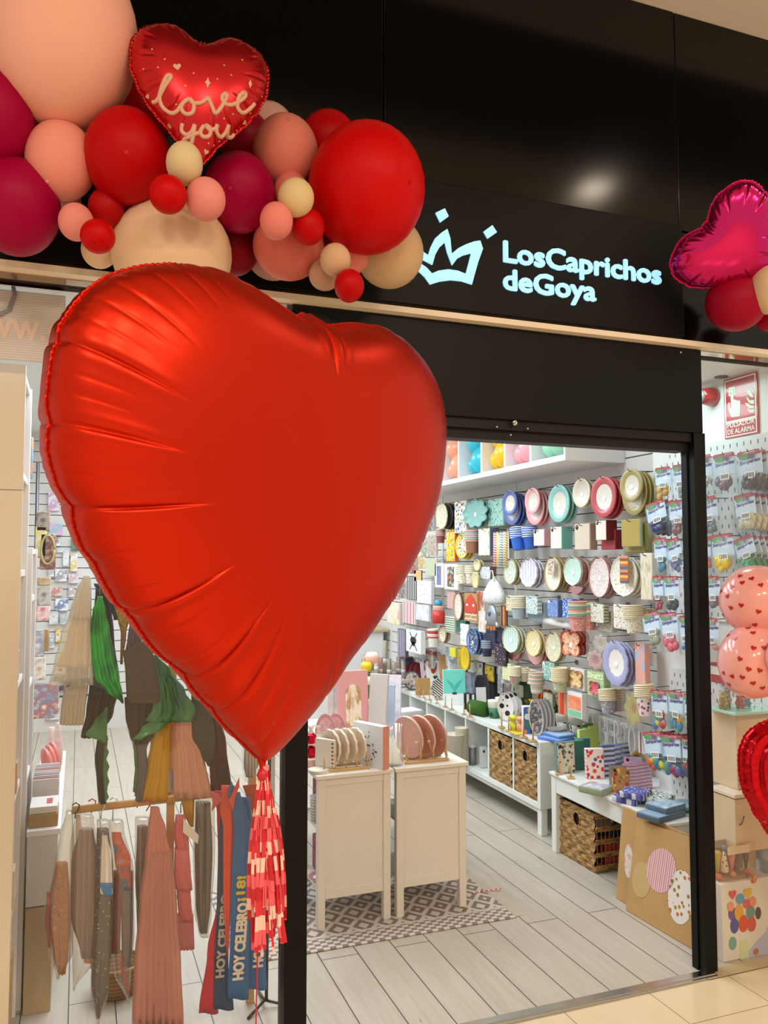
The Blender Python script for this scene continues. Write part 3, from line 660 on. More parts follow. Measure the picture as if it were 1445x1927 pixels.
# ribbed red foil heart low at the right edge, seen from its side
pr = atY(1478, 1530, 2.22); k = mpp(pr)
RO = squash(LY, 330*k, 345*k); RO[:, 1] -= np.where(np.abs(RO[:, 0]) < .09, (.09-np.abs(RO[:, 0]))*.42, 0)
cr = []; Hm = RO[:, 1].max(); Wm = RO[:, 0].max()
for j in range(26):
    t = j/26*2*math.pi; cr.append((math.cos(t)*Wm, Hm*.6+math.sin(t)*Wm, rng.uniform(.10, .25), rng.uniform(.10, .2), .03))
REDH = Foil(RO, .10, cr, 420, 60, None, .03, 60, 80, 3, rib=.0055, nrib=7)
fw = Vector((-.55, -.83, .05)).normalized(); ex = Vector((0, 0, 1)).cross(fw).normalized(); ez = fw.cross(ex)
MR = Matrix((ex, ez, fw)).transposed().to_4x4(); MR.translation = atY(1572, 1700, 2.22)
FOIL_RR = mat((.62, .004, .01), .14, .85, spec=.6)
T('red_heart_balloon', 'shiny red ribbed foil heart balloon cut by the lower right edge', 'balloon', [('front_sheet', REDH.sheet(MR, 1), FOIL_RR), ('back_sheet', REDH.sheet(MR, -1), FOIL_RR), ('seam', REDH.seam(MR, .005), FOIL_RR)])
# ---------------------------------------------------------------- tassel and ribbon under the giant heart
rt = random.Random(11); tp = tipw+Vector((.004, 0, -.012)); k = mpp(tp); strips = []
pm_ = [stripes(['c4142a', 'e8606a', 'f3c9bd', 'd12a3a'], 9, 2, .4), stripes(['e8606a', 'c4142a', 'c4142a', 'f3c9bd', 'e8606a'], 8, 2, .4), stripes(['f0b7ae', 'd12a3a', 'e8606a', 'b00a1e'], 11, 2, .4)]
def px2x(u): return atY(u, 1600, tp.y).x
def z_at(v): return atY(500, v, tp.y).z
cnt = 0
for tier, (v0, v1, u0, u1, n) in enumerate(((1440,1600,482,516,19),(1470,1690,474,526,22),(1520,1745,470,536,22),(1570,1792,476,536,20),(1600,1800,484,530,15))):
    for i in range(n):
        f = (i+rt.uniform(.1, .9))/n; ub = u0+(u1-u0)*f; ut = 497+(ub-500)*.25 if tier < 2 else 498+(ub-503)*.55; dy = rt.uniform(-.022, .022)
        vb = v1-rt.uniform(0, 60); w = rt.uniform(.0055, .009); y = tp.y+dy*.35; yb = tp.y+dy
        P = []; ns = 6
        sw = rt.uniform(-.006, .006)
        for s_ in range(ns+1):
            t = s_/ns; uu = ut+(ub-ut)*(t**.7); P.append((px2x(uu)+sw*math.sin(t*3), y+(yb-y)*t, z_at(v0)+(z_at(vb)-z_at(v0))*t))
        vs = []; fs = []; an = rt.uniform(-.7, .7); cx, cy = math.cos(an)*w/2, math.sin(an)*w/2
        for (x, yy, z) in P: vs += [(x-cx, yy-cy, z), (x+cx, yy+cy, z), (x+cx, yy+cy+.0008, z), (x-cx, yy-cy+.0008, z)]
        for s_ in range(ns):
            o = s_*4
            for q in range(4): fs.append((o+q, o+(q+1) % 4, o+4+(q+1) % 4, o+4+q))
        fs += [(0, 3, 2, 1), (ns*4, ns*4+1, ns*4+2, ns*4+3)]
        strips.append(('strip', MB().add(vs, fs), pm_[cnt % 3])); cnt += 1
T('paper_tassel', 'long red, pink and white paper fringe tassel under the giant heart', 'tassel', [('knot', MB().lathe([(.0, .0), (.009, .004), (.013, .014), (.008, .026), (0, .03)], 14, Matrix.Translation(tp+Vector((0, 0, -.018)))), mat('c4142a', .4))]+strips)
T('ribbon', 'thin red ribbon running down from the giant heart to the floor', 'ribbon', (MB().tube([tipw, tipw+Vector((-.002, .004, -.3)), tipw+Vector((-.006, .008, -.7)), Vector((tipw.x-.012, tipw.y+.01, .02)), Vector((tipw.x-.012, tipw.y+.01, .001))], .0014, 6), mat('b81420', .4)))
# ================================================================ SHOP FITTINGS AND GOODS
ORD = ['front', 'second', 'third', 'fourth', 'fifth', 'sixth']
def shape_pts(kind, n=48):
    o = []
    for i in range(n):
        t = 2*math.pi*i/n
        if kind == 'circle': r = 1
        elif kind == 'oct': r = min(1.0, math.cos(math.pi/8)/max(.01, math.cos((t % (math.pi/4))-math.pi/8))*1.0)*(1-.025*math.cos(8*t))
        elif kind == 'scallop': r = .97+.03*abs(math.sin(6*t))*2-.03
        elif kind == 'wavy': r = .97+.03*math.cos(10*t)
        elif kind == 'butterfly': r = .60+.40*abs(math.sin(2*t))**.8*(1.0 if math.sin(t) > 0 else .9)
        elif kind == 'house': c, s = abs(math.cos(t)), math.sin(t); r = min(1/max(.01, c)*.95, 1/(c+s+1e-6) if s > .2 else 9, .85/max(.01, -s) if s < 0 else 9, 1.25)
        elif kind == 'spike': r = .80+.20*abs(math.sin(4.5*t+.6))
        elif kind == 'flower': r = .74+.26*abs(math.cos(4*t))
        elif kind == 'coffin': c, s = abs(math.cos(t)), math.sin(t); r = min(.78/max(.01, c), 1/max(.01, abs(s)), 1.12/(c+abs(s)*.6))
        else: r = 1
        o.append((r*math.cos(t), r*math.sin(t)))
    return o
def plate_mb(M, w, h, thick=.014, kind='circle', ratio=.62, depth=.008):
    pts = shape_pts(kind); n = len(pts); vs = []; fs = []; ms = []
    rings = [(.02, 0, 0), (ratio, 0, 0), (ratio+.06, .35*depth, 1), (.985, depth, 1), (1.0, depth*.9, 1), (.99, depth-thick*.7, 1), (ratio, -thick, 1), (.02, -thick, 1)]
    for r, z, q in rings: vs += [M @ Vector((x*r*w/2, y*r*h/2, z)) for x, y in pts]
    for i in range(len(rings)-1):
        for j in range(n): fs.append((i*n+j, i*n+(j+1) % n, (i+1)*n+(j+1) % n, (i+1)*n+j)[::-1]); ms.append(0 if i < 1 else 1)
    fs.append(tuple(range(n))); ms.append(0); fs.append(tuple((len(rings)-1)*n+j for j in range(n))[::-1]); ms.append(1)
    return MB().add(vs, fs, ms, True)
def hook(M, w, h, what, reach=.20):
    """wire display hook fixed in the wall slot, its upturned tip just in front of the goods"""
    top = M @ Vector((0, h/2-.012, .012)); L = WX-top.x
    p = [top+Vector((-.012, 0, .014)), top+Vector((-.004, 0, .002)), top, top+Vector((L*.5, 0, .003)), top+Vector((L, 0, .004))]
    m = MB().tube(p, .0022, 6); m2 = MB().box((WX-.006, top.y-.014, top.z-.010), (WX, top.y+.014, top.z+.016))
    return T('display_hook', 'wire wall hook carrying the '+what, 'hook', [('wire', m, DARKMETAL), ('bracket', m2, METAL)], 'hooks on the slatted wall')
def plates(box, X, n, rim, cen, kind, desc, where='', dx=.026, drop=.004, ratio=.62, scales=None, hk=True, rims=None, sticker=True):
    M, w, h = card(*box, X)
    g = 'hanging packs of '+desc
    for i in range(n):
        s = scales[i] if scales else 1.0; hh = h*s
        Mi = off(M, 0, h/2-hh/2-i*drop if s != 1 else -i*drop, -i*dx)
        mr, mc = (rims[i] if rims else (rim, cen))
        parts = [('plates', plate_mb(Mi, w*s, hh, .014, kind, ratio), [mc, mr])]
        if sticker and i == 0: parts.append(('sticker', MB().lathe([(.017*min(1, w*5), 0), (.016*min(1, w*5), .001), (0, .001)], 16, off(Mi, 0, -.01, .0005)), mat('f0eee8', .4)))
        T('paper_plate_pack', f'{desc}, {ORD[i]} of its hanging stack{" "+where if where else ""}', 'paper plates', parts, g)
    if hk: hook(M, w, h, desc)
def peg(M, h, d):
    a = M @ Vector((0, h*.38, -d*.9)); return ('hanging_wire', MB().tube([a, (WX+.004, a.y, a.z+.004)], .0018, 5), DARKMETAL)
def pack(name, cat, box, X, d, front, side, label, disc=None, group=None, extra=None, hk=False, r=.003, printed=True):
    M, w, h = card(*box, X); parts = [('wrapper', lbox(MB(), M, w, h, d, 0, r), side)]
    if printed: parts.append(('front_print', lbox(MB(), M, w*.94, h*.95, .001, z=.0012), front))
    if disc: parts.append(('disc', MB().lathe([(w*.10, 0), (w*.09, .0015), (0, .0015)], 16, off(M, -w*.32, h*.36, .001)), mat(disc, .4)))
    if extra: parts += extra(M, w, h)
    if hk: hook(M, w, h, hk)
    elif X > 2.5 and WX-X-d > .004: parts.append(peg(M, h, d))
    return T(name, label, cat, parts, group)
def cup_mb(M, w, h, rims=7, frac=.5):
    """stack of nested paper cups: tapered body below, ring of rims above; axis = frame y"""
    R_ = w/2; pr = [(R_*.70, -h/2), (R_*.86, -h/2+h*(1-frac)), (R_*.86, -h/2+h*(1-frac))]; ms = [0, 1]
    for k in range(rims):
        z0 = -h/2+h*(1-frac)+h*frac*k/rims; z1 = z0+h*frac/rims
        pr += [(R_*.97, z0+(z1-z0)*.15), (R_*1.0, z0+(z1-z0)*.45), (R_*.97, z0+(z1-z0)*.8), (R_*.88, z1)]; ms += [1]*4
    pr += [(R_*.84, h/2), (R_*.80, h/2-h*.06), (0, h/2-h*.07)]; ms += [1, 2, 2]
    Mr = M @ Matrix.Rotation(-math.pi/2, 4, 'X')
    return MB().lathe(pr, 22, off(Mr, 0, 0, 0), ms[:len(pr)-1])
def cups(box, X, body, rim, label, rims=7, frac=.5, tilt=0.0, group='paper cups', name='paper_cup_stack'):
    M, w, h = card(*box, X); wc = min(w, h*.75); Mt = M @ Matrix.Rotation(tilt, 4, 'Z')
    a = cup_mb(Mt, wc, h, rims, frac)
    b0 = MB(); b1 = MB()
    for f, m, s in zip(a.f, a.m, a.s): (b0 if m == 0 else b1).add([a.v[i] for i in f], [list(range(len(f)))], 0, True)
    return T(name, label, 'paper cups', [('cup', b0, body), ('rims', b1, rim), peg(M, h, 0)], group)
# ---------------------------------------------------------------- balloon shelf above the slatted wall
W5 = mat('eeeceb', .4)
BZ0, BZ1 = 2.115, 2.50
sh = MB().rbox((2.47, 3.80, BZ0-.012), (2.864, 8.1, BZ0+.022), .003); top = MB().rbox((2.47, 3.80, BZ1), (2.864, 8.1, BZ1+.03), .003)
ends = [MB().rbox((2.47, 3.785, BZ0-.012), (2.864, 3.80, BZ1+.03), .002)]
div = [4.16, 4.47, 4.785, 5.13, 5.46, 5.79, 6.12]
parts = [('bottom_board', sh, W5), ('top_board', top, W5), ('end_panel', ends[0], W5), ('back_board', MB().box((2.85, 3.80, BZ0), (2.864, 8.1, BZ1)), W5)]
for y in div: parts.append(('divider', MB().rbox((2.475, y-.010, BZ0+.022), (2.85, y+.010, BZ1), .002), W5))
T('balloon_shelf', 'long white wall shelf of open cubes holding coloured balloons', 'shelf', parts)
CUB = [(3.985, .15, '93cfae', 'mint green'), (4.315, .14, 'eea2aa', 'pink'), (4.63, .14, 'e6b619', 'yellow'), (4.955, .15, '2fb3c6', 'turquoise'), (5.29, .15, 'f2a483', 'peach')]
POS = ['front left', 'front right', 'upper', 'back']
for yc, hw, c, nm in CUB:
    for q, (dy, z, x, r, d) in enumerate(((.080, .085, 2.58, .070, 'lower left one'), (-.045, .107, 2.575, .100, 'lower right one'), (.066, .245, 2.585, .088, 'upper left one'), (-.070, .285, 2.60, .078, 'upper right one'))):
        prof = [(0, -r*1.1)]+[(r*math.sin(math.pi*i/12)*(1-.05*(i < 5)), -r*math.cos(math.pi*i/12)*(1.08 if i < 6 else 1)) for i in range(1, 12)]+[(0, r)]
        M = Matrix.Translation((x, yc+dy, BZ0+.022+z-.005)) @ Matrix.Rotation(R(-60+25*q), 4, 'Y') @ Matrix.Rotation(R(20*q-30), 4, 'X')
        T('balloon', f'glossy {nm} balloon in the wall shelf cube, {d}', 'balloon', (MB().lathe(prof, 24, M), mat(c, .25)), 'balloons in the wall shelf')
# ---------------------------------------------------------------- goods hanging on the slatted wall
XA = 2.66
wht = mat('d4cec2', .35, coat=.2)
def cm(c): return mat(c, .32, coat=.25)
plates((946,923,974,970), XA-.02, 1, cm('5566a8'), wht, 'circle', 'small navy rimmed white plate pack', 'on the top row')
plates((948,926,981,988), XA+.012, 3, cm('55639c'), wht, 'circle', 'large navy rimmed plate pack', 'on the top row', hk=False)
plates((989,918,1017,967), XA-.02, 1, cm('dfa0a2'), wht, 'circle', 'small pink rimmed white plate pack', 'on the top row')
plates((991,920,1025,988), XA+.012, 3, cm('dba0a3'), wht, 'circle', 'large pink rimmed plate pack', 'on the top row', hk=False)
plates((1033,912,1073,983), XA, 3, cm('86bdb4'), wht, 'circle', 'teal rimmed white plate pack', 'on the top row')
plates((1079,900,1112,955), XA, 2, cm('d5cbb2'), wht, 'circle', 'plain cream plate pack', 'on the top row')
plates((1113,896,1161,974), XA, 3, cm('b4454a'), wht, 'circle', 'red rimmed white plate pack', 'on the top row')
plates((1168,882,1210,945), XA-.02, 1, cm('a08f55'), wht, 'circle', 'small olive gold plate pack', 'on the top row')
plates((1172,884,1218,970), XA+.012, 3, cm('9a8b52'), mat('c9c5a8', .35), 'circle', 'large olive gold plate pack', 'on the top row', hk=False)
flor = dots('e5dcc6', ['c98a7a', '8fa382', 'd8b070', '7f95a8', 'c77a55'], 75, .36)
plates((821,946,843,997), XA-.02, 1, mat('d9cfae', .4), flor, 'oct', 'cream floral octagon plate pack', 'at the far end')
plates((828,945,854,997), XA+.01, 3, mat('26241f', .4), mat('2c2a26', .4), 'oct', 'black octagon plate pack', 'behind the floral one', hk=False, sticker=False)
dino = dots('e9e2d6', ['c0392b', '2d6a4f', '2b4c8c', 'd99a3a', '5b7f9c'], 38, .42)
pack('napkin_pack', 'napkins', (855,943,877,1003), XA, .02, dino, wht, 'white napkin pack printed with red, green and blue dinosaurs', hk='dinosaur napkins')
plates((871,938,919,994), XA-.01, 2, mat('6fa39c', .4), mat('7fb0a6', .4), 'spike', 'teal dinosaur head shaped plate pack', 'on the top row', ratio=.85)
tiger = dots('8fc0b4', ['c98f3a', '3f3a33', 'e8d8a0', '7fb06a'], 55, .3)
pack('napkin_pack', 'napkins', (918,939,947,990), XA+.02, .02, tiger, mat('8fc0b4', .4), 'teal napkin pack with a gold tiger print', hk='tiger napkins')
# second row
pack('paper_bag_pack', 'paper bags', (953,993,970,1030), XA+.03, .012, mat('2a4fa8', .4), mat('2a4fa8', .4), 'bright blue card pack with a gold disc, left of the striped cups', disc='b08a3a', hk='blue card pack')
bst = stripes(['2e62b8', 'dfe6ee'], 70, 2, .35)
cups((965,992,986,1035), XA, mat('2a62c0', .35), bst, 'blue and white striped cup stack, left of the pair', 6, .5, R(8))
cups((988,991,1008,1033), XA+.03, mat('2a5ab4', .35), bst, 'blue and white striped cup stack, right of the pair', 6, .5, R(8))
pack('napkin_pack', 'napkins', (1004,996,1024,1027), XA, .06, mat('e9e2da', .4), mat('e2a3a8', .4), 'small boxy pink napkin pack with white front and dark dot', disc='2b2624', hk='pink napkins')
pack('napkin_pack', 'napkins', (1036,991,1057,1033), XA, .075, mat('dfd9cf', .4), mat('6fb3a4', .4), 'teal napkin pack with white front and dark dot', disc='2b2624', hk='teal napkins')
pack('napkin_pack', 'napkins', (1081,985,1110,1035), XA, .05, mat('d3c4b0', .25), mat('b7a794', .3), 'beige shiny napkin pack with dark dot', disc='2b2624', hk='beige napkins')
pack('napkin_pack', 'napkins', (1131,997,1158,1034), XA+.05, .05, mat('b2404a', .3), mat('8a2a33', .3), 'red napkin pack hanging lowest under the red plates')
pack('napkin_pack', 'napkins', (1121,979,1141,1017), XA, .07, mat('e3d8cc', .35), mat('7c2530', .3), 'red napkin box with white front and dark dot', disc='2b2624', hk='red napkin boxes')
pack('napkin_pack', 'napkins', (1169,977,1205,1029), XA-.01, .015, mat('b09a52', .22), mat('9aa78a', .3), 'gold napkin pack in front, under the olive plates', hk='gold napkins')
pack('napkin_pack', 'napkins', (1176,980,1214,1040), XA+.03, .09, mat('a59352', .22), mat('8c8250', .3), 'larger gold napkin pack behind the front gold one')
cups((822,996,836,1022), XA, mat('8d5552', .4), mat('c69a96', .4), 'rosy grey cup stack under the black octagon plates', 4, .5)
pack('straw_box', 'straws', (839,1000,856,1057), XA, .03, dots('e0c21d', ['d9542a', '2f6fb0', 'e8e2d0'], 40, .35), mat('d8641f', .4), 'yellow and orange straw box with dinosaur print', extra=lambda M, w, h: [('straws', lbox(lbox(MB(), off(M, -w*.15, h*.42, -.01), w*.12, h*.3, .006), off(M, w*.12, h*.42, -.01), w*.12, h*.3, .006), mat('e0b81c', .4))])
plates((858,1005,882,1051), XA, 3, mat('d6c637', .4), dots('e6e3c9', ['c8412c', '2f62b0', '2d7f5a', 'd98a2a'], 50, .42), 'circle', 'yellow rimmed dinosaur plate pack', 'on the second row', ratio=.8)
cups((880,998,899,1041), XA, mat('96674c', .5), stripes(['c8493a', 'e9e4d8', '4c8f8a', 'e9e4d8'], 45, 2), 'brown cup stack with red, white and teal striped rims', 6, .5)
pack('treat_bag_pack', 'treat bags', (900,994,922,1046), XA, .07, dots('e8e8e2', ['e6c84f', 'd88a6a', '8fb5c9'], 28, .3), stripes(['4a8f6c', '5b6d7c', 'c8a85a'], 16, 1), 'white treat bag pack with a green striped side', hk='treat bags')
def straws(M, w, h):
    o = []
    for i, c in enumerate((['d4506a', 'efe3de'], ['e7c84a', 'efe9d8'], ['4a86b4', 'e8e8e4'], ['c9a24a', 'efe3c8'])):
        o.append(('straw', MB().tube([M @ Vector((w*(-.35+.23*i), -h*.5, .004)), M @ Vector((w*(-.35+.23*i)+.006, h*.5, .004))], w*.10, 8), stripes(c, 60, 2, .4, .5)))
    return o
pack('straw_pack', 'straws', (930,1001,957,1066), XA, .006, mat('e6dfd2', .4), mat('e6dfd2', .4), 'pack of striped paper straws in pink, yellow and blue', extra=straws, hk='paper straws')
# third row
mintf = dots('c5d6c4', ['c9a45a', 'c57f6a', '8fa78a', 'e8e4d4'], 90, .36)
plates((948,1050,973,1100), XA, 3, mat('c3b48a', .4), mintf, 'oct', 'mint floral octagon plate pack', 'on the third row', ratio=.93)
plates((979,1050,1012,1105), XA-.02, 3, mat('dcd9e4', .4), stripes(['c4c2da', 'e2e0ea'], 30, 1, .4), 'scallop', 'lavender striped scalloped plate pack', 'on the third row', ratio=.93)
plates((1025,1047,1057,1112), XA, 4, mat('b29a5e', .35), mat('e3dac8', .4), 'circle', 'cream oval plate pack with gold edge', 'on the third row', ratio=.93)
pack('gift_card', 'card', (1031,1053,1043,1081), XA-.03, .004, dots('cdbfae', ['6a5d55', 'a5826a'], 60, .4), mat('cdbfae', .5), 'small brown printed card clipped over the cream oval plates')
dm = dots('b9d6c8', ['7fa898', 'd8e6dc'], 90, .3)
plates((1061,1046,1096,1103), XA-.02, 4, None, None, 'oct', 'mint and coral scalloped plate pack', 'on the third row', ratio=.95, rims=[(mat('dfe3d8', .4), dm), (mat('c2725a', .4), dm), (mat('d6cdb4', .4), dm), (mat('c98f86', .4), dm)])
plates((1066,1060,1102,1120), XA+.075, 2, mat('dba6a8', .4), mat('dfadb0', .4), 'oct', 'rose pink octagon plate pack', 'behind the mint ones', hk=False, sticker=False)
pinkdot = dots('e2d6d2', ['b56a72', '9d7f84'], 120, .33)
plates((1109,1047,1148,1124), XA, 3, mat('cf9a98', .4), pinkdot, 'circle', 'large rose dotted oval plate pack', 'on the third row', ratio=.95)
garden = dots('e4e1d4', ['c98a6a', '8f9f82', 'b5a07a', 'c2a5a0'], 60, .28)
plates((1149,1044,1201,1124), XA-.01, 4, mat('e6e3d6', .35), garden, 'oct', 'large white garden floral scalloped plate pack', 'on the third row', ratio=.9)
pack('gift_card', 'card', (1166,1046,1182,1098), XA-.04, .008, stripes(['3a6a78', 'c55a3a', 'e0b04a', '8a4a3a', 'd9856a'], 14, 2), mat('b58a3a', .4), 'bright patterned candle card hung over the white garden plates')
pack('cutlery_pack', 'cutlery', (1205,1041,1228,1129), XA, .03, marble(['c9b98e', 'e8e2cf', 'b8a67c'], 40, .25, 0, (1, 1, .3)), mat('ddd8cb', .25), 'bag of cream wooden cutlery right of the garden plates', hk='bag of cutlery')
pack('napkin_pack', 'napkins', (800,1050,821,1084), XA, .015, stripes(['5d8a5a', 'dfe2d2', 'e2d6b0'], 50, 1, .5, .4), wht, 'green and cream striped napkin pack near the heart edge')
def window_box(c):
    return lambda M, w, h: [('window', lbox(MB(), off(M, -w*.02, 0, .0014), w*.5, h*.78, .001), c)]
pack('gift_box', 'box', (818,1060,835,1106), XA, .03, mat('eceae6', .4), mat('d8d6d2', .4), 'white box with a blue window panel, left of the two', extra=window_box(marble(['3c62a0', '6a8cc0', 'c8564a'], 20)))
pack('gift_box', 'box', (836,1061,862,1110), XA-.02, .05, mat('eceae6', .4), mat('d3d1cd', .4), 'white box with a dark figure print, right of the two', extra=window_box(marble(['efe9e2', '3a3532', 'd98f6a'], 30)))
spots = dots('e4dfc8', ['c8412c', '3a68a8', 'd9a53a'], 55, .25)
cups((862,1065,878,1099), XA, spots, mat('dcd6bd', .45), 'cream cup stack with coloured spots, left of the pair', 4, .45, R(10))
cups((878,1064,896,1098), XA, spots, mat('dcd6bd', .45), 'cream cup stack with coloured spots, right of the pair', 4, .45)
plates((892,1052,905,1075), XA-.01, 2, mat('cfc596', .4), mat('ddd4a8', .4), 'oct', 'small pale yellow plate pack', 'above the spotted cups', sticker=False)
plates((889,1076,902,1106), XA-.03, 1, mat('d8cc92', .4), mat('ddd29c', .4), 'coffin', 'pale yellow tie shaped card', 'below the yellow plates', hk=False, sticker=False)
pack('gift_box', 'box', (903,1066,922,1090), XA, .05, dots('cfd5da', ['5a7aa0', '8a9aa8'], 60, .3), mat('6f5a4a', .5), 'small brown sided box with blue print on the third row')
# white netted bag
M, w, h = card(908,1085,943,1136, XA-.02)
bagm = MB(); bagm.lathe([(w*.30, -h*.5), (w*.5, -h*.42), (w*.46, -h*.1), (w*.22, h*.3), (w*.06, h*.44), (w*.09, h*.5)], 18, off(M, 0, 0, -.02) @ Matrix.Rotation(-math.pi/2, 4, 'X') @ Matrix.Diagonal((1, .45, 1, 1)))
T('net_bag', 'white knitted net bag with two white handles on the third row', 'bag', [('bag', bagm, dots('dfe0df', ['a9adb0', 'f2f2f0'], 90, .3)), ('handle', MB().tube([M @ Vector((-w*.12, h*.3, 0)), M @ Vector((-w*.05, h*.72, 0)), M @ Vector((w*.05, h*.72, 0)), M @ Vector((w*.14, h*.3, 0))], .004, 6), mat('e8e6e2', .6))])
# fourth row
def nap(box, front, side, label, dd=.035, disc=None, X=XA, hk=False): pack('napkin_pack', 'napkins', box, X, dd, front, side, label, disc, hk=hk)
nap((952,1121,968,1150), dots('d8cba8', ['b58a6a', '8a9a7a'], 70, .35), mat('d8cba8', .4), 'beige floral napkin pack left of the grey blue cups', hk='beige floral napkins')
cups((966,1121,987,1164), XA-.01, mat('9fadb4', .4), stripes(['cfc3a2', 'e4dcc4'], 90, 2), 'grey blue cup stack with cream rims on the fourth row', 7, .55)
nap((989,1122,1011,1156), dots('d3e0dc', ['7a9a96', 'b08a8a', '5f7f8a'], 110, .4), stripes(['8fb0b4', 'dfe5e2'], 40, 2), 'mint speckled napkin pack with scalloped blue side', hk='mint napkins')
nap((993,1133,1024,1169), mat('a9bccb', .4), mat('98acbc', .4), 'plain pale blue napkin pack behind the mint speckled one', X=XA+.05)
nap((1030,1128,1050,1161), dots('6d88bf', ['c5d0e6', '4f6aa8'], 90, .3), mat('56699a', .4), 'mid blue floral napkin pack with white oval', disc='e8e6e0', hk='mid blue napkins')
nap((1058,1127,1077,1163), dots('3f6fc4', ['dbe4f2', 'a8c0e8'], 80, .4), mat('4a6fb4', .4), 'strong blue and white floral napkin pack beside the tall cups', hk='strong blue napkins')
tc = dots('cf8f8a', ['b4625f', 'e0b9a8'], 90, .4); tr = stripes(['7fa99a', 'd6cfae', 'c98f86'], 24, 2)
cups((1077,1131,1100,1187), XA-.03, tc, tr, 'tall rose floral cup stack with teal rims, left of the pair', 10, .55)
cups((1100,1134,1118,1185), XA+.02, tc, tr, 'tall rose floral cup stack with teal rims, right of the pair', 10, .55)
M, w, h = card(1027,1166,1082,1183, XA+.06)
T('paper_roll', 'white table runner roll lying across hooks under the blue napkins', 'roll', [('roll', MB().tube([M @ Vector((-w/2, h*.15, 0)), M @ Vector((w/2, -h*.15, 0))], .020, 16), mat('e6e3e0', .4)), ('core', MB().tube([M @ Vector((-w/2-.002, h*.15, 0)), M @ Vector((-w/2, h*.15, 0))], .012, 12), mat('b7aa98', .6))])
wf = dots('e6e1d6', ['8a5f5a', '5f7a5a', '9a8a7a'], 130, .38)
nap((1111,1136,1136,1172), wf, stripes(['7f8f6a', 'd6d2c2'], 60, 2), 'white napkin pack with tiny dark floral sprigs', hk='sprigged napkins')
nap((1124,1150,1152,1189), dots('dcd8ca', ['8f9a7a', 'a89a8a'], 110, .34), mat('cfcaba', .4), 'paler sprigged napkin pack hanging behind and below', X=XA+.05)
nap((1154,1138,1184,1184), dots('e4dfd0', ['c56a4a', '6f86a0', 'c9a05a', '7a8f6a'], 85, .34), mat('d6d0bf', .4), 'white napkin pack with orange and blue wild flowers', hk='wild flower napkins')
cups((1176,1139,1209,1191), XA-.04, dots('ddd8c6', ['c59a5a', '8a9fa8', '7f9a6a'], 80, .3), stripes(['cdbf98', 'ece4cc'], 90, 2), 'cream wild flower cup stack with ribbed rims', 9, .5, R(6))
cups((1206,1144,1226,1186), XA+.06, mat('d6cbb0', .4), stripes(['bba987', 'dccfae'], 60, 2), 'plain tan cup stack at the pier end of the fourth row', 7, .5)
nap((841,1112,856,1146), checks('b2323c', 'e6dcd8', 90), wht, 'red and white gingham napkin pack', X=XA)
plates((854,1114,870,1168), XA, 2, mat('b08a6a', .4), dots('e6e0d2', ['b8524a', '6a8a7a', 'c9a07a'], 60, .3), 'circle', 'white meadow print oval plate pack', 'beside the barn box', ratio=.85)
M, w, h = card(874,1116,898,1170, XA-.02)
barn = MB().poly([[(-w*.46, -h*.18), (w*.46, -h*.18), (w*.46, h*.14), (w*.2, h*.36), (0, h*.46), (-w*.2, h*.36), (-w*.46, h*.14)]], off(M, 0, 0, .001), .004)
T('gift_box', 'kraft favour box with a red barn front and white fence', 'box', [('box', lbox(MB(), M, w, h*.98, .05), mat('b98a55', .6)), ('barn', barn, mat('cc4430', .5)),
  ('window', lbox(lbox(MB(), off(M, -w*.25, h*.08, .006), w*.14, h*.08, .001), off(M, w*.25, h*.08, .006), w*.14, h*.08, .001), mat('ece8e0', .5)),
  ('fence', lbox(lbox(lbox(MB(), off(M, 0, -h*.26, .002), w*.9, h*.03, .002), off(M, 0, -h*.4, .002), w*.9, h*.03, .002), off(M, 0, -h*.33, .002) @ Matrix.Rotation(.6, 4, 'Z'), w*.5, h*.025, .002), mat('ece8e0', .5))])
pack('gift_card', 'card', (897,1112,911,1150), XA, .01, marble(['e9e7e4', 'c96a3a', '4a66a8'], 14), mat('e2e0dc', .5), 'white card with orange and blue bird picture')
M, w, h = card(911,1136,939,1187, XA-.03)
rk = MB().lathe([(0, -h*.30), (w*.34, -h*.30), (w*.30, h*.1), (w*.16, h*.42), (0, h*.5)], 16, off(M, 0, 0, -.005) @ Matrix.Rotation(-math.pi/2, 4, 'X') @ Matrix.Diagonal((1, .35, 1, 1)))
T('rocket_decoration', 'silver grey rocket with orange flames on the fourth row', 'decoration', [peg(M, h, 0), ('body', rk, mat('9aa1a8', .3, .3)), ('fin', lbox(MB(), off(M, 0, -h*.22, .004), w*.8, h*.12, .008), mat('e6e4e0', .4)), ('flame', MB().poly([[(-w*.3, -h*.3), (-w*.2, -h*.46), (-w*.1, -h*.36), (0, -h*.5), (w*.1, -h*.36), (w*.2, -h*.46), (w*.3, -h*.3)]], M, .004), mat('ee7f3a', .4)), ('porthole', MB().lathe([(w*.08, 0), (w*.06, .003), (0, .003)], 12, off(M, 0, h*.12, .018)), mat('2f4f8a', .3))])
pack('gift_card', 'card', (900,1150,913,1190), XA-.01, .01, marble(['2a4a9c', 'e8e4de', 'd98a3a'], 18, .5, 0, (1, 1, .4)), wht, 'white card with a blue and orange rocket picture')
pack('straw_pack', 'straws', (942,1140,953,1178), XA, .01, stripes(['c5533a', '2c2a3a', 'd9a23a'], 22, 1), mat('2c2a36', .5), 'dark pack of coloured sparklers beside the rocket')
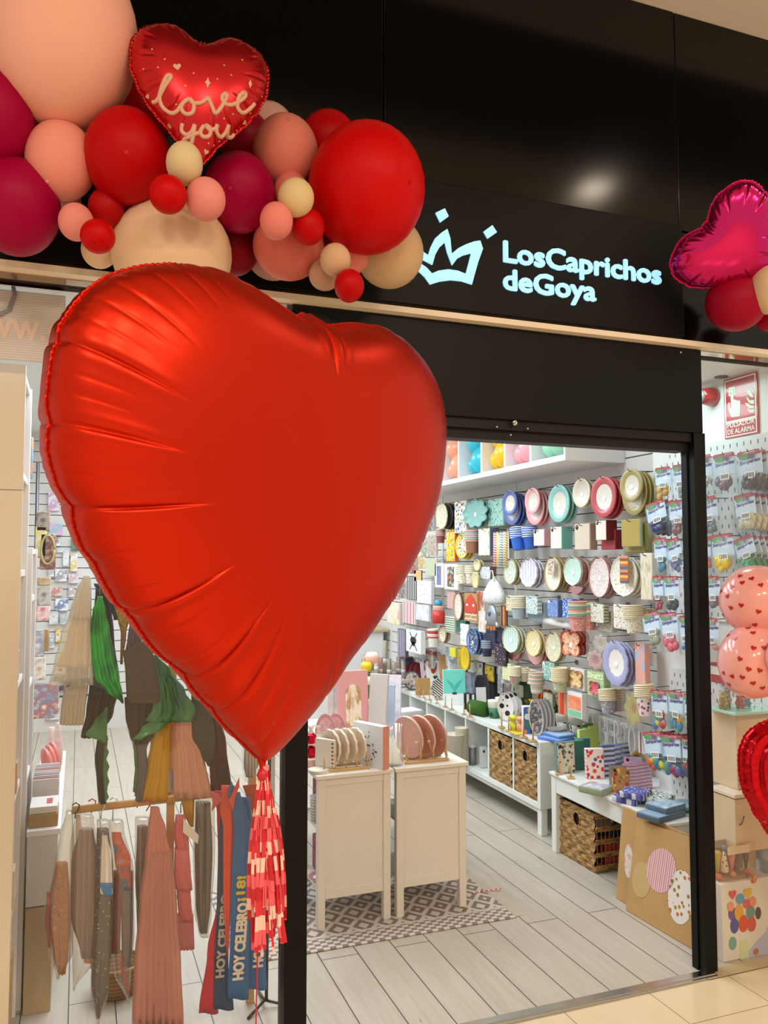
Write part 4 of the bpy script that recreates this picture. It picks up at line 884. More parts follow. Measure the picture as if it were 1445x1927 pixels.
# fourth row far left
pack('gift_box', 'box', (765,1084,784,1129), XA, .05, stripes(['26242a', 'cfcac6'], 26, 1), mat('3a3838', .5), 'black box with white stripes near the heart edge', )
pack('paper_bag', 'paper bag', (784,1093,811,1136), XA-.02, .03, dots('e8e8ee', ['d9803a', '5a6ac0', 'c84a5a', '4a9ac0'], 45, .22), mat('dcdce2', .5), 'white paper bag with coloured candles print')
pack('paper_bag', 'paper bag', (782,1138,807,1168), XA-.02, .02, marble(['e6e6e8', 'dcdcde', 'b8b4b0'], 10), mat('d6d6d8', .5), 'white paper bag with a curved garland, below the candle bag')
pack('wooden_plate', 'plate', (779,1073,793,1094), XA, .01, mat('d9b67a', .5), mat('6a4632', .5), 'small golden wooden dish hanging near the heart edge')
M, w, h = card(812,1128,839,1173, XA-.03); w = 27*mpp(M.translation)
T('paper_lantern', 'red and pink character cup with a bright blue ball top', 'decoration', [('base', MB().lathe([(w*.42, -h*.5), (w*.46, -h*.2), (w*.44, -.0)], 18, M @ Matrix.Rotation(-math.pi/2, 4, 'X')), mat('d03a34', .4)), ('body', MB().lathe([(w*.40, 0), (w*.40, h*.22), (w*.36, h*.24)], 18, M @ Matrix.Rotation(-math.pi/2, 4, 'X')), stripes(['e08a80', 'ecc0b4'], 60, 2)), peg(M, h*.2, 0), ('ball', MB().lathe([(0, h*.20), (w*.22, h*.24), (w*.28, h*.34), (w*.2, h*.46), (0, h*.5)], 18, M @ Matrix.Rotation(-math.pi/2, 4, 'X')), mat('2f9fc4', .3))])
pack('favour_bag', 'favour bag', (728,1134,752,1175), XA, .05, marble(['e8d23a', 'efeae0', 'e6a0a0'], 12), mat('d8d2c8', .4), 'yellow and pink favour bag near the heart edge')
pack('straw_pack', 'straws', (757,1132,781,1174), XA, .02, stripes(['e6e2e0', 'c83a5a', 'e8e4e2', 'd9a0a8'], 14, 1), wht, 'white and crimson straw pack near the heart edge')
# fifth row
ms_ = stripes(['b4d2c6', 'd6e4da'], 34, 1, .4)
plates((946,1176,978,1229), XA-.02, 3, mat('c8c8a4', .4), ms_, 'oct', 'mint striped octagon plate pack', 'on the fifth row', ratio=.93)
plates((949,1188,982,1244), XA+.05, 2, mat('d69a92', .4), mat('dca49c', .4), 'oct', 'coral octagon plate pack', 'behind the mint striped ones', hk=False, sticker=False)
plates((989,1183,1019,1236), XA-.02, 2, mat('cdb98a', .4), checks('d8c58e', 'e6dab2', 60), 'oct', 'straw yellow checked octagon plate pack', 'on the fifth row', ratio=.93)
plates((992,1192,1024,1252), XA+.03, 3, mat('d89f9c', .4), mat('dea8a4', .4), 'oct', 'soft pink octagon plate pack', 'behind the yellow checked ones', hk=False, sticker=False)
plates((1027,1189,1057,1245), XA, 2, mat('cbb98c', .4), dots('d8d4b8', ['a89a6a', '9aa88a', 'c9a58a'], 110, .36), 'circle', 'cream speckled oval plate pack', 'on the fifth row', ratio=.93)
plates((1053,1183,1096,1240), XA-.02, 3, mat('b5443a', .4), dots('dcae8c', ['c9564a', '5a6a8a', 'e2c49a', 'b8784a'], 60, .42), 'butterfly', 'orange butterfly shaped plate pack', 'on the fifth row', ratio=.9, drop=-.004)
M, w, h = card(1106,1190,1146,1264, XA)
T('flower_bag', 'clear bag holding a white daisy and a pink flower plate', 'bag', [peg(M, h, 0), ('daisy', plate_mb(off(M, w*.12, h*.22, -.006), w*.75, h*.5, .006, 'flower', .3), [mat('e2d77a', .5), mat('e6e2de', .5)]), ('flower', plate_mb(off(M, -w*.08, -h*.22, .004), w*.75, h*.5, .006, 'flower', .45), [mat('dd8f96', .5), mat('efc3c6', .5)]), ('bag', lbox(MB(), off(M, 0, 0, .012), w, h, .001), clear('f2f0ee', .06, .1, .06))])
plates((1136,1205,1184,1291), XA-.04, 3, mat('a2a6cc', .4), mat('e9e2dc', .4), 'scallop', 'big lavender blue rimmed round plate pack', 'on the fifth row', ratio=.60)
pack('gift_card', 'card', (1195,1210,1214,1294), XA-.02, .03, dots('dfa79c', ['eadfd8', 'aab4d4', 'c98a8a'], 14, .42), mat('d99a90', .4), 'tall pink card printed with a white egg and lilac bow', hk='tall pink card')
pack('gift_card', 'card', (1212,1216,1226,1252), XA+.05, .01, dots('d8dfe2', ['8aa0b8', 'c8a888'], 30, .3), wht, 'small pale blue printed card beside the tall pink card')
gal = dots('2a2a48', ['8a8ac0', 'e0ddd6', '4a4a7a'], 110, .2)
plates((879,1182,900,1231), XA-.02, 3, mat('5a7fae', .4), dots('3a4a78', ['d9a23a', 'c84a3a', '7fa8c8', 'e0dcd0'], 60, .35), 'circle', 'blue rimmed space rocket plate pack', 'on the fifth row', ratio=.82)
nap((911,1186,932,1222), gal, mat('2a2a44', .4), 'dark starry napkin pack right of the space plates', hk='starry napkins')
cups((909,1205,924,1235), XA-.01, gal, mat('8c93a4', .4), 'grey cup stack with starry print below the dark napkins', 4, .5)
pack('treat_bag_pack', 'treat bags', (932,1184,950,1210), XA+.01, .02, gal, mat('24243a', .4), 'navy starry card, upper of the two beside the mint plates')
pack('treat_bag_pack', 'treat bags', (931,1212,952,1252), XA-.01, .02, dots('2c2838', ['d95a3a', 'e0c8c0', 'd99a8a'], 60, .25), mat('24222e', .4), 'navy bag pack with rockets, lower of the two beside mint plates')
M, w, h = card(764,1186,792,1228, XA-.02)
T('pirate_bag', 'white paper bag with a black skull and crossbones', 'paper bag', [('bag', lbox(MB(), M, w, h, .04), mat('e8e8e4', .5)), ('handle', MB().tube([M @ Vector((-w*.2, h*.5, 0)), M @ Vector((-w*.15, h*.62, 0)), M @ Vector((w*.15, h*.62, 0)), M @ Vector((w*.2, h*.5, 0))], .003, 6), mat('5a9ad0', .5)),
  ('skull', MB().poly([shape_pts('circle', 16)], off(M, 0, h*.04, .001) @ Matrix.Diagonal((w*.20, h*.17, 1, 1)), .001).poly([[(-.5, -1), (.5, -1), (.5, .2), (-.5, .2)]], off(M, 0, -h*.06, .001) @ Matrix.Diagonal((w*.20, h*.14, 1, 1)), .001), mat('161414', .5)),
  ('crossbones', lbox(lbox(MB(), off(M, 0, 0, .0008) @ Matrix.Rotation(.75, 4, 'Z'), w*.66, h*.06, .0007), off(M, 0, 0, .0008) @ Matrix.Rotation(-.75, 4, 'Z'), w*.66, h*.06, .0007), mat('161414', .5)), peg(M, h, .04)])
pack('treat_bag_pack', 'treat bags', (748,1184,763,1236), XA, .03, stripes(['5a5468', 'c9c0c8', '8a7a98'], 24, 1), mat('5f5a66', .4), 'purple grey striped bag pack beside the pirate bag')
cups((808,1183,824,1217), XA-.01, mat('e6dfd4', .4), stripes(['e6dfd4', 'c23a34'], 24, 2), 'white cup stack with red bands', 4, .5)
plates((826,1177,840,1209), XA, 2, mat('b89a72', .4), dots('e4dcc8', ['b8624a', '7a8a6a'], 60, .3), 'circle', 'small tan rimmed meadow plate pack', 'on the fifth row', ratio=.85, sticker=False)
nap((837,1160,855,1191), stripes(['5a8a5a', 'e4e4da'], 60, 2, .5, .7), wht, 'white napkin pack with green slanted stripes and trucks')
nap((858,1166,876,1190), marble(['26544a', '3a7a6a'], 10), mat('2c5a52', .5), 'dark green napkin pack beside the striped one')
pack('gift_card', 'card', (866,1174,882,1215), XA-.02, .008, dots('ecebe8', ['2c2a2a', 'bab6b0'], 30, .2), wht, 'white card with black bow tie print')
plates((868,1216,884,1262), XA, 1, mat('d8b91c', .4), mat('d2b018', .4), 'circle', 'yellow paper lantern disc', 'above the fireman cups', hk=False, sticker=False)
pack('treat_bag_pack', 'treat bags', (846,1219,857,1236), XA, .02, mat('d9d23a', .4), mat('c8c030', .4), 'lime yellow bag pack under the meadow plates')
# sixth row
nap((945,1248,961,1280), dots('d3d6a2', ['b5ba82', 'e6e6c8'], 70, .35), mat('c9cc98', .4), 'pale lime napkin pack with scalloped edge', hk='lime napkins')
cups((957,1254,981,1286), XA-.02, stripes(['b8706a', '9a9a92'], 40, 1), stripes(['d6cba8', 'ece6d0'], 90, 2), 'terracotta striped cup stack with cream rims', 8, .55)
cups((980,1256,994,1282), XA+.04, mat('b5b096', .4), mat('d8d0b2', .4), 'plain sage cup stack behind the terracotta ones', 3, .4)
nap((991,1260,1012,1290), stripes(['d8b0a8', 'e6e0d4'], 50, 2), mat('d6c2b6', .4), 'pink and cream striped napkin pack behind cups', X=XA+.05, hk='pink striped napkins')
cups((998,1264,1022,1304), XA-.02, stripes(['d9a79c', 'e2d8be', 'a9bfae'], 30, 2), stripes(['9fb5a2', 'e4dcc2', 'd9a79c'], 40, 2), 'cream cup stack with pink and green striped rims', 10, .6)
nap((1020,1246,1043,1281), dots('8fb8ac', ['5f8f88', 'd8e4d8'], 80, .42), mat('7fa89c', .4), 'teal floral napkin pack with a white oval', disc='eceae2', hk='teal floral napkins')
cups((1041,1256,1066,1300), XA-.03, dots('b2bb98', ['d9a58a', 'e2dcc0', '7f9a7a'], 80, .35), stripes(['cfbf92', 'ece2c4'], 90, 2), 'sage floral cup stack with ribbed tan rims', 11, .6)
cups((1063,1258,1076,1292), XA+.04, mat('b8a67c', .4), stripes(['a8946a', 'd2c294'], 70, 2), 'tan ribbed cup stack behind the sage floral ones', 8, .6)
M, w, h = card(1073,1258,1100,1297, XA)
T('napkin_pack', 'butterfly shaped napkin pack in cream and orange', 'napkins', [('backing', lbox(MB(), M, w*.95, h, .03), mat('dcdad6', .3)), ('butterfly', plate_mb(off(M, 0, 0, .006), w, h, .005, 'butterfly', .9), [dots('e0c58e', ['c9733a', '8a7a5a', 'efe2bc'], 60, .4), mat('b8884a', .4)])])
M, w, h = card(1105,1262,1136,1311, XA-.01)
T('gift_bag', 'pale green gift bag with a pink butterfly cut out', 'gift bag', [peg(M, h, .04), ('bag', lbox(MB(), M, w, h, .045, 0, .002), dots('aecb9a', ['c7dcb6', '8fb07a'], 50, .3)), ('handle', MB().tube([M @ Vector((-w*.22, h*.5, -.01)), M @ Vector((-w*.18, h*.64, -.01)), M @ Vector((w*.18, h*.64, -.01)), M @ Vector((w*.22, h*.5, -.01))], .0035, 6), mat('3f4f3a', .6)), ('butterfly', plate_mb(off(M, 0, -h*.16, .004), w*.7, h*.6, .003, 'butterfly', .9), mat('cf5f6a', .5)), ('band', lbox(MB(), off(M, 0, h*.28, .002), w*.95, h*.2, .001), dots('d8e2b8', ['d9a23a', '7f9f5a'], 60, .35))])
cups((1131,1296,1156,1341), XA-.04, dots('8f93ac', ['c3b58a', 'd9d2c6', 'b08f98'], 70, .34), stripes(['cdbf98', 'ece4cc'], 90, 2), 'lavender floral cup stack, left of the lower pair', 8, .5, R(8))
cups((1153,1297,1174,1338), XA+.03, mat('9a8f8c', .4), stripes(['a89a7c', 'c9ba94'], 70, 2), 'mauve cup stack behind the lavender ones', 8, .5, R(8))
M, w, h = card(1174,1302,1212,1368, XA-.01)
T('flower_bag', 'clear bag with a big yellow flower plate', 'bag', [peg(M, h, 0), ('flower', plate_mb(off(M, 0, 0, -.002), w*.92, h*.95, .008, 'flower', .3), [mat('e0a25a', .5), mat('e2d873', .5)]), ('bag', lbox(MB(), off(M, 0, 0, .012), w*1.05, h*1.05, .001), clear('f2f0ee', .06, .1, .05))])
cups((1202,1288,1228,1346), XA-.05, dots('ded6d6', ['b54a7a', '6a5a8a', 'd9c45a', 'c98a9a'], 55, .42), stripes(['d2c6a4', 'f0e8d2'], 90, 2), 'white pansy print cup stack beside the pier', 6, .4, R(8))
pack('straw_pack', 'straws', (1050,1302,1065,1345), XA, .015, stripes(['d2503a', 'e08a4a', 'c83a34'], 16, 1), wht, 'orange and red straw pack above the football plates')
M, w, h = card(1068,1303,1095,1350, XA-.01)
T('gift_box', 'white box with orange ring and mint base print', 'box', [('box', lbox(MB(), M, w, h, .03), mat('eceae8', .4)), ('print', lbox(MB(), off(M, 0, h*.08, .001), w*.9, h*.55, .001), marble(['e8764a', 'f2a07a', 'e55a3a'], 14)), ('base_print', lbox(MB(), off(M, 0, -h*.35, .001), w*.9, h*.25, .001), mat('86c5a4', .4))])
# pale party hats and rim of goods on the far upper rows (each a hanging pack)
FAR = [((800,955,816,1000),'c9c6c0','4a4844','grey and black card pack'),((806,1006,820,1046),'d8d2c6','a88a7a','beige party bag'),((792,1010,805,1048),'e0ddd8','7a8a6a','white and green bag'),((770,1046,783,1080),'c8b8a8','8a3a44','pale box with red side'),((786,1046,799,1070),'e6e0d0','b8944a','cream and gold card'),((750,1092,763,1126),'d9c9c0','5a5458','pink grey card pack'),((736,1098,749,1128),'e2dccf','a8564a','cream card pack')]
for b, c1, c2, d in FAR: pack('card_pack', 'card', b, XA, .02, marble([c1, c2, c1], 30), mat(c1, .5), d+' hanging at the far end of the wall')
# silver hollow letters
M, w, h = card(1112,1345,1204,1414, 2.82)
SV = mat('ececec', .4); lb = 'CUBERTO'; prt = []
xs = -w/2
for i, ch in enumerate(lb):
    lw = w/len(lb)*.92; x0 = -w/2+i*w/len(lb); y0 = -h*.42-(.0)
    a = MB(); text(a, ch, off(M, x0, -h*.42, 0), lw, h*.80, .028, .0); b = MB(); text(b, ch, off(M, x0+lw*.12, -h*.38, .028), lw*.76, h*.72, .001)
    prt.append(('letter', a, SV, [('letter_face', b, mat('b4b4b6', .4))]))
T('marquee_letters', 'row of grey hollow marquee letters leaning on the wall behind the bench', 'letters', prt)
# striped wrapping paper sheets
pack('wrapping_paper', 'paper', (1201,1378,1222,1420), 2.72, .04, stripes(['d8cfc0', '8f6f74', 'e2dccf'], 22, 1), mat('ddd5c5', .5), 'pack of striped sheets standing beside the hollow letters')
# ================================================================ LOW FURNITURE AND WHAT STANDS ON IT
FWH = mat('dfe3df', .4); PAINT = mat('e2ded6', .45); EASEL = mat('c09a62', .5)
KZ = .525
kp = [('top_board', MB().rbox((2.472, 4.120, KZ-.034), (2.862, 6.43, KZ), .002), FWH), ('bottom_board', MB().rbox((2.472, 4.120, .15), (2.862, 6.43, .182), .002), FWH),
      ('plinth', MB().rbox((2.49, 4.12, .118), (2.50, 6.44, .15), .002), FWH), ('back_board', MB().box((2.85, 4.10, .182), (2.86, 6.43, KZ-.034)), FWH)]
for y in (4.102, 6.448): kp.append(('end_panel', MB().rbox((2.472, y-.017, .15), (2.862, y+.017, KZ), .002).lathe([(.004, 0), (.003, .001), (0, .001)], 10, frame((2.51, y-.017, KZ-.03), *FY)), FWH))
for y in (4.40, 4.717, 5.046, 5.376, 5.706, 6.036): kp.append(('divider', MB().rbox((2.476, y-.009, .182), (2.85, y+.009, KZ-.034), .0015), FWH))
for y in (4.112, 5.3, 6.42):
    for x in (2.50, 2.84): kp.append(('leg', MB().rbox((x-.02, y-.022, 0), (x+.02, y+.022, .15), .003), FWH))
T('shelf_unit', 'long low white cube shelf unit along the slatted wall', 'shelf', kp)
def wicker(h='9a7443'): return marble(['4f351a', '8f6c3c', 'b58c55', '6b4a26'], 20, .6, 0, (1, 1, 4.5), 4, .9)
def basket_woven(name, label, x0, x1, y0, y1, z0, z1, hole=True, openf=False):
    """rectangular woven basket: rows of bulging strands round four walls, rolled rim, round finger hole in front"""
    rows = int((z1-z0)/.026); P = MB(); n = 0
    def wall(a, b, out):
        L = (Vector(b)-Vector(a)).length; seg = max(6, int(L/.014)); vs = []; fs = []; d = Vector(out)
        for i in range(rows*4+1):
            z = z0+(z1-z0)*i/(rows*4)
            for j in range(seg+1):
                p = Vector(a)+(Vector(b)-Vector(a))*j/seg; bul = .0075*abs(math.sin(math.pi*i/4))*(1 if ((j//3)+(i//4)) % 2 else -.35)
                vs.append((p.x+d.x*bul, p.y+d.y*bul, z))
        w_ = seg+1
        for i in range(rows*4):
            zc = z0+(z1-z0)*(i+.5)/(rows*4)
            for j in range(seg):
                pc = Vector(a)+(Vector(b)-Vector(a))*(j+.5)/seg
                if hole and abs(out[0]) > .5 and out[0] < 0:
                    if ((pc.y-(y0+y1)/2)/.030)**2+((zc-(z1-.062))/.034)**2 < 1: continue
                fs.append((i*w_+j, i*w_+j+1, (i+1)*w_+j+1, (i+1)*w_+j))
        P.add(vs, fs, 0, True)
    def openside():
        for k in range(5):
            z = z0+.02+(z1-z0-.03)*k/4
            for q in range(3): P.tube([(x0+(x1-x0)*t/12, y0+.003*math.sin(t*1.7+q*2), z+(q-1)*.008) for t in range(13)], .0055, 6)
        for k in range(13): P.tube([(x0+.012+(x1-x0-.024)*k/12, y0, z0), (x0+.012+(x1-x0-.024)*k/12, y0, z1)], .0022, 5)
    wall((x0, y0, 0), (x0, y1, 0), (-1, 0, 0)); wall((x1, y0, 0), (x1, y1, 0), (1, 0, 0)); wall((x0, y0, 0), (x1, y0, 0), (0, -1, 0)) if not openf else openside(); wall((x0, y1, 0), (x1, y1, 0), (0, 1, 0))
    P.box((x0+.002, y0+.002, z0), (x1-.002, y1-.002, z0+.006))
    rim = MB().tube([(x0, y0, z1), (x1, y0, z1), (x1, y1, z1), (x0, y1, z1), (x0, y0, z1)], .006, 8)
    parts = [('woven_body', P, wicker()), ('rim', rim, wicker())]
    if hole:
        pts = [(x0-.003, (y0+y1)/2+.031*math.cos(t), z1-.062+.035*math.sin(t)) for t in [2*math.pi*i/20 for i in range(21)]]
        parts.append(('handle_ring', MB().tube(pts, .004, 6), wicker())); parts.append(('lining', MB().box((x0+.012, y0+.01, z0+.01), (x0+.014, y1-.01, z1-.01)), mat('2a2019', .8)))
    return T(name, label, 'basket', parts)
basket_woven('wicker_basket', 'woven basket in the cube at the near end of the shelf unit', 2.48, 2.82, 4.132, 4.382, .184, .474)
basket_woven('wicker_basket', 'woven basket in the second cube from the near end', 2.48, 2.82, 4.42, 4.70, .184, .474)
def proj(p):
    q = Vector(p)-EYE; z = q.dot(_f); return 722.5+CAM_F*q.dot(_r)/z, 963.5-CAM_F*q.dot(_u)/z
def base(u, v, z, hpx=0):
    """spot on a table or shelf; what would fall off its back edge is kept on it and grows downwards to reach it"""
    p = atZ(u, v, z)
    if z < C_TOP-.01 and p.x > 2.78: p = Vector((2.78, atX(u, v, 2.78).y, z))
    elif abs(z-C_TOP) < .01 and p.y > 4.48: q = atY(u, v, 4.48); p = Vector((q.x, 4.48, z))
    else: return p, hpx
    return p, hpx+proj(p)[1]-v
C_TOP = .645
def lathe_at(u, v, z, hpx, prof, n=20):
    """revolve a unit profile (radius, height in 0..1 of hpx) standing at a surveyed spot of a horizontal surface"""
    p, hpx = base(u, v, z, hpx); k = mpp(p)*hpx; return MB().lathe([(r*k, q*k) for r, q in prof], n, Matrix.Translation((p.x, p.y, z))), p, k
CUPP = [(.28, 0), (.40, .93), (.43, .94), (.43, 1), (.39, 1), (.37, .9), (0, .88)]
def sfr(u, v, z, wpx, hpx, yaw=0, lean=0.0):
    """frame standing on a horizontal surface with its foot at a surveyed spot, facing the room: centre, w, h"""
    p, hpx = base(u, v, z, hpx); k = mpp(p); d = Vector((-p.x, -p.y, 0)).normalized(); d = Matrix.Rotation(R(yaw), 3, 'Z') @ d
    ex = Vector((0, 0, 1)).cross(d); w, h = wpx*k/max(.5, math.cos(R(yaw))), hpx*k
    up = (Vector((0, 0, 1))-d*lean).normalized(); M = frame(tuple(Vector((p.x, p.y, z))+up*h/2), ex, up); return M, w, h
def box_on(name, cat, u, v, z, wpx, hpx, d, front, side, label, yaw=0, lean=0.0, disc=None, extra=None, group=None, easel=False):
    M, w, h = sfr(u, v, z, wpx, hpx, yaw, lean)
    parts = [('body', lbox(MB(), M, w, h, d, 0, .003), side), ('front_print', lbox(MB(), off(M, 0, 0, .001), w*.95, h*.96, .001), front)]
    if disc: parts.append(('disc', MB().lathe([(w*.1, 0), (w*.09, .0012), (0, .0012)], 16, off(M, -w*.32, h*.36, .001)), mat(disc, .4)))
    if extra: parts += extra(M, w, h)
    return T(name, label, cat, parts, group)
def easel(u, v, z, hpx, label):
    M, w, h = sfr(u, v, z, hpx*.5, hpx, 8)
    return T('display_peg', label, 'display stand', [('foot', lbox(MB(), off(M, 0, -h*.46, .02), h*.42, h*.09, h*.5, 0, .002), EASEL), ('upright', MB().tube([M @ Vector((0, -h*.46, 0)), M @ Vector((0, h*.5, 0))], h*.045, 8), EASEL)], 'little wooden display pegs')
def disc_on(u, v, z, wpx, hpx, mr, mc, kind, label, yaw=0, lean=.15, thick=.012, ratio=.62, name='paper_plate_pack', group=None):
    M, w, h = sfr(u, v, z, wpx, hpx, yaw, lean); return T(name, label, 'paper plates', [('plates', plate_mb(off(M, 0, 0, 0), w, h, thick, kind, ratio), [mc, mr])], group)
K = KZ
# --- on the shelf unit, far end to near end
for i in range(3):
    M, w, h = sfr(757-i*2, 1288-i*1, K+.03*i, 34, 7, 25); T('napkin_pack', f'red striped napkin pack lying flat at the far end, {["bottom","middle","top"][i]} of three', 'napkins', [('wrapper', lbox(MB(), off(M, 0, 0, .03), w, .026, .10, 0, .003), stripes(['b24a4a', 'e6dcd4', '3a3432', 'e6dcd4'], 60, 0))], 'flat striped napkin packs')
M, w, h = sfr(764, 1268, K, 28, 32, 10)
T('pirate_chest', 'small blue toy chest with brown lid and gold clasp', 'box', [('chest', lbox(MB(), off(M, 0, -h*.1, 0), w, h*.8, .05, 0, .003), mat('1f62b4', .4)), ('lid', MB().tube([M @ Vector((-w*.5, h*.34, -.02)), M @ Vector((w*.5, h*.34, -.02))], .024, 12), mat('4a2f24', .5)), ('clasp', lbox(MB(), off(M, -w*.05, -h*.1, .003), w*.14, h*.4, .003), mat('cfa23a', .3, .8))])
for i in range(3): disc_on(777+i*8, 1270+i*1.5, K, 24, 25, mat('7c2230', .4), mat('8a2a36', .4), 'circle', f'dark red round plate pack, {["left","middle","right"][i]} of three by the blue chest', 35, .2, .012, .8, group='dark red plate packs')
disc_on(776, 1299, K, 30, 36, mat('55504e', .3), marble(['3a3634', '8a7f7a', 'd9d2cc', 'c08a90'], 40, .25), 'circle', 'bagged dark marbled plate pack near the shelf front', 15, .12, .03, .85)
box_on('kraft_bag', 'paper bag', 798, 1308, K, 25, 31, .05, mat('b58d58', .6), mat('a9804c', .6), 'plain kraft paper bag on the shelf unit', 20, .1)
for i, (u, v) in enumerate(((802, 1278), (812, 1282))):
    m, p, k = lathe_at(u, v, K, 34, [(.22, 0), (.30, 1), (.28, 1), (0, .95)]); T('popcorn_cup', f'red and white striped popcorn cup, {["left","right"][i]} one behind the kraft bag', 'cup', [('cup', m, stripes(['c2453c', 'ece4d8'], 60, 1)), ('dark_print', MB().box((p.x-.021, p.y-.012, p.z+.03), (p.x-.017, p.y+.002, p.z+.05)), mat('2a2422', .5))], 'striped popcorn cups')
def bats(M, w, h): return [('bat_print', MB().poly([[(-w*.3, h*.1), (-w*.1, h*.2), (0, h*.12), (w*.1, h*.2), (w*.3, h*.1), (w*.08, h*.04), (0, -h*.06), (-w*.08, h*.04)]], off(M, 0, h*.12, .002), .001).poly([[(-w*.2, h*.1), (-w*.06, h*.18), (0, h*.1), (w*.06, h*.18), (w*.2, h*.1), (0, -h*.05)]], off(M, w*.1, -h*.25, .002), .001), mat('1c1a1a', .5))]
box_on('paper_bag', 'paper bag', 818, 1281, K, 23, 37, .03, mat('e8e6e0', .5), mat('d8d5ce', .5), 'white paper bag with black bat prints', 20, .2, extra=bats)
box_on('wooden_tag', 'tag', 838, 1270, K, 13, 37, .008, marble(['b58350', 'cf9f68', 'bb8a55'], 30, .5, 0, (1, 1, .2)), mat('a5753f', .5), 'tall brown wooden door hanger standing among the bags', 30, .2)
zeb = stripes(['2c2826', 'e6e0d6'], 50, 2, .5, .8)
disc_on(825, 1317, K, 28, 41, mat('b8b0a2', .4), zeb, 'spike', 'zebra striped animal shaped plate pack', 20, .1, .03, .9)
box_on('napkin_box', 'box', 810, 1262, K, 26, 42, .03, marble(['6f9ad0', 'e2e6ea', 'c5604a', '3f5f3a'], 22), mat('9fb8d0', .5), 'blue and white picture box behind the striped cups', 25)
M, w, h = sfr(874, 1260, K, 24, 52, 20)
T('toy_lantern', 'yellow lantern bag standing on a white and red base', 'decoration', [('lantern', MB().lathe([(0, h*-.05), (w*.42, 0), (w*.48, h*.22), (w*.3, h*.44), (0, h*.48)], 18, M @ Matrix.Rotation(-math.pi/2, 4, 'X')), mat('cfae12', .35)), ('base', lbox(MB(), off(M, 0, -h*.28, .01), w, h*.44, .05, 0, .004), dots('e9e5de', ['c23a3a', 'e6d8d0'], 40, .3))])
box_on('cutlery_bag', 'bag', 856, 1262, K, 16, 36, .03, marble(['dfe3e6', 'b9c2c8', 'f0f0f0'], 40, .2), mat('d6dadd', .3), 'clear bag of white cutlery left of the yellow lantern', 20, .15)
M, w, h = sfr(856, 1327, K, 42, 66, 8, .22)
T('gift_bag', 'large mermaid turquoise folder bag with white lower half', 'gift bag', [('bag', lbox(MB(), M, w, h, .02, 0, .002), mat('e6ecec', .45)), ('flap', lbox(MB(), off(M, 0, h*.16, .002), w*.99, h*.66, .003), mat('62d0bf', .4)), ('tail', MB().poly([[(-w*.38, h*.24), (0, -h*.14), (w*.38, h*.24), (w*.1, h*.12), (0, h*.02), (-w*.1, h*.12)]], off(M, 0, 0, .003), .002), mat('2fb3ab', .4)), ('tie', lbox(MB(), off(M, 0, -h*.17, .003), w*.2, h*.06, .004), mat('2a2a2c', .4))])
for i in range(3): box_on('gift_bag', 'gift bag', 884+i*8, 1325-i*2, K, 18, 60-i*3, .012, marble(['7f93b8', 'b7c4dc', '6f84ac'], 18), mat('c9b4bc', .4), f'lilac blue folder bag behind the turquoise one, {ORD[i] if i else "nearest"} in the row', 28, .28, group='lilac blue folder bags')
for i in range(2): box_on('gift_box', 'box', 879+i*10, 1335+i*1, K, 11, 30, .03, mat('25252b', .3), mat('2f2f36', .3), f'small black box with white band, {["left","right"][i]} one before the folders', 10, extra=lambda M, w, h: [('band', lbox(MB(), off(M, w*.1, h*.1, .003), w*.4, h*.7, .001), mat('e4e4e6', .4))], group='small black boxes')
for i in range(3):
    M, w, h = sfr(908+i*10, 1333-i*3, K, 34, 62-i*1.5, 18, .12)
    T('paper_plate_pack', f'black coffin shaped plate pack, {ORD[i] if i else "nearest"} of three by the grass roll', 'paper plates', [('plates', plate_mb(M, w, h, .014, 'coffin', .88), [mat('2b2c33', .35), mat('3c3d46', .35)])]+([('card', lbox(MB(), off(M, -w*.08, -h*.12, .012), w*.55, h*.5, .001), mat('e4e2de', .5))] if i == 0 else []), 'black coffin plates')
p = atZ(890, 1344, K); q = atZ(938, 1352, K); q = p+(q-p).normalized()*.125
T('grass_roll', 'roll of artificial green grass lying on the shelf unit', 'roll', (MB().tube([p+Vector((0, .02, .048)), p+Vector((.035, -.12, .048))], .048, 28), marble(['1d3a10', '3f6f1d', '2a5214'], 220, .9, 0, (1, 1, 1), 2, .8)))
for i, (u, v) in enumerate(((930, 1351), (944, 1346))):
    m, p, k = lathe_at(u, v, K, 33, [(.26, 0), (.345, .62)]); m2, _, _ = lathe_at(u, v, K, 33, [(.36, .60), (.37, .95), (.38, 1), (.34, 1), (0, .97)])
    T('football_cup', f'green paper cup with white rim stack, {["left","right"][i]} of the two by the grass roll', 'cup', [('cup', m, mat('3f7a55', .4)), ('rims', m2, mat('e8e6dc', .45)), ('print', MB().poly([shape_pts('circle', 14)], frame(tuple(p+Vector((-.030, -.016, .026))), Vector((.45, -.9, 0)), (0, 0, 1)) @ Matrix.Diagonal((.012, .014, 1, 1)), .002), mat('22221f', .5))], 'green football cups')
fb = dots('ecebea', ['1d1d1e'], 24, .42)
for i in range(4): disc_on(953+i*8, 1357-i*3, K, 30, 52-i*1, mat('d9d9d8', .35), fb, 'circle', f'black and white football plate pack, {ORD[i] if i else "nearest"} of the row', 22, .22, .012, .9, group='football plate packs')
disc_on(985, 1335, K, 44, 52, mat('1f4a33', .4), mat('28563c', .4), 'coffin', 'dark green shirt shaped plate pack at the back', 10, .2, .012, .85)
disc_on(984, 1338, K, 24, 42, mat('cfcfd2', .25, .3), mat('44464a', .3, .3), 'circle', 'silver rimmed dark dome bag before the green plates', 15, .2, .02, .7)
p = base(1003, 1352, K)[0]+Vector((0, 0, .05))
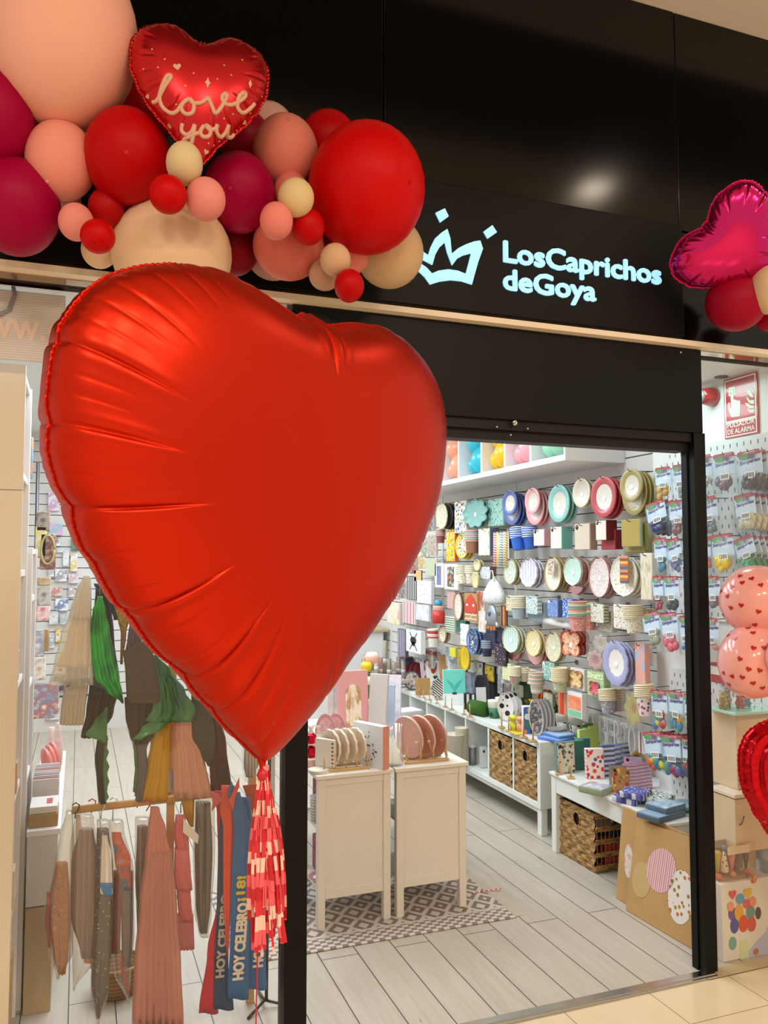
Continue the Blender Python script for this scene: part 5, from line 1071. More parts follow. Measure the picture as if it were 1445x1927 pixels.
T('trophy', 'shiny gold toy trophy cup with two handles', 'trophy', [('plinth', MB().lathe([(.022, -.05), (.020, 0), (0, 0)], 16, Matrix.Translation(p)), mat('2a2622', .4)), ('cup', MB().lathe([(.018, 0), (.018, .006), (.005, .012), (.005, .04), (.022, .055), (.03, .085), (.026, .085), (0, .06)], 20, Matrix.Translation(p)), mat('cda022', .2, 1)), ('handle', MB().tube([p+Vector((.026, -.01, .08)), p+Vector((.048, -.02, .075)), p+Vector((.022, -.01, .055))], .003, 6), mat('cda022', .2, 1)), ('handle', MB().tube([p+Vector((-.026, .01, .08)), p+Vector((-.048, .02, .075)), p+Vector((-.022, .01, .055))], .003, 6), mat('cda022', .2, 1))])
for i in range(3): disc_on(1027+i*7, 1358-i*1.5, K, 22, 60-i*2, mat('c7641c', .4), mat('d97422', .4), 'circle', f'orange basketball plate pack, {ORD[i] if i else "nearest"} of three', 40, .2, .01, .9, group='orange basketball plates')
box_on('napkin_box', 'box', 997, 1382, K, 24, 52, .045, dots('3f62a8', ['e07a2a', '1f1f20', 'e8e6e4', '3f8a4a', 'd8a53a'], 26, .48), mat('e4e4e4', .4), 'multicoloured football napkin box at the front of the shelf', 15)
for i in range(4): disc_on(1012+i*7, 1385-i*2, K, 26, 68-i*2, mat('c2c4c6', .3), mat('8d8f93', .3) if i else marble(['c5c7c9', '4a4b4e', 'e6e6e8'], 30), 'circle', f'white and grey football plate pack, {ORD[i] if i else "nearest"} of four at the near end', 32, .18, .012, .88, group='grey football plates')
for i, (c, d) in enumerate((('cfd63a', 'lime green'), ('e6a27a', 'peach orange'))):
    m, p, k = lathe_at(966+i*13, 1376+i*2, K, 30, [(.22, 0), (.25, .5), (.12, .58), (.12, .62), (.26, .72), (.28, .85), (.18, .98), (0, 1)]); T('candle_jar', f'little jar with {d} ball top on a yellow tray', 'jar', (m, marble(['8a6a3a', c, c], 60)), 'ball top jars')
p = atZ(972, 1380, K); T('tray', 'thin yellow tray under the two ball top jars', 'tray', (MB().rbox((p.x-.03, p.y-.05, K), (p.x+.03, p.y+.07, K+.006), .002), mat('d6c03a', .5)))
for i in range(2): disc_on(1045+i*8, 1370, K, 18, 46-i*4, mat('16412f', .4), mat('1d5038', .4), 'circle', f'dark green folded bag, {["front","rear"][i]} one before the football cups', 30, .15, .02, .9, name='treat_bag_pack', group='dark green bags')
for i, (u, v) in enumerate(((1058, 1376), (1083, 1380))):
    m, p, k = lathe_at(u, v, K, 32, [(.25, 0), (.36, .60)]); m2, _, _ = lathe_at(u, v, K, 32, [(.37, .58), (.40, .95), (.41, 1), (.37, 1), (0, .96)])
    T('football_cup', f'white paper cup with black football patches, {["left","right"][i]} of the two at the near end', 'cup', [('cup', m, dots('e8e6e2', ['1f1f20'], 45, .38)), ('rims', m2, mat('e6e2d4', .45))], 'football patch cups')
def flat_pack(u, v, z, wx, wy, h, yaw, mt, ms, label, name='napkin_pack', cat='napkins', group=None, tiltx=0.0):
    p = atZ(u, v, z); M = Matrix.Translation((p.x, p.y, z)) @ Matrix.Rotation(R(yaw), 4, 'Z') @ Matrix.Rotation(tiltx, 4, 'X'); a = MB(); t = MB().rbox((-wx/2, -wy/2, 0), (wx/2, wy/2, h), .004); a.add([M @ Vector(q) for q in t.v], t.f, 0, True)
    b = MB(); t = MB().rbox((-wx*.47, -wy*.47, h), (wx*.47, wy*.47, h+.0015), .0007); b.add([M @ Vector(q) for q in t.v], t.f, 0, True)
    return T(name, label, cat, [('wrapper', a, ms), ('top_print', b, mt)], group)
flat_pack(1046, 1392, K, .14, .16, .016, 20, mat('7fa3d8', .3), mat('4a74c4', .3), 'blue plate pack lying flat at the near corner of the shelf unit', 'paper_plate_pack', 'paper plates')
flat_pack(1052, 1384, K+.018, .13, .15, .014, 8, mat('a9c2e2', .25), mat('5f88cc', .3), 'pale blue plate pack on top of the blue one', 'paper_plate_pack', 'paper plates')
p = atZ(1046, 1374, K+.036); T('paper_plate_pack', 'grey octagon plate pack topmost on the blue packs', 'paper plates', (MB().lathe([(.05, 0), (.056, .012), (.05, .013), (0, .011)], 8, Matrix.Translation((p.x, p.y, K+.036)), smooth=False), mat('9c9a96', .4)))
for u, v, h, d in ((944,1370,30,'before the football plates, left'), (957,1377,30,'before the football plates, right'), (985,1389,34,'before the napkin box, left'), (1003,1396,34,'before the napkin box, right'), (838,1331,22,'before the turquoise bag, left'), (850,1336,22,'before the turquoise bag, right'), (873,1345,22,'before the black boxes, left'), (884,1349,24,'before the black boxes, right'), (789,1309,16,'before the kraft bag, left'), (797,1313,16,'before the kraft bag, right'), (808,1317,18,'before the zebra pack, left'), (822,1324,18,'before the zebra pack, right')):
    easel(u, v, K, h, 'small wooden display peg '+d)
# things inside the open cubes
m, p, k = lathe_at(856, 1442, .184, 60, [(.20, 0), (.30, .98), (.32, 1), (.28, 1), (0, .9)]); T('vase', 'tall cream cup vase in the third open cube', 'vase', (m, mat('cbc5b4', .5)))
m, p, k = lathe_at(869, 1440, .184, 70, [(.16, 0), (.18, .98), (.19, 1), (.16, 1), (0, .9)]); T('vase', 'slim beige cup stack beside the cream vase', 'vase', (m, stripes(['b5ab94', 'd2c9b4'], 90, 2)))
for i in range(2):
    m, p, k = lathe_at(889+i*12, 1438-i*8, .184, 34, [(.22, 0), (.22, .9), (.2, 1), (0, 1)]); T('tin', f'small grey tin in the cube left of the baskets, {["left","right"][i]} one', 'tin', [('can', m, mat('9b9a9a', .25, .6)), ('lid', lathe_at(889+i*12, 1438-i*8, .184, 34, [(.23, .93), (.23, 1.03), (0, 1.04)])[0], mat('d9d8d6', .3))], 'grey tins')
box_on('gift_box', 'box', 912, 1445, .184, 13, 38, .04, mat('dcdad6', .4), mat('cfccc7', .4), 'white box with a black mark beside the tins', 20, extra=lambda M, w, h: [('mark', lbox(MB(), off(M, -w*.1, h*.3, .001), w*.3, h*.12, .001), mat('26262a', .4))])
# --- white bench at the near end
BZ = .42
bx0, bx1, by0, by1 = 2.405, 2.862, 2.93, 3.885
T('bench', 'white low bench in front of the slatted wall', 'bench', [('top', MB().rbox((bx0, by0, BZ-.016), (bx1, by1, BZ), .003), FWH), ('front_rail', MB().rbox((bx0+.012, by0+.05, BZ-.105), (bx0+.030, by1-.05, BZ-.016), .003), FWH), ('end_rail', MB().rbox((bx0+.03, by0+.012, BZ-.105), (bx1-.03, by0+.03, BZ-.016), .003), FWH), ('end_rail', MB().rbox((bx0+.03, by1-.03, BZ-.105), (bx1-.03, by1-.012, BZ-.016), .003), FWH)]+
  [('leg', MB().rbox((x-.022, y-.022, 0), (x+.022, y+.022, BZ-.016), .004), FWH) for x in (bx0+.03, bx1-.03) for y in (by0+.03, by1-.03)])
basket_woven('wicker_basket', 'large woven basket with round grip on the floor under the bench', 2.44, 2.76, 3.52, 3.83, .004, .285, True, True)
for i, (c, x, y, z) in enumerate((('b83a3a', 2.52, 3.60, .02), ('3a5a8a', 2.62, 3.7, .02), ('d9d4cc', 2.56, 3.74, .14))): T('gift_pack', f'{["red","blue","white"][i]} pack inside the large basket under the bench', 'pack', (MB().rbox((x, y-.06, z), (x+.10, y+.05, z+.11), .008), mat(c, .5)))
M, w, h = sfr(1113, 1428, BZ, 58, 66, 22, .1)
T('paper_plate_pack', 'green rimmed round plate pack with white centre standing on the bench', 'paper plates', [('plates', plate_mb(M, w, h, .015, 'circle', .68), [mat('dcd6c2', .35), mat('5f8f45', .4)])])
fl = dots('c9c6b0', ['6f3a4a', '4f6a4a', 'b0627a', '7f8a6a', '3f4f4a'], 55, .45)
box_on('napkin_pack', 'napkins', 1066, 1456, BZ, 33, 58, .04, fl, mat('5f7d80', .4), 'floral napkin box with dark dot at the left end of the bench', 22, .06, disc='2a2624')
for i in range(2): box_on('napkin_pack', 'napkins', 1090+i*11, 1450-i*4, BZ, 24, 55, .03, mat('3f6f5c', .4), mat('4f7f80' if i else '5a7f6a', .4), f'dark green napkin pack, {["first","second"][i]} behind the floral box', 30, .06, group='dark green napkin packs')
for i in range(3): box_on('napkin_pack', 'napkins', 1104+i*10, 1436-i*5, BZ, 22, 62-i*2, .025, mat('b9cf6a', .4), mat('cddb92', .4), f'lime green napkin pack, {ORD[i] if i else "nearest"} in the row behind the floral box', 34, .06, group='lime napkin packs')
box_on('napkin_pack', 'napkins', 1121, 1466, BZ, 33, 56, .03, dots('e8d8d2', ['d23a28', 'b5384a', 'd9503a', '4a5f8a'], 36, .40), stripes(['e0a49c', 'efe0d8'], 50, 2), 'pink napkin pack with a big red flower bouquet', 18, .08)
for i, c in enumerate(('56628c', '5f86bc', '7f9ac0', '596088')): box_on('napkin_pack', 'napkins', 1147+i*11, 1461-i*3, BZ, 24, 57-i*2, .03, stripes([c, 'c9d2e2'], 40, 2), mat(c, .4), f'blue napkin pack, {ORD[i] if i else "nearest"} of the row right of the bouquet pack', 34, .06, group='blue napkin packs')
flat_pack(1122, 1491, BZ, .115, .13, .032, 24, marble(['dfe4ea', 'b2bccb', 'c98a8a'], 30, .25), mat('8f9a7c', .4), 'flat white lidded box with sage green side on the bench edge', 'gift_box', 'box')
box_on('napkin_pack', 'napkins', 1169, 1492, BZ, 33, 48, .04, dots('b98a55', ['b5453a', 'e0c06a', '8a3f3a', 'd9d2b0', '7f8a4a'], 48, .46), mat('6a5a55', .4), 'orange paisley napkin box with dark dot', 20, .06, disc='2a2220')
for i in range(3): box_on('napkin_pack', 'napkins', 1192+i*12, 1489-i*2, BZ, 24, 50-i*2, .035, stripes(['c58fae', 'e6d2de'], 60, 2), mat('a8688c', .4), f'magenta pink napkin pack, {ORD[i] if i else "nearest"} of three behind the paisley box', 34, .06, group='magenta napkin packs')
box_on('napkin_pack', 'napkins', 1194, 1466, BZ, 33, 40, .02, stripes(['b9a2cc', '9fc5bc', 'd6a8c0'], 12, 2, .5, .5), mat('c08ab0', .4), 'lilac and mint napkin pack with dark oval, standing behind', 14, .2, disc='3a2a22')
disc_on(1200, 1452, BZ, 26, 38, mat('c9a25a', .5), mat('8a6a42', .5), 'circle', 'round tan plate pack peeping out behind the lilac napkins', 10, .2, .012, .7)
pp = dots('4f55a0', ['d6d6e4', '7a80c0', 'b8bcd8'], 70, .34)
flat_pack(1185, 1508, BZ, .12, .12, .028, 22, pp, stripes(['3c4488', 'c9cde0', '5a62a8'], 34, 0), 'violet blue print napkin pack, lowest on the bench'); flat_pack(1196, 1499, BZ+.03, .12, .12, .028, 30, pp, stripes(['3c4488', 'c9cde0', '5a62a8'], 34, 0), 'violet blue print napkin pack stacked on the lowest one')
flat_pack(1234, 1507, BZ+.012, .15, .13, .026, 32, dots('dfe4dc', ['5a7a70', '43584f'], 80, .45), stripes(['3a4a48', 'c9d2cc'], 34, 0), 'mint and dark green pattern napkin pack resting tilted', tiltx=.08)
flat_pack(1244, 1537, BZ, .19, .12, .024, 14, mat('8fa8c0', .25), mat('4f6478', .35), 'slate blue napkin pack at the bench corner, lowest'); flat_pack(1252, 1522, BZ+.026, .14, .115, .024, 14, marble(['bcd2de', '8fb0c9', 'dfe9ec'], 26, .2), mat('5d7488', .3), 'pale blue wave napkin pack on top of the slate one')
p = atZ(1292, 1524, BZ); T('paper_plate_pack', 'grey blue round plates near the bench end', 'paper plates', (MB().lathe([(.04, 0), (.062, .018), (.066, .030), (.056, .028), (0, .022)], 26, Matrix.Translation(p)), mat('8aa3b2', .3)))
for u, v, h, d in ((1051,1457,30,'before the floral box, left'), (1074,1465,32,'before the floral box, right'), (1153,1493,30,'beside the paisley box')): easel(u, v, BZ, h, 'wooden display peg on the bench '+d)
# --- kraft cardboard sleeves leaning on the bench
def leaning(name, label, b0, b1, t0, t1, th, m, prints=()):
    b0, b1, t0 = map(Vector, (b0, b1, t0)); n = ((b1-b0).cross(t0-b0)).normalized(); n = n if n.x > 0 else -n; d = n*th
    dd = _f + _r*((t1[0]-722.5)/CAM_F) - _u*((t1[1]-963.5)/CAM_F); t1 = EYE+dd*((b0-EYE).dot(n)/dd.dot(n)); q = [b0, b1, t1, t0]; mb = MB().add(q+[p+d for p in q], [(0, 1, 2, 3), (7, 6, 5, 4), (0, 4, 5, 1), (1, 5, 6, 2), (2, 6, 7, 3), (3, 7, 4, 0)])
    ex = (b1-b0).normalized(); o = b0; up = (t0-b0); up = (up-ex*up.dot(ex)).normalized(); parts = [('sleeve', mb, m)]
    F = frame(tuple(o), ex, up)
    if F.col[2].to_3d().dot(n) > 0: F = frame(tuple(o), ex, up) @ Matrix.Diagonal((1, 1, -1, 1))
    nrm = -n
    def at_pl(u, v):
        dd = _f + _r*((u-722.5)/CAM_F) - _u*((v-963.5)/CAM_F); t = (o-EYE).dot(n)/dd.dot(n); return EYE+dd*t+nrm*.0012
    for pn, u, v, ru, rv, pm in prints:
        c = at_pl(u, v); e1 = at_pl(u+ru, v)-c; e2 = at_pl(u, v-rv)-c; k = 40
        parts.append((pn, MB().add([c+e1*math.cos(2*math.pi*i/k)+e2*math.sin(2*math.pi*i/k) for i in range(k)], [tuple(range(k))[::-1]]), pm))
    return T(name, label, 'cardboard sleeve', parts)
KR = marble(['b08a54', 'bb9660', 'b48e58'], 6, .65)
knit = stripes(['e0c4c4', 'bf7f88', 'e4cccc', 'c98d95'], 42, 1, .6, .06); tul = dots('e2dcd6', ['c06a2a', 'a8852a', 'c9762f', '9a7a22'], 42, .34, .6)
leaning('cardboard_sleeve', 'front kraft sleeve printed with a pink knit balloon and a floral balloon', (2.313, 3.112, .002), (2.334, 2.69, .002), atX(1198, 1541, 2.372), (1312, 1582), .012, KR, [('knit_balloon_print', 1244, 1638, 29, 42, knit), ('floral_balloon_print', 1281, 1688, 25, 51, tul), ('faded_print', 1207, 1655, 18, 34, mat('bfa46e', .7))])
leaning('cardboard_sleeve', 'rear kraft sleeve half hidden behind the front one', (2.352, 3.235, .002), (2.372, 2.75, .002), atX(1171, 1518, 2.388), (1296, 1572), .012, KR, [('fluted_print', 1183, 1620, 8, 32, marble(['b9bcc4', 'e0d5cc', 'c98f86'], 30))])
p = atZ(1168, 1686, 0); T('castor', 'small black castor wheel on the floor by the rear sleeve', 'castor', (MB().tube([p+Vector((-.008, 0, .012)), p+Vector((.008, 0, .012))], .012, 16), BLACK))
T('white_board', 'narrow white board edge standing beside the kraft sleeves', 'board', [('board', MB().rbox((2.318, 2.664, .004), (2.334, 2.682, .30), .002), mat('dcdad6', .5)), ('cap', MB().rbox((2.316, 2.662, .30), (2.336, 2.684, .306), .002), BLACK)])
# --- two white display cabinets and the rug
CW = mat('dcd6ca', .45)
def cabinet(x0, x1, label):
    y0, y1 = 3.39, 3.72; t = .645; p = .034; m = CW
    parts = [('top', MB().rbox((x0-.010, y0-.012, t-.018), (x1+.010, y1+.01, t), .003), m)]
    for x in (x0, x1-p):
        for y in (y0, y1-p): parts.append(('leg', MB().rbox((x, y, 0), (x+p, y+p, t-.018), .003), m))
    parts.append(('front_panel', MB().box((x0+p, y0+.010, .165), (x1-p, y0+.016, t-.04)), m)); parts.append(('rail', MB().rbox((x0+p, y0+.004, t-.05), (x1-p, y0+.020, t-.018), .002), m)); parts.append(('rail', MB().rbox((x0+p, y0+.004, .125), (x1-p, y0+.020, .165), .002), m))
    for z in (.15, .40): parts.append(('shelf', MB().rbox((x0+.01, y0+.02, z), (x1-.01, y1-.01, z+.018), .002), m))
    parts.append(('back_panel', MB().box((x1-.012, y0+.03, .165), (x1-.006, y1-.03, t-.018)), m))
    return T('display_cabinet', label, 'cabinet', parts)
cabinet(.970, 1.300, 'left white display cabinet, open on its left side, on the rug'); cabinet(1.328, 1.665, 'right white display cabinet on the patterned rug')
for i, (z, c, n_, d) in enumerate(((.42, 'a8485a', 'gift_box', 'dark red patterned box on the upper shelf of the left cabinet'), (.17, 'a8546a', 'gift_bag', 'pink patterned bag on the lower shelf of the left cabinet'))):
    T(n_, d, 'box', (MB().rbox((1.02, 3.46, z), (1.12, 3.66, z+.15), .006), dots(c, ['5a2a3a', 'd98aa0', '3a2a2a'], 40, .35)))
m = MB().lathe([(.02, 0), (.05, .03), (.052, .034), (0, .02)], 20, Matrix.Translation((1.0, 3.46, .17))); T('bowl', 'small yellow and white bowl on the lower shelf of the left cabinet', 'bowl', (m, stripes(['d9b93a', 'e6e2da', 'a86a80'], 60, 2)))
T('cup_stack', 'white ribbed cup stack on the upper shelf of the left cabinet', 'cups', (MB().lathe([(.026, 0), (.03, .10), (.032, .11), (0, .11)], 18, Matrix.Translation((.995, 3.5, .42))), stripes(['e6e4e0', 'b8b4ae'], 80, 2)))
def rug_mat():
    m, nt, b = new_mat('rug_weave'); geo = nt.nodes.new('ShaderNodeNewGeometry'); sx = nt.nodes.new('ShaderNodeSeparateXYZ'); nt.links.new(geo.outputs['Position'], sx.inputs[0])
    X, Y = sx.outputs[0], sx.outputs[1]
    def tri(v, s): return math_(nt, 'ABSOLUTE', math_(nt, 'SUBTRACT', math_(nt, 'FRACT', math_(nt, 'MULTIPLY', v, s)), .5))
    dsum = math_(nt, 'ADD', tri(X, 9.0), tri(math_(nt, 'SUBTRACT', Y, 3.3), 7.5))
    # stepped lozenges: quantise the diamond distance
    st = math_(nt, 'DIVIDE', math_(nt, 'FLOOR', math_(nt, 'MULTIPLY', dsum, 9.0)), 9.0)
    z1 = math_(nt, 'MULTIPLY', math_(nt, 'GREATER_THAN', st, .42), math_(nt, 'LESS_THAN', st, .60)); z2 = math_(nt, 'LESS_THAN', st, .12); z3 = math_(nt, 'GREATER_THAN', st, .80)
    f = math_(nt, 'MAXIMUM', z1, math_(nt, 'MAXIMUM', z2, z3))
    ch = nt.nodes.new('ShaderNodeTexChecker'); ch.inputs['Scale'].default_value = 1; mp = nt.nodes.new('ShaderNodeMapping'); mp.inputs['Scale'].default_value = (38, 52, 1); nt.links.new(geo.outputs['Position'], mp.inputs[0]); nt.links.new(mp.outputs[0], ch.inputs[0])
    border = math_(nt, 'LESS_THAN', Y, 3.315); line = math_(nt, 'MULTIPLY', math_(nt, 'GREATER_THAN', Y, 3.318), math_(nt, 'LESS_THAN', Y, 3.332))
    ff = math_(nt, 'ADD', math_(nt, 'MULTIPLY', border, ch.outputs['Fac']), math_(nt, 'MULTIPLY', math_(nt, 'SUBTRACT', 1.0, border), math_(nt, 'MAXIMUM', f, line)))
    nt.links.new(mixc(nt, ff, '83716a', 'c6beb2'), b.inputs['Base Color']); b.inputs['Roughness'].default_value = .85; return m
rg = MB().rbox((.60, 3.215, .0005), (1.82, 3.95, .007), .003); fr = MB()
for i in range(70): fr.box((1.82, 3.23+i*.0102, .001), (1.862+.006*math.sin(i*2.1), 3.234+i*.0102, .004))
T('rug', 'brown and cream geometric woven rug under the cabinets', 'rug', [('weave', rg, rug_mat()), ('fringe', fr, mat('cfc6b8', .9))])
T('paper_scrap', 'stray red and white paper strip lying on the floor by the rug', 'paper', (MB().box((1.745, 3.50, .008), (1.90, 3.508, .0095)), stripes(['c4142a', 'efe0da', 'd9505a'], 40, 0)))
# display on the cabinet tops
C = .645
def rack(x0, x1, y, label, n):
    parts = [('base', MB().rbox((x0, y-.012, C), (x1, y+.004, C+.012), .002), WOODL), ('base', MB().rbox((x0, y+.075, C), (x1, y+.09, C+.012), .002), WOODL)]
    for i in range(n+1):
        x = x0+.012+(x1-x0-.024)*i/n
        for yy in (y-.004, y+.083): parts.append(('peg', MB().tube([(x, yy, C+.01), (x, yy, C+.075)], .0035, 8), WOODL))
    return T('plate_rack', label, 'rack', parts)
rack(.995, 1.215, 3.43, 'wooden plate rack holding shell plates on the left cabinet', 4); rack(1.385, 1.60, 3.44, 'wooden plate rack holding pink oval plates on the right cabinet', 3)
sh_m = marble(['d9b79a', 'ead6c0', 'cfa588'], 18, .35)
for i, x in enumerate((1.052, 1.09, 1.128, 1.170)):
    M = frame((x, 3.475, C+.012+.085), (.5, -1, 0), (-.10, .0, 1)); M = M @ Matrix.Rotation(.04*(i-1.5), 4, 'Z')
    T('paper_plate_pack', f'pink and cream shell edged plate pack, {["leftmost","second","third","rightmost"][i]} in the left wooden rack', 'paper plates', [('plates', plate_mb(M, .125, .155, .016, 'scallop', .8), [sh_m, mat('e6dccb', .4)])], 'shell plates in the rack')
M = frame((1.018, 3.46, C+.012+.062), (.8, -1, 0), (0, 0, 1)); T('napkin_pack', 'white and gold napkin pack at the left end of the left rack', 'napkins', [('wrapper', lbox(MB(), M, .10, .12, .02, 0, .002), mat('dfd6c8', .35)), ('ring_print', lbox(MB(), off(M, .042, 0, .001), .012, .11, .001), stripes(['8a6a4a', 'e2d6c4'], 60, 2))])
pk = mat('dab8ae', .3, coat=.3)
for i, x in enumerate((1.425, 1.485, 1.545)):
    M = frame((x, 3.49, C+.012+.096), (.7, -1, 0), (-.30, 0, 1))
    T('paper_plate_pack', f'dusty pink oval plate pack, {["left","middle","right"][i]} of three in the right rack', 'paper plates', [('plates', plate_mb(M, .155, .20, .020, 'circle', .86), [pk, mat('dcbdb2', .35)]), ('wrap', plate_mb(off(M, 0, 0, .004),   .158, .203, .001, 'circle', .9), [clear('fff4f0', .05, .06)]*2)], 'pink oval plates')
for i, x in enumerate((1.462, 1.522, 1.588)):
    T('wooden_spoon_pack', f'pale wooden cutlery bundle, {["left","middle","right"][i]} of three between the pink plates', 'cutlery', [('bundle', MB().tube([(x+.012, 3.455, C+.013), (x, 3.46, C+.075), (x-.016, 3.465, C+.130)], [.006, .010, .011], 8), mat('d8b48a', .5)), ('band', MB().tube([(x-.004, 3.461, C+.085), (x-.007, 3.462, C+.095)], .0118, 10), mat('e8ddcc', .5))], 'wooden cutlery bundles')
# white guest book box, salmon edge
A0 = Vector((1.258, 3.375, C)); dx = Vector((-.42, .9, 0)).normalized()*.19; hz = .185
F = frame(tuple(A0+dx/2+Vector((0, 0, hz/2))), -dx, (0, 0, 1)); nn = F.col[2].to_3d()
bk = lbox(MB(), F, .19, hz, .035, 0, .002); sp = MB(); rr_ = random.Random(2)
for i in range(46):
    a = rr_.uniform(0, 6.28); r = .045+rr_.uniform(-.012, .014); sp.poly([[(.0028*math.cos(q), .0045*math.sin(q)) for q in [k_*math.pi/3 for k_ in range(6)]]], off(F, r*math.cos(a), r*1.15*math.sin(a)-.005, .0006) @ Matrix.Rotation(a, 4, 'Z'), .0006)
sp.add(*[(lambda t: (t.v, t.f))(lbox(MB(), off(F, 0, 0, .0006), .03, .006, .0006))][0])
edge = lbox(MB(), frame(tuple(A0+Vector((0, 0, hz/2))-nn*.0175), nn, (0, 0, 1)), .036, hz+.001, .003)
topc = MB().box((0, 0, 0), (.001, .001, .001))
T('guest_book_box', 'white square box with salmon edge and leaf wreath print', 'box', [('box', bk, mat('dcdde2', .4)), ('wreath_print', sp, mat('3f4a5a', .5)), ('edge', edge, mat('d68f78', .45))])
# glass cloche with a white candle tree
cx, cy = 1.335, 3.45
T('candle_tree', 'white spiral tree shaped candle inside the glass cylinder', 'candle', (MB().lathe([(.028, 0), (.036, .012)]+[q for i in range(9) for q in ((.036-.0036*i, .016+.012*i), (.031-.0036*i, .022+.012*i))]+[(.003, .126), (0, .130)], 20, Matrix.Translation((cx, cy, C+.003))), mat('e6dcc6', .5)))
T('glass_cylinder', 'clear glass cylinder vase around the white candle tree', 'vase', (MB().lathe([(.045, 0), (.045, .172), (.047, .175), (.043, .175), (.043, .003), (0, .003)], 28, Matrix.Translation((cx, cy, C))), clear('ffffff', .10, .02, .05, .9)))
for i in range(2):
    T('foil_bauble', f'crinkled red foil bauble, {["lower","upper"][i]} of the two at the left of the cabinet', 'bauble', (MB().lathe([(0, 0), (.022, .004), (.028, .02), (.024, .04), (.010, .048), (0, .05)], 9, Matrix.Translation((.99, 3.58, C+.035+i*.056)), smooth=False), mat((.55, .01, .03), .15, .9)), 'red foil baubles')
T('napkin_pack', 'pink napkin pack lying flat under the red baubles', 'napkins', (MB().rbox((.96, 3.53, C), (1.06, 3.64, C+.034), .004), mat('dcb4ae', .4)))
for i in range(2): T('coaster', f'pale round coaster stacked left of the wooden rack, {["lower","upper"][i]} one', 'coaster', (MB().lathe([(.045, 0), (.045, .007), (0, .007)], 24, Matrix.Translation((.99-.004*i, 3.44, C+.0075*i))), mat('d9d0c0', .5)), 'round coasters')
for i in range(4):
    M = frame((.985+.035*i, 3.69, C+.075), (1, .3, 0), (0, 0, 1)); T('treat_bag', f'clear crinkled treat bag of white sweets, {ORD[i] if i else "leftmost"} at the back of the left cabinet', 'bag', (MB().lathe([(.022, -.07), (.026, -.02), (.020, .03), (.008, .055), (.018, .075)], 10, M @ Matrix.Rotation(-math.pi/2, 4, 'X')), marble(['d8cfc6', 'efe9e2', 'c9b5a8'], 60, .2)), 'clear treat bags')
for i in range(2):
    M = frame((1.085+.05*i, 3.67, C+.105), (.9, -.5, 0), (0, 0, 1)); T('paper_plate_pack', f'pink marbled oval plate pack, {["left","right"][i]} one behind the left rack', 'paper plates', [('plates', plate_mb(M, .10, .20, .014, 'circle', .8), [marble(['d99aa4', 'f0c9cc', 'c9788a'], 30), mat('dba0a4', .4)])], 'pink marbled plates')
# pink arched gift box and grey folded cards on the row of tables behind
T('display_table', 'plain white display table behind the two cabinets', 'table', [('top', MB().rbox((.99, 3.78, C-.03), (1.72, 4.60, C), .003), CW)]+[('leg', MB().rbox((x, y, 0), (x+.04, y+.04, C-.03), .003), CW) for x in (1.01, 1.66) for y in (3.96, 4.54)])
M, w, h = sfr(668, 1392, C, 56, 128, 20, .10)
arch = [(w*.26*math.cos(math.pi*i/14)-w*.02, h*.16+w*.30*math.sin(math.pi*i/14)) for i in range(15)]+[(-w*.28, -h*.30), (w*.24, -h*.30)]
T('gift_box', 'tall pink box with an arched window full of gold and cream pieces', 'box', [('box', lbox(MB(), M, w, h, .05, 0, .003), mat('d99a9a', .45)), ('window', MB().poly([arch], off(M, 0, 0, .0005), .002), marble(['e0b9a2', 'f0e2cc', 'b8894a', 'd99ca0'], 26, .25, 0, (1, 1, .4)))])
for i, (u, wp, hp, c, d) in enumerate(((707, 34, 122, 'c9c4c2', 'tall folded pale grey card right of the pink box'), (728, 26, 96, 'b6c8e4', 'light blue paper bag behind the folded grey card'), (741, 24, 108, 'd2d3e2', 'iridescent pale bag behind the light blue one'))):
    box_on(['folded_card', 'paper_bag', 'paper_bag'][i], ['card', 'paper bag', 'paper bag'][i], u, 1392-i*6, C, wp, hp, .02, mat(c, .4) if i < 2 else marble(['c8cce0', 'ece6ee', 'b8d2d8'], 14, .15), mat(c, .4), d, -25 if i == 0 else -10, .12)
flat_pack(763, 1352, C, .17, .12, .05, 10, mat('e4e4e6', .35), mat('c8c9ce', .35), 'white lidded box behind the pink oval plates', 'gift_box', 'box')
for i, (u, c, d) in enumerate(((650, '9a8a7a', 'brown'), (640, '6fa8b0', 'teal'), (630, 'c9a8a0', 'rosy'))): box_on('gift_bag', 'gift bag', u, 1372, C, 22, 95-10*i, .03, marble([c, 'd8cfc8'], 20), mat(c, .5), f'{d} gift bag left of the pink arched box', 10, .08)
m = MB(); p = base(690, 1345, C)[0]
for i in range(5):
    a = 1.26*i; q = p+Vector((.03*math.cos(a), .03*math.sin(a), .30+.02*(i % 3))); m.tube([p+Vector((0, 0, .02)), q], .003, 6)
T('flower_vase', 'small bunch of yellow and pale pink flowers by the giant heart', 'flowers', [('stems', m, mat('4a7a3a', .6)), ('yellow_flower', MB().lathe([(0, 0), (.028, .01), (.034, .04), (.022, .06), (0, .05)], 14, Matrix.Translation(p+Vector((-.01, -.02, .27)))), mat('e0bf18', .5)), ('pink_flower', MB().lathe([(0, 0), (.035, .01), (.045, .045), (.028, .07), (0, .05)], 14, Matrix.Translation(p+Vector((.035, .01, .31)))), mat('e8b8a8', .5)), ('white_flower', MB().lathe([(0, 0), (.03, .01), (.038, .035), (.02, .05), (0, .04)], 14, Matrix.Translation(p+Vector((.0, -.03, .20)))), mat('e6dfd2', .5)), ('vase', MB().lathe([(.03, 0), (.04, .08), (.03, .12), (.026, .12), (0, .1)], 16, Matrix.Translation(p)), mat('d8d2c8', .3))])
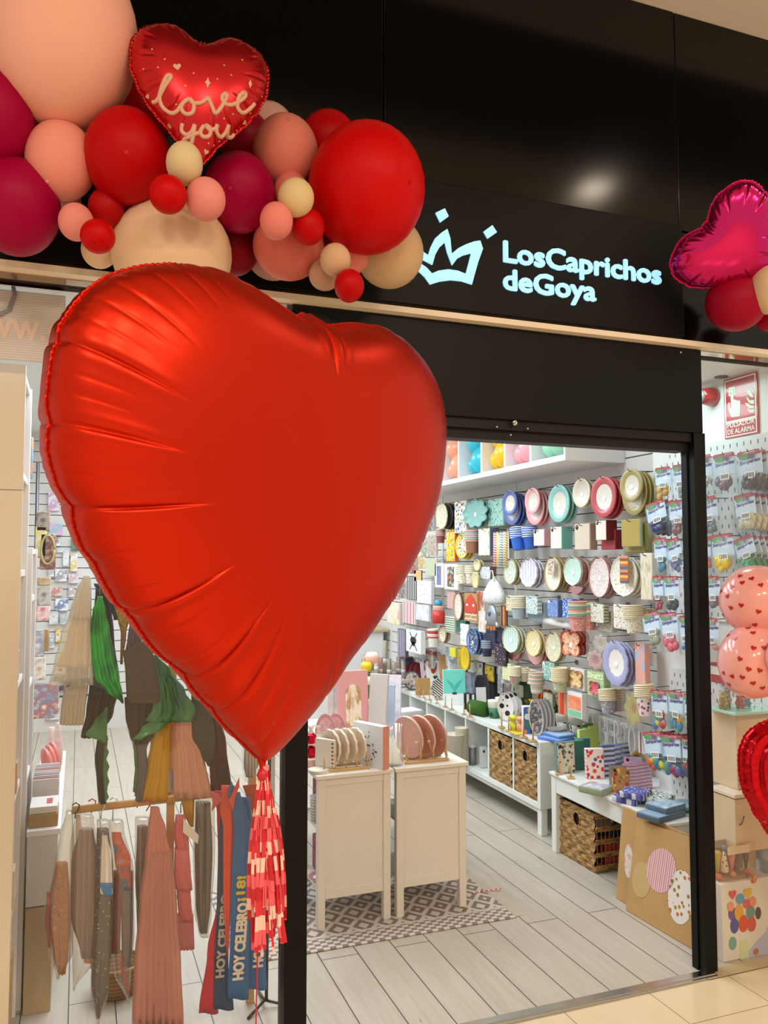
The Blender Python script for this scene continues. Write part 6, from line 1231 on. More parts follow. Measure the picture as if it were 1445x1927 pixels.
# far end: white counter with wooden top, seagrass basket, rolls of wrapping paper
cz = .90
T('counter', 'white counter with a wooden top at the far end of the shop', 'counter', [('body', MB().rbox((1.95, 7.50, 0), (2.80, 8.05, cz-.03), .004), W5), ('top', MB().rbox((1.90, 7.46, cz-.03), (2.84, 8.1, cz), .004), mat('c9b28a', .5))])
bk2 = MB().lathe([(.13, 0), (.16, .07), (.165, .10), (.155, .10), (.13, .02), (0, .02)], 26, Matrix.Translation((2.42, 7.72, cz)))
T('seagrass_basket', 'round seagrass basket of sweets on the wooden counter top', 'basket', [('basket', bk2, marble(['8a7a58', 'b5a47c', '6f6040'], 60, .7, 0, (1, 1, 3), 4, .5)), ('sweets', MB().lathe([(.14, .08), (.10, .14), (0, .16)], 16, Matrix.Translation((2.42, 7.72, cz))), marble(['e6d23a', 'e8e2dc', 'd98a9a', 'c9c0b8'], 30))])
T('red_tin', 'red tin beside the seagrass basket', 'tin', (MB().lathe([(.05, 0), (.05, .09), (.045, .1), (0, .1)], 18, Matrix.Translation((2.12, 7.62, cz))), mat('b8202a', .4)))
rc = ['b0a288', 'a89a88', '9c8f7c', 'c9bfae', 'b5867a', 'a8a08a', '8f8878', 'c2b49a', '9a8a86', 'b0a49a']
for i, u in enumerate((684, 692, 700, 708, 716, 724, 732, 741, 750, 759)):
    p = at(u, 1290, 1, 6.75+.05*(i % 3)); r = .021; h = (1290-[1232,1228,1244,1230,1238,1206,1240,1246,1236,1240][i])*mpp(p)
    T('wrapping_paper_roll', ['olive print','grey brown','dark tan starry','dotted pale beige','brick brown','tall plain kraft','smoke grey','sand coloured','mauve brown','speckled grey'][i]+' wrapping paper roll standing at the far end of the shelf unit', 'wrapping paper', [('roll', MB().lathe([(r, 0), (r, h), (r*.7, h+.001), (r*.65, h-.01), (0, h-.01)], 14, Matrix.Translation((p.x, p.y, p.z))), dots(rc[i], ['8a5a4a', 'd8d0c0', '6a6a58'], 60, .18)), ('band', MB().lathe([(r+.001, h*.45), (r+.001, h*.6)], 14, Matrix.Translation(p)), mat('d8cfc2', .5))], 'wrapping paper rolls')
zb = min(at(684, 1290, 1, 6.75).z, at(759, 1290, 1, 6.85).z)
T('roll_bin', 'low grey bin holding the upright wrapping paper rolls', 'bin', [('box', MB().rbox((at(676,1290,1,6.7).x, 6.70, 0), (at(766,1290,1,6.7).x, 6.95, zb-.002), .004), mat('6d675f', .6))])

for b, c1, c2, d in (((893,1245,909,1276),'26262c','c9c6c0','black card pack with white print, left of the starry bags'), ((912,1252,930,1282),'1f2428','d6b52a','black bag pack with a yellow star'), ((936,1255,948,1306),'d6d2cf','6f6a70','grey card pack with dark lines'), ((946,1286,958,1312),'b8a8a0','5a4a50','brown grey card pack, lowest on its hook'), ((862,1242,876,1266),'3a3f38','c9b878','dark olive card pack behind the yellow lantern'), ((838,1218,850,1240),'e2e2e0','7a96ae','white and blue card pack over the wooden tag'), ((795,1232,812,1256),'c9c2b8','7f6a60','beige card pack over the striped cups'), ((1022,1304,1040,1328),'8a8f6a','d9d6c0','sage card pack behind the basketball plates'), ((962,1288,980,1310),'cfc8b4','8f9a80','pale green card pack over the football plates')):
    pack('card_pack', 'card', b, 2.74, .02, marble([c1, c2, c1], 28), mat(c1, .5), d)
# ================================================================ PIER: SAFETY SIGN, SIREN, BALLOON BAGS
def sgn(u, v): q = atX(u, v, 2.742); return (-(q.y), q.z)
MS = frame((2.748, 0, 0), *FX)
SR = mat('b01e24', .25, coat=.4); SG = mat('cfe8c4', .4); SW = mat('ece6d8', .35)
y0, y1, z0, z1 = 2.706, 2.902, 2.106, 2.378
cen = frame((2.748, (y0+y1)/2, (z0+z1)/2), *FX); w, h = y1-y0, z1-z0
def ring(M, w, h, t, m=None):
    return MB().poly([[(-w/2, -h/2), (w/2, -h/2), (w/2, h/2), (-w/2, h/2)], [(-w/2+t, -h/2+t), (-w/2+t, h/2-t), (w/2-t, h/2-t), (w/2-t, -h/2+t)]], M, .0008)
def pj(x, y):  # zoom-crop pixel of the sign -> sign plane
    q = atX(1250+x/7.41, 640+y/7.41, 2.742); return ((y0+y1)/2-q.y, q.z-(z0+z1)/2)
C2 = off(cen, 0, 0, .0062)
hand = [pj(*q) for q in ((925,755),(962,745),(965,830),(975,825),(1000,835),(1020,845),(1045,840),(1058,850),(1062,1000),(1050,1060),(935,1075),(893,960),(890,880),(912,870),(918,940),(935,950))]
btn = [pj(*q) for q in ((898,665),(988,645),(990,760),(900,782))]; bin_ = [pj(*q) for q in ((915,685),(972,672),(974,748),(917,764))]; knob = [pj(943+24*math.cos(t), 712+32*math.sin(t)) for t in [k*math.pi/6 for k in range(12)]]
fl = [[pj(*q) for q in ((1155,690),(1195,700),(1235,760),(1248,800),(1200,790),(1165,740))], [pj(*q) for q in ((1150,780),(1190,840),(1252,835),(1250,895),(1190,880),(1155,830))], [pj(*q) for q in ((1122,880),(1165,880),(1200,910),(1252,915),(1250,945),(1190,950),(1150,915))], [pj(*q) for q in ((1158,950),(1200,975),(1255,965),(1252,1010),(1200,1010),(1170,985))], [pj(*q) for q in ((1200,660),(1240,680),(1255,740),(1225,720))]]
flm = MB()
for f_ in fl: flm.poly([f_], C2, .0006)
t1_ = MB(); text(t1_, 'PULSADOR', off(cen, -w*.40, -h*.325, .0062), w*.80, h*.08, .0008, .02); text(t1_, 'DE ALARMA', off(cen, -w*.40, -h*.435, .0062), w*.80, h*.08, .0008, .02)
T('alarm_sign', 'red and white fire alarm button sign on the white pier', 'sign', [('plate', lbox(MB(), off(cen, 0, 0, .006), w, h, .006, 0, .001), SR), ('upper_frame', ring(off(C2, 0, h*.12, 0), w*.93, h*.71, .006), SW), ('lower_frame', ring(off(C2, 0, -h*.36, 0), w*.93, h*.24, .005), SW),
  ('hand_symbol', MB().poly([hand], C2, .0008), SG), ('button_symbol', MB().poly([btn, bin_[::-1]], C2, .0006).poly([knob], C2, .0006), SG), ('flame_symbol', flm, SG), ('lettering', t1_, SW)])
# second sign further along the pier, only its foot shows under the door header
y2 = 3.27; c3 = frame((2.748, y2, 2.245), *FX)
T('alarm_sign', 'red and white sign whose lower edge peeps under the door header', 'sign', [('plate', lbox(MB(), off(c3, 0, 0, .005), .17, .25, .005, 0, .001), SR), ('frame', ring(off(c3, 0, 0, .0052), .16, .24, .006), SW)])
M = frame((2.746, 2.975, 2.315), *FX)
T('fire_siren', 'red round fire siren with a clear lens on the pier', 'siren', [('base', MB().lathe([(.045, 0), (.045, .012), (.040, .04), (.034, .065), (.028, .07), (0, .07)], 26, M), mat('a8161e', .15, coat=.5)), ('lens', MB().lathe([(.028, .07), (.028, .10), (.022, .108), (0, .11)], 22, M), mat('c9e6e6', .1, coat=.5))])
T('ceiling_vent', 'small dark round vent in the window ceiling above the alarm sign', 'vent', (MB().lathe([(.03, -.004), (.03, 0), (0, 0)], 22, Matrix.Translation((2.70, 2.87, 2.385))), mat('4a4f50', .5)))
BAG = clear('f4faff', .03, .22, .05, .3); PRW = mat('dfeaf0', .4); PRB = mat('34348a', .45)
def balloon_bag(box, X, cols, label, tilt=0.0, group='balloon bags on the pier', words=True, n=1):
    M, w, h = card(*box, X); M = M @ Matrix.Rotation(tilt, 4, 'Z'); r = random.Random(int(box[0]*7+box[1]))
    head = MB().poly([[(-w*.46, h*.40), (w*.46, h*.40), (w*.42, h*.5), (-w*.42, h*.5)]], off(M, 0, 0, .004), .002)
    leaf = MB().poly([[(w*.2*math.cos(t)-w*.18, h*.07*math.sin(t)+h*.37) for t in [k*math.pi/6 for k in range(12)]]], off(M, 0, 0, .0065), .001)
    plum = MB().poly([[(w*.10*math.cos(t)+w*.12, h*.06*math.sin(t)+h*.36) for t in [k*math.pi/6 for k in range(12)]]], off(M, 0, 0, .0065), .001)
    panel_ = MB().poly([[(-w*.47, -h*.05), (w*.47, -h*.05), (w*.47, h*.40), (-w*.47, h*.40)]], off(M, 0, 0, -.002), .003)
    parts = [('header', head, mat('b8302c', .4)), ('leaf_print', leaf, mat('4f9a3a', .4)), ('plum_print', plum, mat('6a3a6e', .4)), ('white_panel', panel_, PRW)]
    nb = 9 if len(cols) > 1 else 7; lumps = [MB() for c in cols]
    for i in range(nb):
        k = i % len(cols); cx, cy = r.uniform(-.28, .28)*w, r.uniform(-.40, -.10)*h; ra, rb = w*r.uniform(.13, .2), w*r.uniform(.13, .24)
        lumps[k].lathe([(0, -rb)]+[(ra*math.sin(math.pi*q/6), -rb*math.cos(math.pi*q/6)) for q in range(1, 6)]+[(0, rb)], 9, off(M, cx, cy, .004) @ Matrix.Rotation(r.uniform(0, 3), 4, 'Z') @ Matrix.Rotation(1.4, 4, 'X') @ Matrix.Diagonal((1, .55, 1, 1)))
    for c, l in zip(cols, lumps): parts.append(('balloons', l, mat(c, .3)))
    if words: a = MB(); text(a, 'Sempertex', off(M, -w*.40, h*.17, .0015) @ Matrix.Rotation(.06, 4, 'Z'), w*.82, h*.11, .0006, .035, shear=.25); parts.append(('lettering', a, PRB))
    lab = MB(); lx, ly = w*.1, -h*.07; lbox(lab, off(M, lx, ly, .017), w*.40, h*.17, .0008); bars = MB()
    for i in range(6): lbox(bars, off(M, lx+w*(-.14+.055*i), ly-h*.005, .0176), w*(.02+.012*(i % 2)), h*.10, .0005)
    parts.append(('price_label', lab, mat('e9ece8', .4), [('barcode', bars, mat('3a3a3c', .5))]))
    fl_ = MB(); pts = [(-w*.5, -h*.5), (w*.5, -h*.5), (w*.5, h*.42), (w*.40, h*.5), (-w*.40, h*.5), (-w*.5, h*.42)]
    nn = len(pts); vs = [M @ Vector((x, y, 0)) for x, y in pts]+[M @ Vector((x*.85, y*.88, .015)) for x, y in pts]
    fl_.add(vs, [tuple(range(nn, 2*nn))]+[(i, (i+1) % nn, (i+1) % nn+nn, i+nn) for i in range(nn)], 0, True)
    parts.append(('bag', fl_, BAG)); a = M @ Vector((0, h*.46, 0)); parts.append(('hook', MB().tube([a+Vector((-.012, 0, .014)), a+Vector((-.004, 0, 0)), a+Vector((2.735-a.x, 0, .002))], .002, 6), DARKMETAL))
    root = T('balloon_bag', label, 'balloon bag', parts, group)
    for i in range(1, n): clone(root, (.032*i, 0, -.002*i), label.replace('front', ['second', 'third', 'fourth'][i-1])+', behind', group)
XB = 2.60
MUL = ['3f7fc0', 'd9b82a', 'c8412f', '4a9a50', 'd98a7a', '3a8f9a']
PB = [((1233,879,1264,939), ['cf9a3a'], 'balloon bag with orange gold balloons, top row by the door post', 0),
 ((1266,874,1294,940), ['8f9c94'], 'balloon bag with sage grey balloons, top row at the door post', 0),
 ((1218,943,1256,1007), ['1f2c5a'], 'front balloon bag with navy balloons, second row', .22), ((1259,941,1294,1008), ['8a5f60'], 'balloon bag with dusty mauve balloons, second row', .03),
 ((1231,1012,1258,1081), ['2f7f8f'], 'balloon bag with teal balloons, third row', .03), ((1257,1013,1285,1080), ['6f6a90'], 'balloon bag with lilac grey balloons, third row', .2), ((1281,1040,1300,1090), ['d97f9a'], 'balloon bag with rose pink balloons, third row at the post', .1),
 ((1229,1084,1250,1152), ['a03048'], 'balloon bag with crimson balloons, fourth row', .05), ((1250,1084,1280,1153), ['2f3f38'], 'balloon bag with dark green balloons, fourth row', .04),
 ((1211,1152,1246,1217), ['9aa088'], 'balloon bag with grey green balloons, fifth row', .18), ((1244,1153,1279,1226), ['e2788a', 'd9606f'], 'balloon bag with coral pink balloons, fifth row', .15), ((1280,1159,1302,1233), ['4f7fc0'], 'balloon bag with sky blue balloons, fifth row at the post', .05),
 ((1226,1299,1258,1375), MUL, 'balloon bag of mixed bright balloons, upper left of the lower pegboard', .06), ((1258,1301,1288,1375), MUL[::-1], 'balloon bag of mixed bright balloons, upper right of the lower pegboard', .02), ((1288,1306,1304,1372), ['3fa0b8', 'd9b82a'], 'blue and yellow balloon bag at the post, upper lower pegboard row', 0),
 ((1213,1378,1252,1451), ['2f8f9a', 'e0bc1f', 'cf5f3a'], 'front balloon bag with teal and yellow balloons, lowest row', .2), ((1245,1383,1284,1459), ['a8305a', '3f9a5a', '5a6aa8'], 'front balloon bag with green and plum balloons, lowest row', .14), ((1284,1390,1300,1456), ['5a4a40', 'c8502f'], 'dark balloon bag edge by the post, lowest row', 0)]
for b, c, l, t in PB: balloon_bag(b, XB, c, l, t, n=3 if l.startswith('front') else 1)
WB = [((1318,856,1342,932), ['b5b0a0'], 'pale grey balloon bag just right of the door post, window top row', .05), ((1343,853,1386,931), ['7f7078'], 'balloon bag with mauve grey balloons, window top row', .03), ((1388,848,1436,929), ['55535a'], 'front balloon bag with charcoal balloons, window top row', .04),
 ((1322,934,1352,1006), ['6f8088'], 'balloon bag with blue grey balloons, window second row', .08), ((1384,929,1424,1003), ['d8cba8'], 'front balloon bag with cream balloons, window second row', .12),
 ((1316,1010,1341,1077), ['d9683f'], 'balloon bag with orange red balloons, window third row at the post', .03), ((1338,1005,1384,1080), ['e6c81f', 'dbb90f'], 'balloon bag with bright yellow balloons, window third row', .08), ((1386,1010,1424,1074), ['5fae78', '3f8f5a'], 'front balloon bag with green balloons, window third row', .3),
 ((1330,1084,1357,1155), ['6a5a66'], 'balloon bag with dark plum balloons, window fourth row', .05), ((1332,1163,1354,1235), ['d98a78'], 'balloon bag with salmon balloons, window lowest row', .04)]
for b, c, l, t in WB: balloon_bag(b, 2.625, c, l, t, 'balloon bags in the window', n=4 if l.startswith('front') else 1)
pack('gift_box', 'box', (1337,1248,1366,1286), 2.69, .03, stripes(['a82a30', 'e6e2dc', 'a82a30'], 9, 2), mat('a02a30', .4), 'red box with a white band low on the window pegboard')
# ---------------------------------------------------------------- counter and boxes in the right-hand window
CWR = mat('dcc6a2', .4)
T('counter', 'cream shop counter with a glass top in the right window', 'counter', [('cabinet', MB().rbox((2.535, 2.66, .62), (2.728, 2.80, .93), .003), CWR), ('glass_top', MB().rbox((2.485, 2.61, .930), (2.730, 2.80, .942), .002), mat('a8dcc4', .1, coat=.5)),
  ('ledge', MB().rbox((2.47, 2.61, .605), (2.73, 2.76, .62), .002), mat('e8dcc4', .3)), ('drawer', MB().rbox((2.475, 2.615, .39), (2.73, 2.75, .600), .003), CWR, [('handle', MB().tube([(2.495, 2.614, .50), (2.495, 2.602, .51), (2.502, 2.600, .53), (2.51, 2.605, .535)], .003, 6), mat('7f735c', .3, .8))]), ('leg', MB().rbox((2.68, 2.76, 0), (2.72, 2.80, .62), .003), CWR), ('leg', MB().rbox((2.55, 2.76, 0), (2.59, 2.79, .62), .003), CWR)])
for i, (x, c, hh, d) in enumerate(((2.505, 'a89a6a', .07, 'olive'), (2.545, '8f8a80', .085, 'grey'), (2.595, 'b5605a', .05, 'red brown'), (2.65, '6a7f9a', .035, 'blue grey'))):
    T('trinket', f'small {d} trinket on the glass counter top', 'ornament', (MB().lathe([(.014, 0), (.020, hh*.4), (.013, hh*.7), (.017, hh), (0, hh)], 14, Matrix.Translation((x, 2.70+.02*(i % 2), .942))), dots(c, ['d9d2c0', '5a4f4a'], 90, .3)))
bx = atZ(1366, 1822, 0).x
def paper_box():
    x0, x1, yf = 2.368, 2.62, 2.585; hz = .295
    M = frame(((x0+x1)/2, yf, hz/2), *FY); w, h = x1-x0, hz; parts = [('box', MB().rbox((x0, yf, 0), (x1, yf+.16, hz), .003), mat('d8d2c6', .45))]
    def e(u, v, ru, rv):  # crop px -> ellipse
        c = atY(1150+u/4.817, 1500+v/4.817, yf); k = mpp(c)/4.817; return (c.x-(x0+x1)/2, c.z-h/2, ru*k, rv*k)
    for (u, v, ru, rv, c, nm) in ((1095,1055,45,60,'6a4a86','violet'),(1330,1050,34,55,'4a4238','dark'),(1115,1165,48,68,'454a90','indigo'),(1155,1045,50,72,'d9a032','amber'),(1260,1040,48,65,'5f8f8a','teal'),(1225,965,44,42,'d2565a','coral'),(1270,1150,50,66,'c85038','rust'),(1195,1145,54,75,'d2482e','red'),(1165,920,50,45,'5f9ab8','blue'),(1080,990,38,42,'e0906a','orange'),(1280,945,40,45,'e08a6a','salmon')):
        x, y, a, b = e(u, v, ru, rv); parts.append(('balloon_print', MB().poly([[(x+a*math.cos(t), y+b*math.sin(t)) for t in [k*math.pi/10 for k in range(20)]]], off(M, 0, 0, .0008+.0002*len(parts)), .0003), mat(c, .35)))
    for (u, v, r_, c) in ((1095,880,46,'d04a5a'),(1235,865,52,'d9b01f')):
        x, y, a, b = e(u, v, r_, r_); parts.append(('heart_print', MB().poly([[(x+a*16*math.sin(t)**3/17, y+a*(13*math.cos(t)-5*math.cos(2*t)-2*math.cos(3*t)-math.cos(4*t))/16) for t in [k*math.pi/12 for k in range(24)]]], off(M, 0, 0, .0036), .0003), mat(c, .3)))
    x, y, a, b = e(1205, 1390, 50, 95); parts.append(('jar_print', MB().poly([[(x-a*.95, y-b), (x+a*.95, y-b), (x+a, y+b*.7), (x+a*.8, y+b), (x-a*.8, y+b), (x-a, y+b*.7)]], off(M, 0, 0, .0008), .0004), mat('c9d3a4', .4)))
    x, y, a, b = e(1100, 1325, 45, 58); parts.append(('round_badge', MB().poly([[(x+a*math.cos(t), y+b*math.sin(t)) for t in [k*math.pi/12 for k in range(24)]]], off(M, 0, 0, .0008), .0004), mat('6fa08a', .4)))
    x, y, a, b = e(1310, 1400, 30, 28); parts.append(('gold_badge', MB().poly([[(x+a*(1+.12*(k % 2))*math.cos(k*math.pi/12), y+b*(1+.12*(k % 2))*math.sin(k*math.pi/12)) for k in range(24)]], off(M, 0, 0, .0008), .0004), mat('b5783a', .4)))
    x, y, a, b = e(1290, 745, 36, 36); parts.append(('logo', MB().poly([[(x+a*math.cos(t), y+b*math.sin(t)) for t in [k*math.pi/10 for k in range(20)]]], off(M, 0, 0, .0008), .0004), marble(['3a6aa8', 'd9b83a', 'c84a3a', '4a4a4a'], 60)))
    parts.append(('corner_print', MB().poly([[(w*.5, -h*.5), (w*.5, -h*.02), (w*.36, -h*.22), (w*.12, -h*.34), (-w*.1, -h*.5)]], off(M, 0, 0, .0004), .0004), mat('b4b6cc', .45)))
    T('balloon_box', 'white box picturing a bouquet of balloons in a jar, on the window floor', 'box', parts)
    x2 = x1+.004; T('balloon_box', 'similar white box right beside it, cut by the right edge', 'box', [('box', MB().rbox((x2, yf, 0), (x2+.22, yf+.16, .24), .003), mat('d8d2c6', .45)), ('balloon_print', MB().poly([[(x2+.05+.03*math.cos(k*math.pi/10), .14+.045*math.sin(k*math.pi/10)) for k in range(20)]], frame((0, yf-.001, 0), *FY), .0006), mat('7fb0b0', .35)), ('balloon_print', MB().poly([[(x2+.07+.03*math.cos(k*math.pi/10), .10+.045*math.sin(k*math.pi/10)) for k in range(20)]], frame((0, yf-.0015, 0), *FY), .0006), mat('d05a78', .35))])
paper_box()
# clear box of party horns standing on the balloon box
x0, x1, yf, zb_ = 2.372, 2.56, 2.60, .2955; hb = .135
parts = [('back_card', MB().rbox((x0, yf+.07, zb_), (x1, yf+.075, zb_+hb), .001), mat('b9a88a', .5)), ('top_label', MB().box((x0+.045, yf-.001, zb_+hb-.035), (x1-.03, yf+.0005, zb_+hb-.004)), mat('dccaa8', .5))]
HC = [('c9b84a', 'e0a24a'), ('e6ded2', '5a6a5a'), ('d9848a', 'd9848a'), ('6a5a6a', 'd9a23a'), ('4a4038', 'c86a5a')]
for i, (a, b) in enumerate(HC):
    x = x0+.02+i*.036; up = i % 2 == 0
    parts.append(('party_horn', MB().lathe([(.004, 0), (.017, .085), (.014, .09), (0, .088)], 14, Matrix.Translation((x, yf+.03, zb_+.02)) if up else Matrix.Translation((x, yf+.03, zb_+.115)) @ Matrix.Rotation(math.pi, 4, 'X')), dots(a, [b, 'd96a4a'], 70, .3)))
    parts.append(('pompom', MB().lathe([(0, 0), (.012, .006), (.014, .014), (.010, .022), (0, .025)], 12, Matrix.Translation((x, yf+.025, zb_+.001 if up else zb_+.105))), mat(['d9704a', '5a7aa0', 'd98a7a', '4a8f7a', 'd9707a'][i], .6)))
parts.append(('clear_box', MB().rbox((x0, yf, zb_), (x1, yf+.07, zb_+hb), .002), clear('fff6ea', .08, .04, .03)))
T('party_horn_box', 'clear box of colourful party horns standing on the balloon picture box', 'box', parts)
# ================================================================ LEFT WINDOW: SHELVES, COSTUMES, SASHES
def shelf_left(name, label, x0, x1, y0, y1, top, zs, mfront=None):
    parts = [('side_panel', MB().rbox((x0, y0, 0), (x1, y0+.022, top), .002), mfront or W5), ('side_panel', MB().rbox((x0, y1-.022, 0), (x1, y1, top), .002), W5), ('back_board', MB().box((x0, y0+.022, .02), (x0+.012, y1-.022, top-.02)), W5)]
    for z in zs: parts.append(('shelf', MB().rbox((x0+.012, y0+.022, z), (x1-.006, y1-.022, z+.022), .002), W5))
    return T(name, label, 'shelf', parts)
sp_ = MB().rbox((-.75, 2.745, 1.772), (-.168, 2.77, 2.165), .0015).rbox((-.75, 2.745, 0), (-.168, 2.77, 1.770), .0015)
t_ = [('end_panel', sp_, WHITE_WARM), ('side_panel', MB().rbox((-.75, 3.13, 0), (-.170, 3.152, 2.165), .002), W5), ('back_board', MB().box((-.75, 2.77, 0), (-.735, 3.13, 2.165)), W5)]
for z in (.06, .42, .78, 1.14, 1.50, 1.82, 2.143): t_.append(('shelf', MB().rbox((-.735, 2.77, z), (-.176, 3.13, z+.022), .002), W5))
T('shelf_unit', 'tall cream shelf unit at the left edge of the window', 'shelf', t_)
shelf_left('shelf_unit', 'lower white shelf unit behind the tall cream one at left', -.75, -.155, 3.17, 3.52, 1.60, (.06, .40, .74, 1.08, 1.40, 1.578))
# hanging sign board behind the glass
bm_ = MB().rbox((-.62, 2.672, 2.160), (-.056, 2.678, 2.375), .002)
lt = MB(); p0_ = atY(-82, 628, 2.671); p1_ = atY(117, 628, 2.671); text(lt, 'www.c', frame((p0_.x, 2.6715, p0_.z), *FY), p1_.x-p0_.x, .058, .0008, .05)
st = MB().tube([(-.205, 2.668, 2.385), (-.20, 2.665, 2.36), (-.215, 2.665, 2.31), (-.26, 2.665, 2.28)], .006, 8)
T('hanging_board', 'grey ribbed board with peach www lettering hanging in the left window', 'sign', [('board', bm_, stripes(['cfccc8', 'e2e0dc'], 130, 2, .5)), ('lettering', lt, mat('f4dccb', .5)), ('strap', st, mat('8f9095', .6))])
# goods on the shelves facing the aisle
for i, (x, y, z, w_, h_, c1, c2, d) in enumerate(((-.19, 2.90, 1.842, .10, .16, '8a4a9a', 'd9a25a', 'purple and orange printed pack'), (-.20, 3.30, 1.42, .12, .15, '7f7266', '5f544b', 'grey brown pack with scribble lines'), (-.19, 2.95, 1.16, .06, .10, 'b08a55', 'c9a670', 'small kraft card'), (-.185, 3.30, 1.10, .08, .12, 'd9d4cb', 'a89a8a', 'pale folded card'), (-.185, 2.95, .80, .06, .10, 'a87a48', 'c09560', 'wooden tag card'), (-.185, 3.30, .762, .10, .14, 'cfd8d4', '8fb0aa', 'mint white card pack'), (-.185, 2.95, .442, .08, .12, 'b89a70', 'd0b488', 'tan card pack'), (-.185, 3.30, .422, .10, .16, 'd6d0c6', 'b0a494', 'cream card pack'), (-.185, 2.95, .082, .10, .22, 'c9b08a', 'a88a60', 'tall kraft pack'))):
    T('card_pack', f'{d} on a shelf of the left units', 'card', (MB().rbox((x-.03, y-w_/2, z), (x+.012, y+w_/2, z+h_), .002), marble([c1, c2, c1], 30)))
# costume rack of pale wood
RY = 2.95
ra, rb_ = atY(135, 1525, RY), atY(425, 1491, RY)
po = atY(321, 1500, RY+.03)
parts = [('lower_rail', MB().tube([ra, rb_], .0125, 14), mat('bd8f55', .5)), ('upper_rail', MB().tube([(atY(182, 1082, RY).x, RY, 1.535), (.62, RY, 1.535)], .012, 14), mat('bd8f55', .5)), ('post', MB().rbox((po.x-.013, po.y-.012, 0), (po.x+.013, po.y+.012, 1.56), .002), mat('c69b62', .5)),
  ('post', MB().rbox((.585, RY-.012, 0), (.611, RY+.012, 1.56), .002), mat('c69b62', .5)), ('foot', MB().rbox((po.x-.015, RY-.2, 0), (po.x+.015, RY+.25, .025), .003), mat('c69b62', .5)), ('hinge_plate', MB().rbox((po.x-.012, po.y-.0145, atY(318, 1494, RY).z), (po.x+.012, po.y-.012, atY(318, 1452, RY).z), .001), METAL)]
T('costume_rack', 'pale wooden rack carrying the costumes in the left window', 'clothes rack', parts)
def drape(rows, Y, thick=.02, folds=5, amp=.006, nx=26, sub=5, phase=0.0):
    """hanging cloth: outline rows (v, left u, right u) on the plane Y, with body, folds growing towards the hem"""
    V = []; rows = [tuple(r) for r in rows]; fine = []
    for i in range(len(rows)-1):
        for k in range(sub):
            t = k/sub; s_ = t*t*(3-2*t); a, b = rows[i], rows[i+1]; fine.append((a[0]+(b[0]-a[0])*t, a[1]+(b[1]-a[1])*s_, a[2]+(b[2]-a[2])*s_))
    fine.append(rows[-1]); m = MB(); fr_ = []; bk_ = []; n = len(fine)
    for i, (v, ul, ur) in enumerate(fine):
        t = i/(n-1); pl, pr_ = atY(ul, v, Y), atY(ur, v, Y)
        for j in range(nx+1):
            s_ = j/nx; x = pl.x+(pr_.x-pl.x)*s_; z = pl.z+(pr_.z-pl.z)*s_; e = math.sqrt(max(0, 1-(2*s_-1)**4)); f = amp*(.35+.65*t)*math.sin(folds*2*math.pi*s_+phase+.8*math.sin(t*3))*e
            fr_.append((x, Y-thick/2*e+f, z)); bk_.append((x, Y+thick/2*e*.9+f+.0006, z))
    w_ = nx+1; o = len(fr_); fs = []
    for i in range(n-1):
        for j in range(nx):
            a = i*w_+j; fs.append((a, a+w_, a+w_+1, a+1)); fs.append((o+a, o+a+1, o+a+w_+1, o+a+w_))
        a = i*w_; fs += [(a, o+a, o+a+w_, a+w_), (a+nx, a+nx+w_, o+a+nx+w_, o+a+nx)]
    for j in range(nx): fs += [(j, j+1, o+j+1, o+j), ((n-1)*w_+j, o+(n-1)*w_+j, o+(n-1)*w_+j+1, (n-1)*w_+j+1)]
    return m.add(fr_+bk_, fs, 0, True)
def pflat(pts, Y, h=.004):
    q = [atY(u, v, Y) for u, v in pts]; return MB().poly([[(p.x, p.z) for p in q][::-1]], frame((0, Y, 0), *FY), h)
def hanger(u, v, Y, zr, c='8a8a8c'):
    p = atY(u, v, Y); q = Vector((p.x, Y, zr+.014)); return ('hanger_hook', MB().tube([p, (p.x, Y, zr-.02), (p.x+.010, Y, zr-.005), (p.x+.013, Y, zr+.008), q+Vector((.002, 0, .003)), (p.x-.010, Y, zr+.010)], .0022, 6), mat(c, .3, .6))
UR = 1.535
TUL = clear('f8f7f0', .02, .5, .40); IRI = marble(['0f3d14', '1f8a24', '2fb23a', '1a5f3a', '6f9a2a'], 9, .28, .35, (1, 1, .6), 3)
IRI2 = marble(['23402a', '3f7f4a', '2f5f52', '6a8a3a'], 9, .3, .35, (1, 1, .5), 3)
T('tulle_skirt', 'white tulle skirt with beige lining hanging left of the green cape', 'skirt', [('tulle', drape([(1083,157,171),(1110,144,172),(1150,131,172),(1200,113,173),(1250,101,175),(1288,92,178)], 2.875, .05, 7, .008), TUL), ('lining', drape([(1096,156,168),(1150,138,170),(1200,126,170),(1255,106,169)], 2.885, .03, 3, .004), mat('f0dcc2', .7)), ('hem_label', pflat([(110,1258),(118,1258),(118,1263),(110,1263)], 2.866, .001), mat('b59a3a', .5)), ('upper_tulle', drape([(1083,157,171),(1120,141,172),(1165,129,172)], 2.868, .055, 5, .006), TUL)])
T('tulle_skirt', 'second cream tulle skirt hanging lower behind the green cape point', 'skirt', (drape([(1225,128,168),(1290,120,166),(1340,114,160),(1363,112,157)], 2.91, .04, 6, .008), clear('d9d0bc', .02, .6, .62)))
T('green_cape', 'shiny iridescent green dragon cape with pointed hem in the left window', 'cape', [('cape', drape([(1122,184,193),(1150,174,199),(1185,168,206),(1230,171,214),(1275,178,224),(1300,200,230),(1323,228,233)], 2.862, .02, 3, .006), IRI), ('wing_tip', pflat([(118,1282),(150,1277),(182,1274),(215,1285),(232,1318),(200,1299),(165,1286),(140,1285),(126,1293)], 2.868), mat('14241a', .4)), hanger(188, 1124, 2.87, UR)])
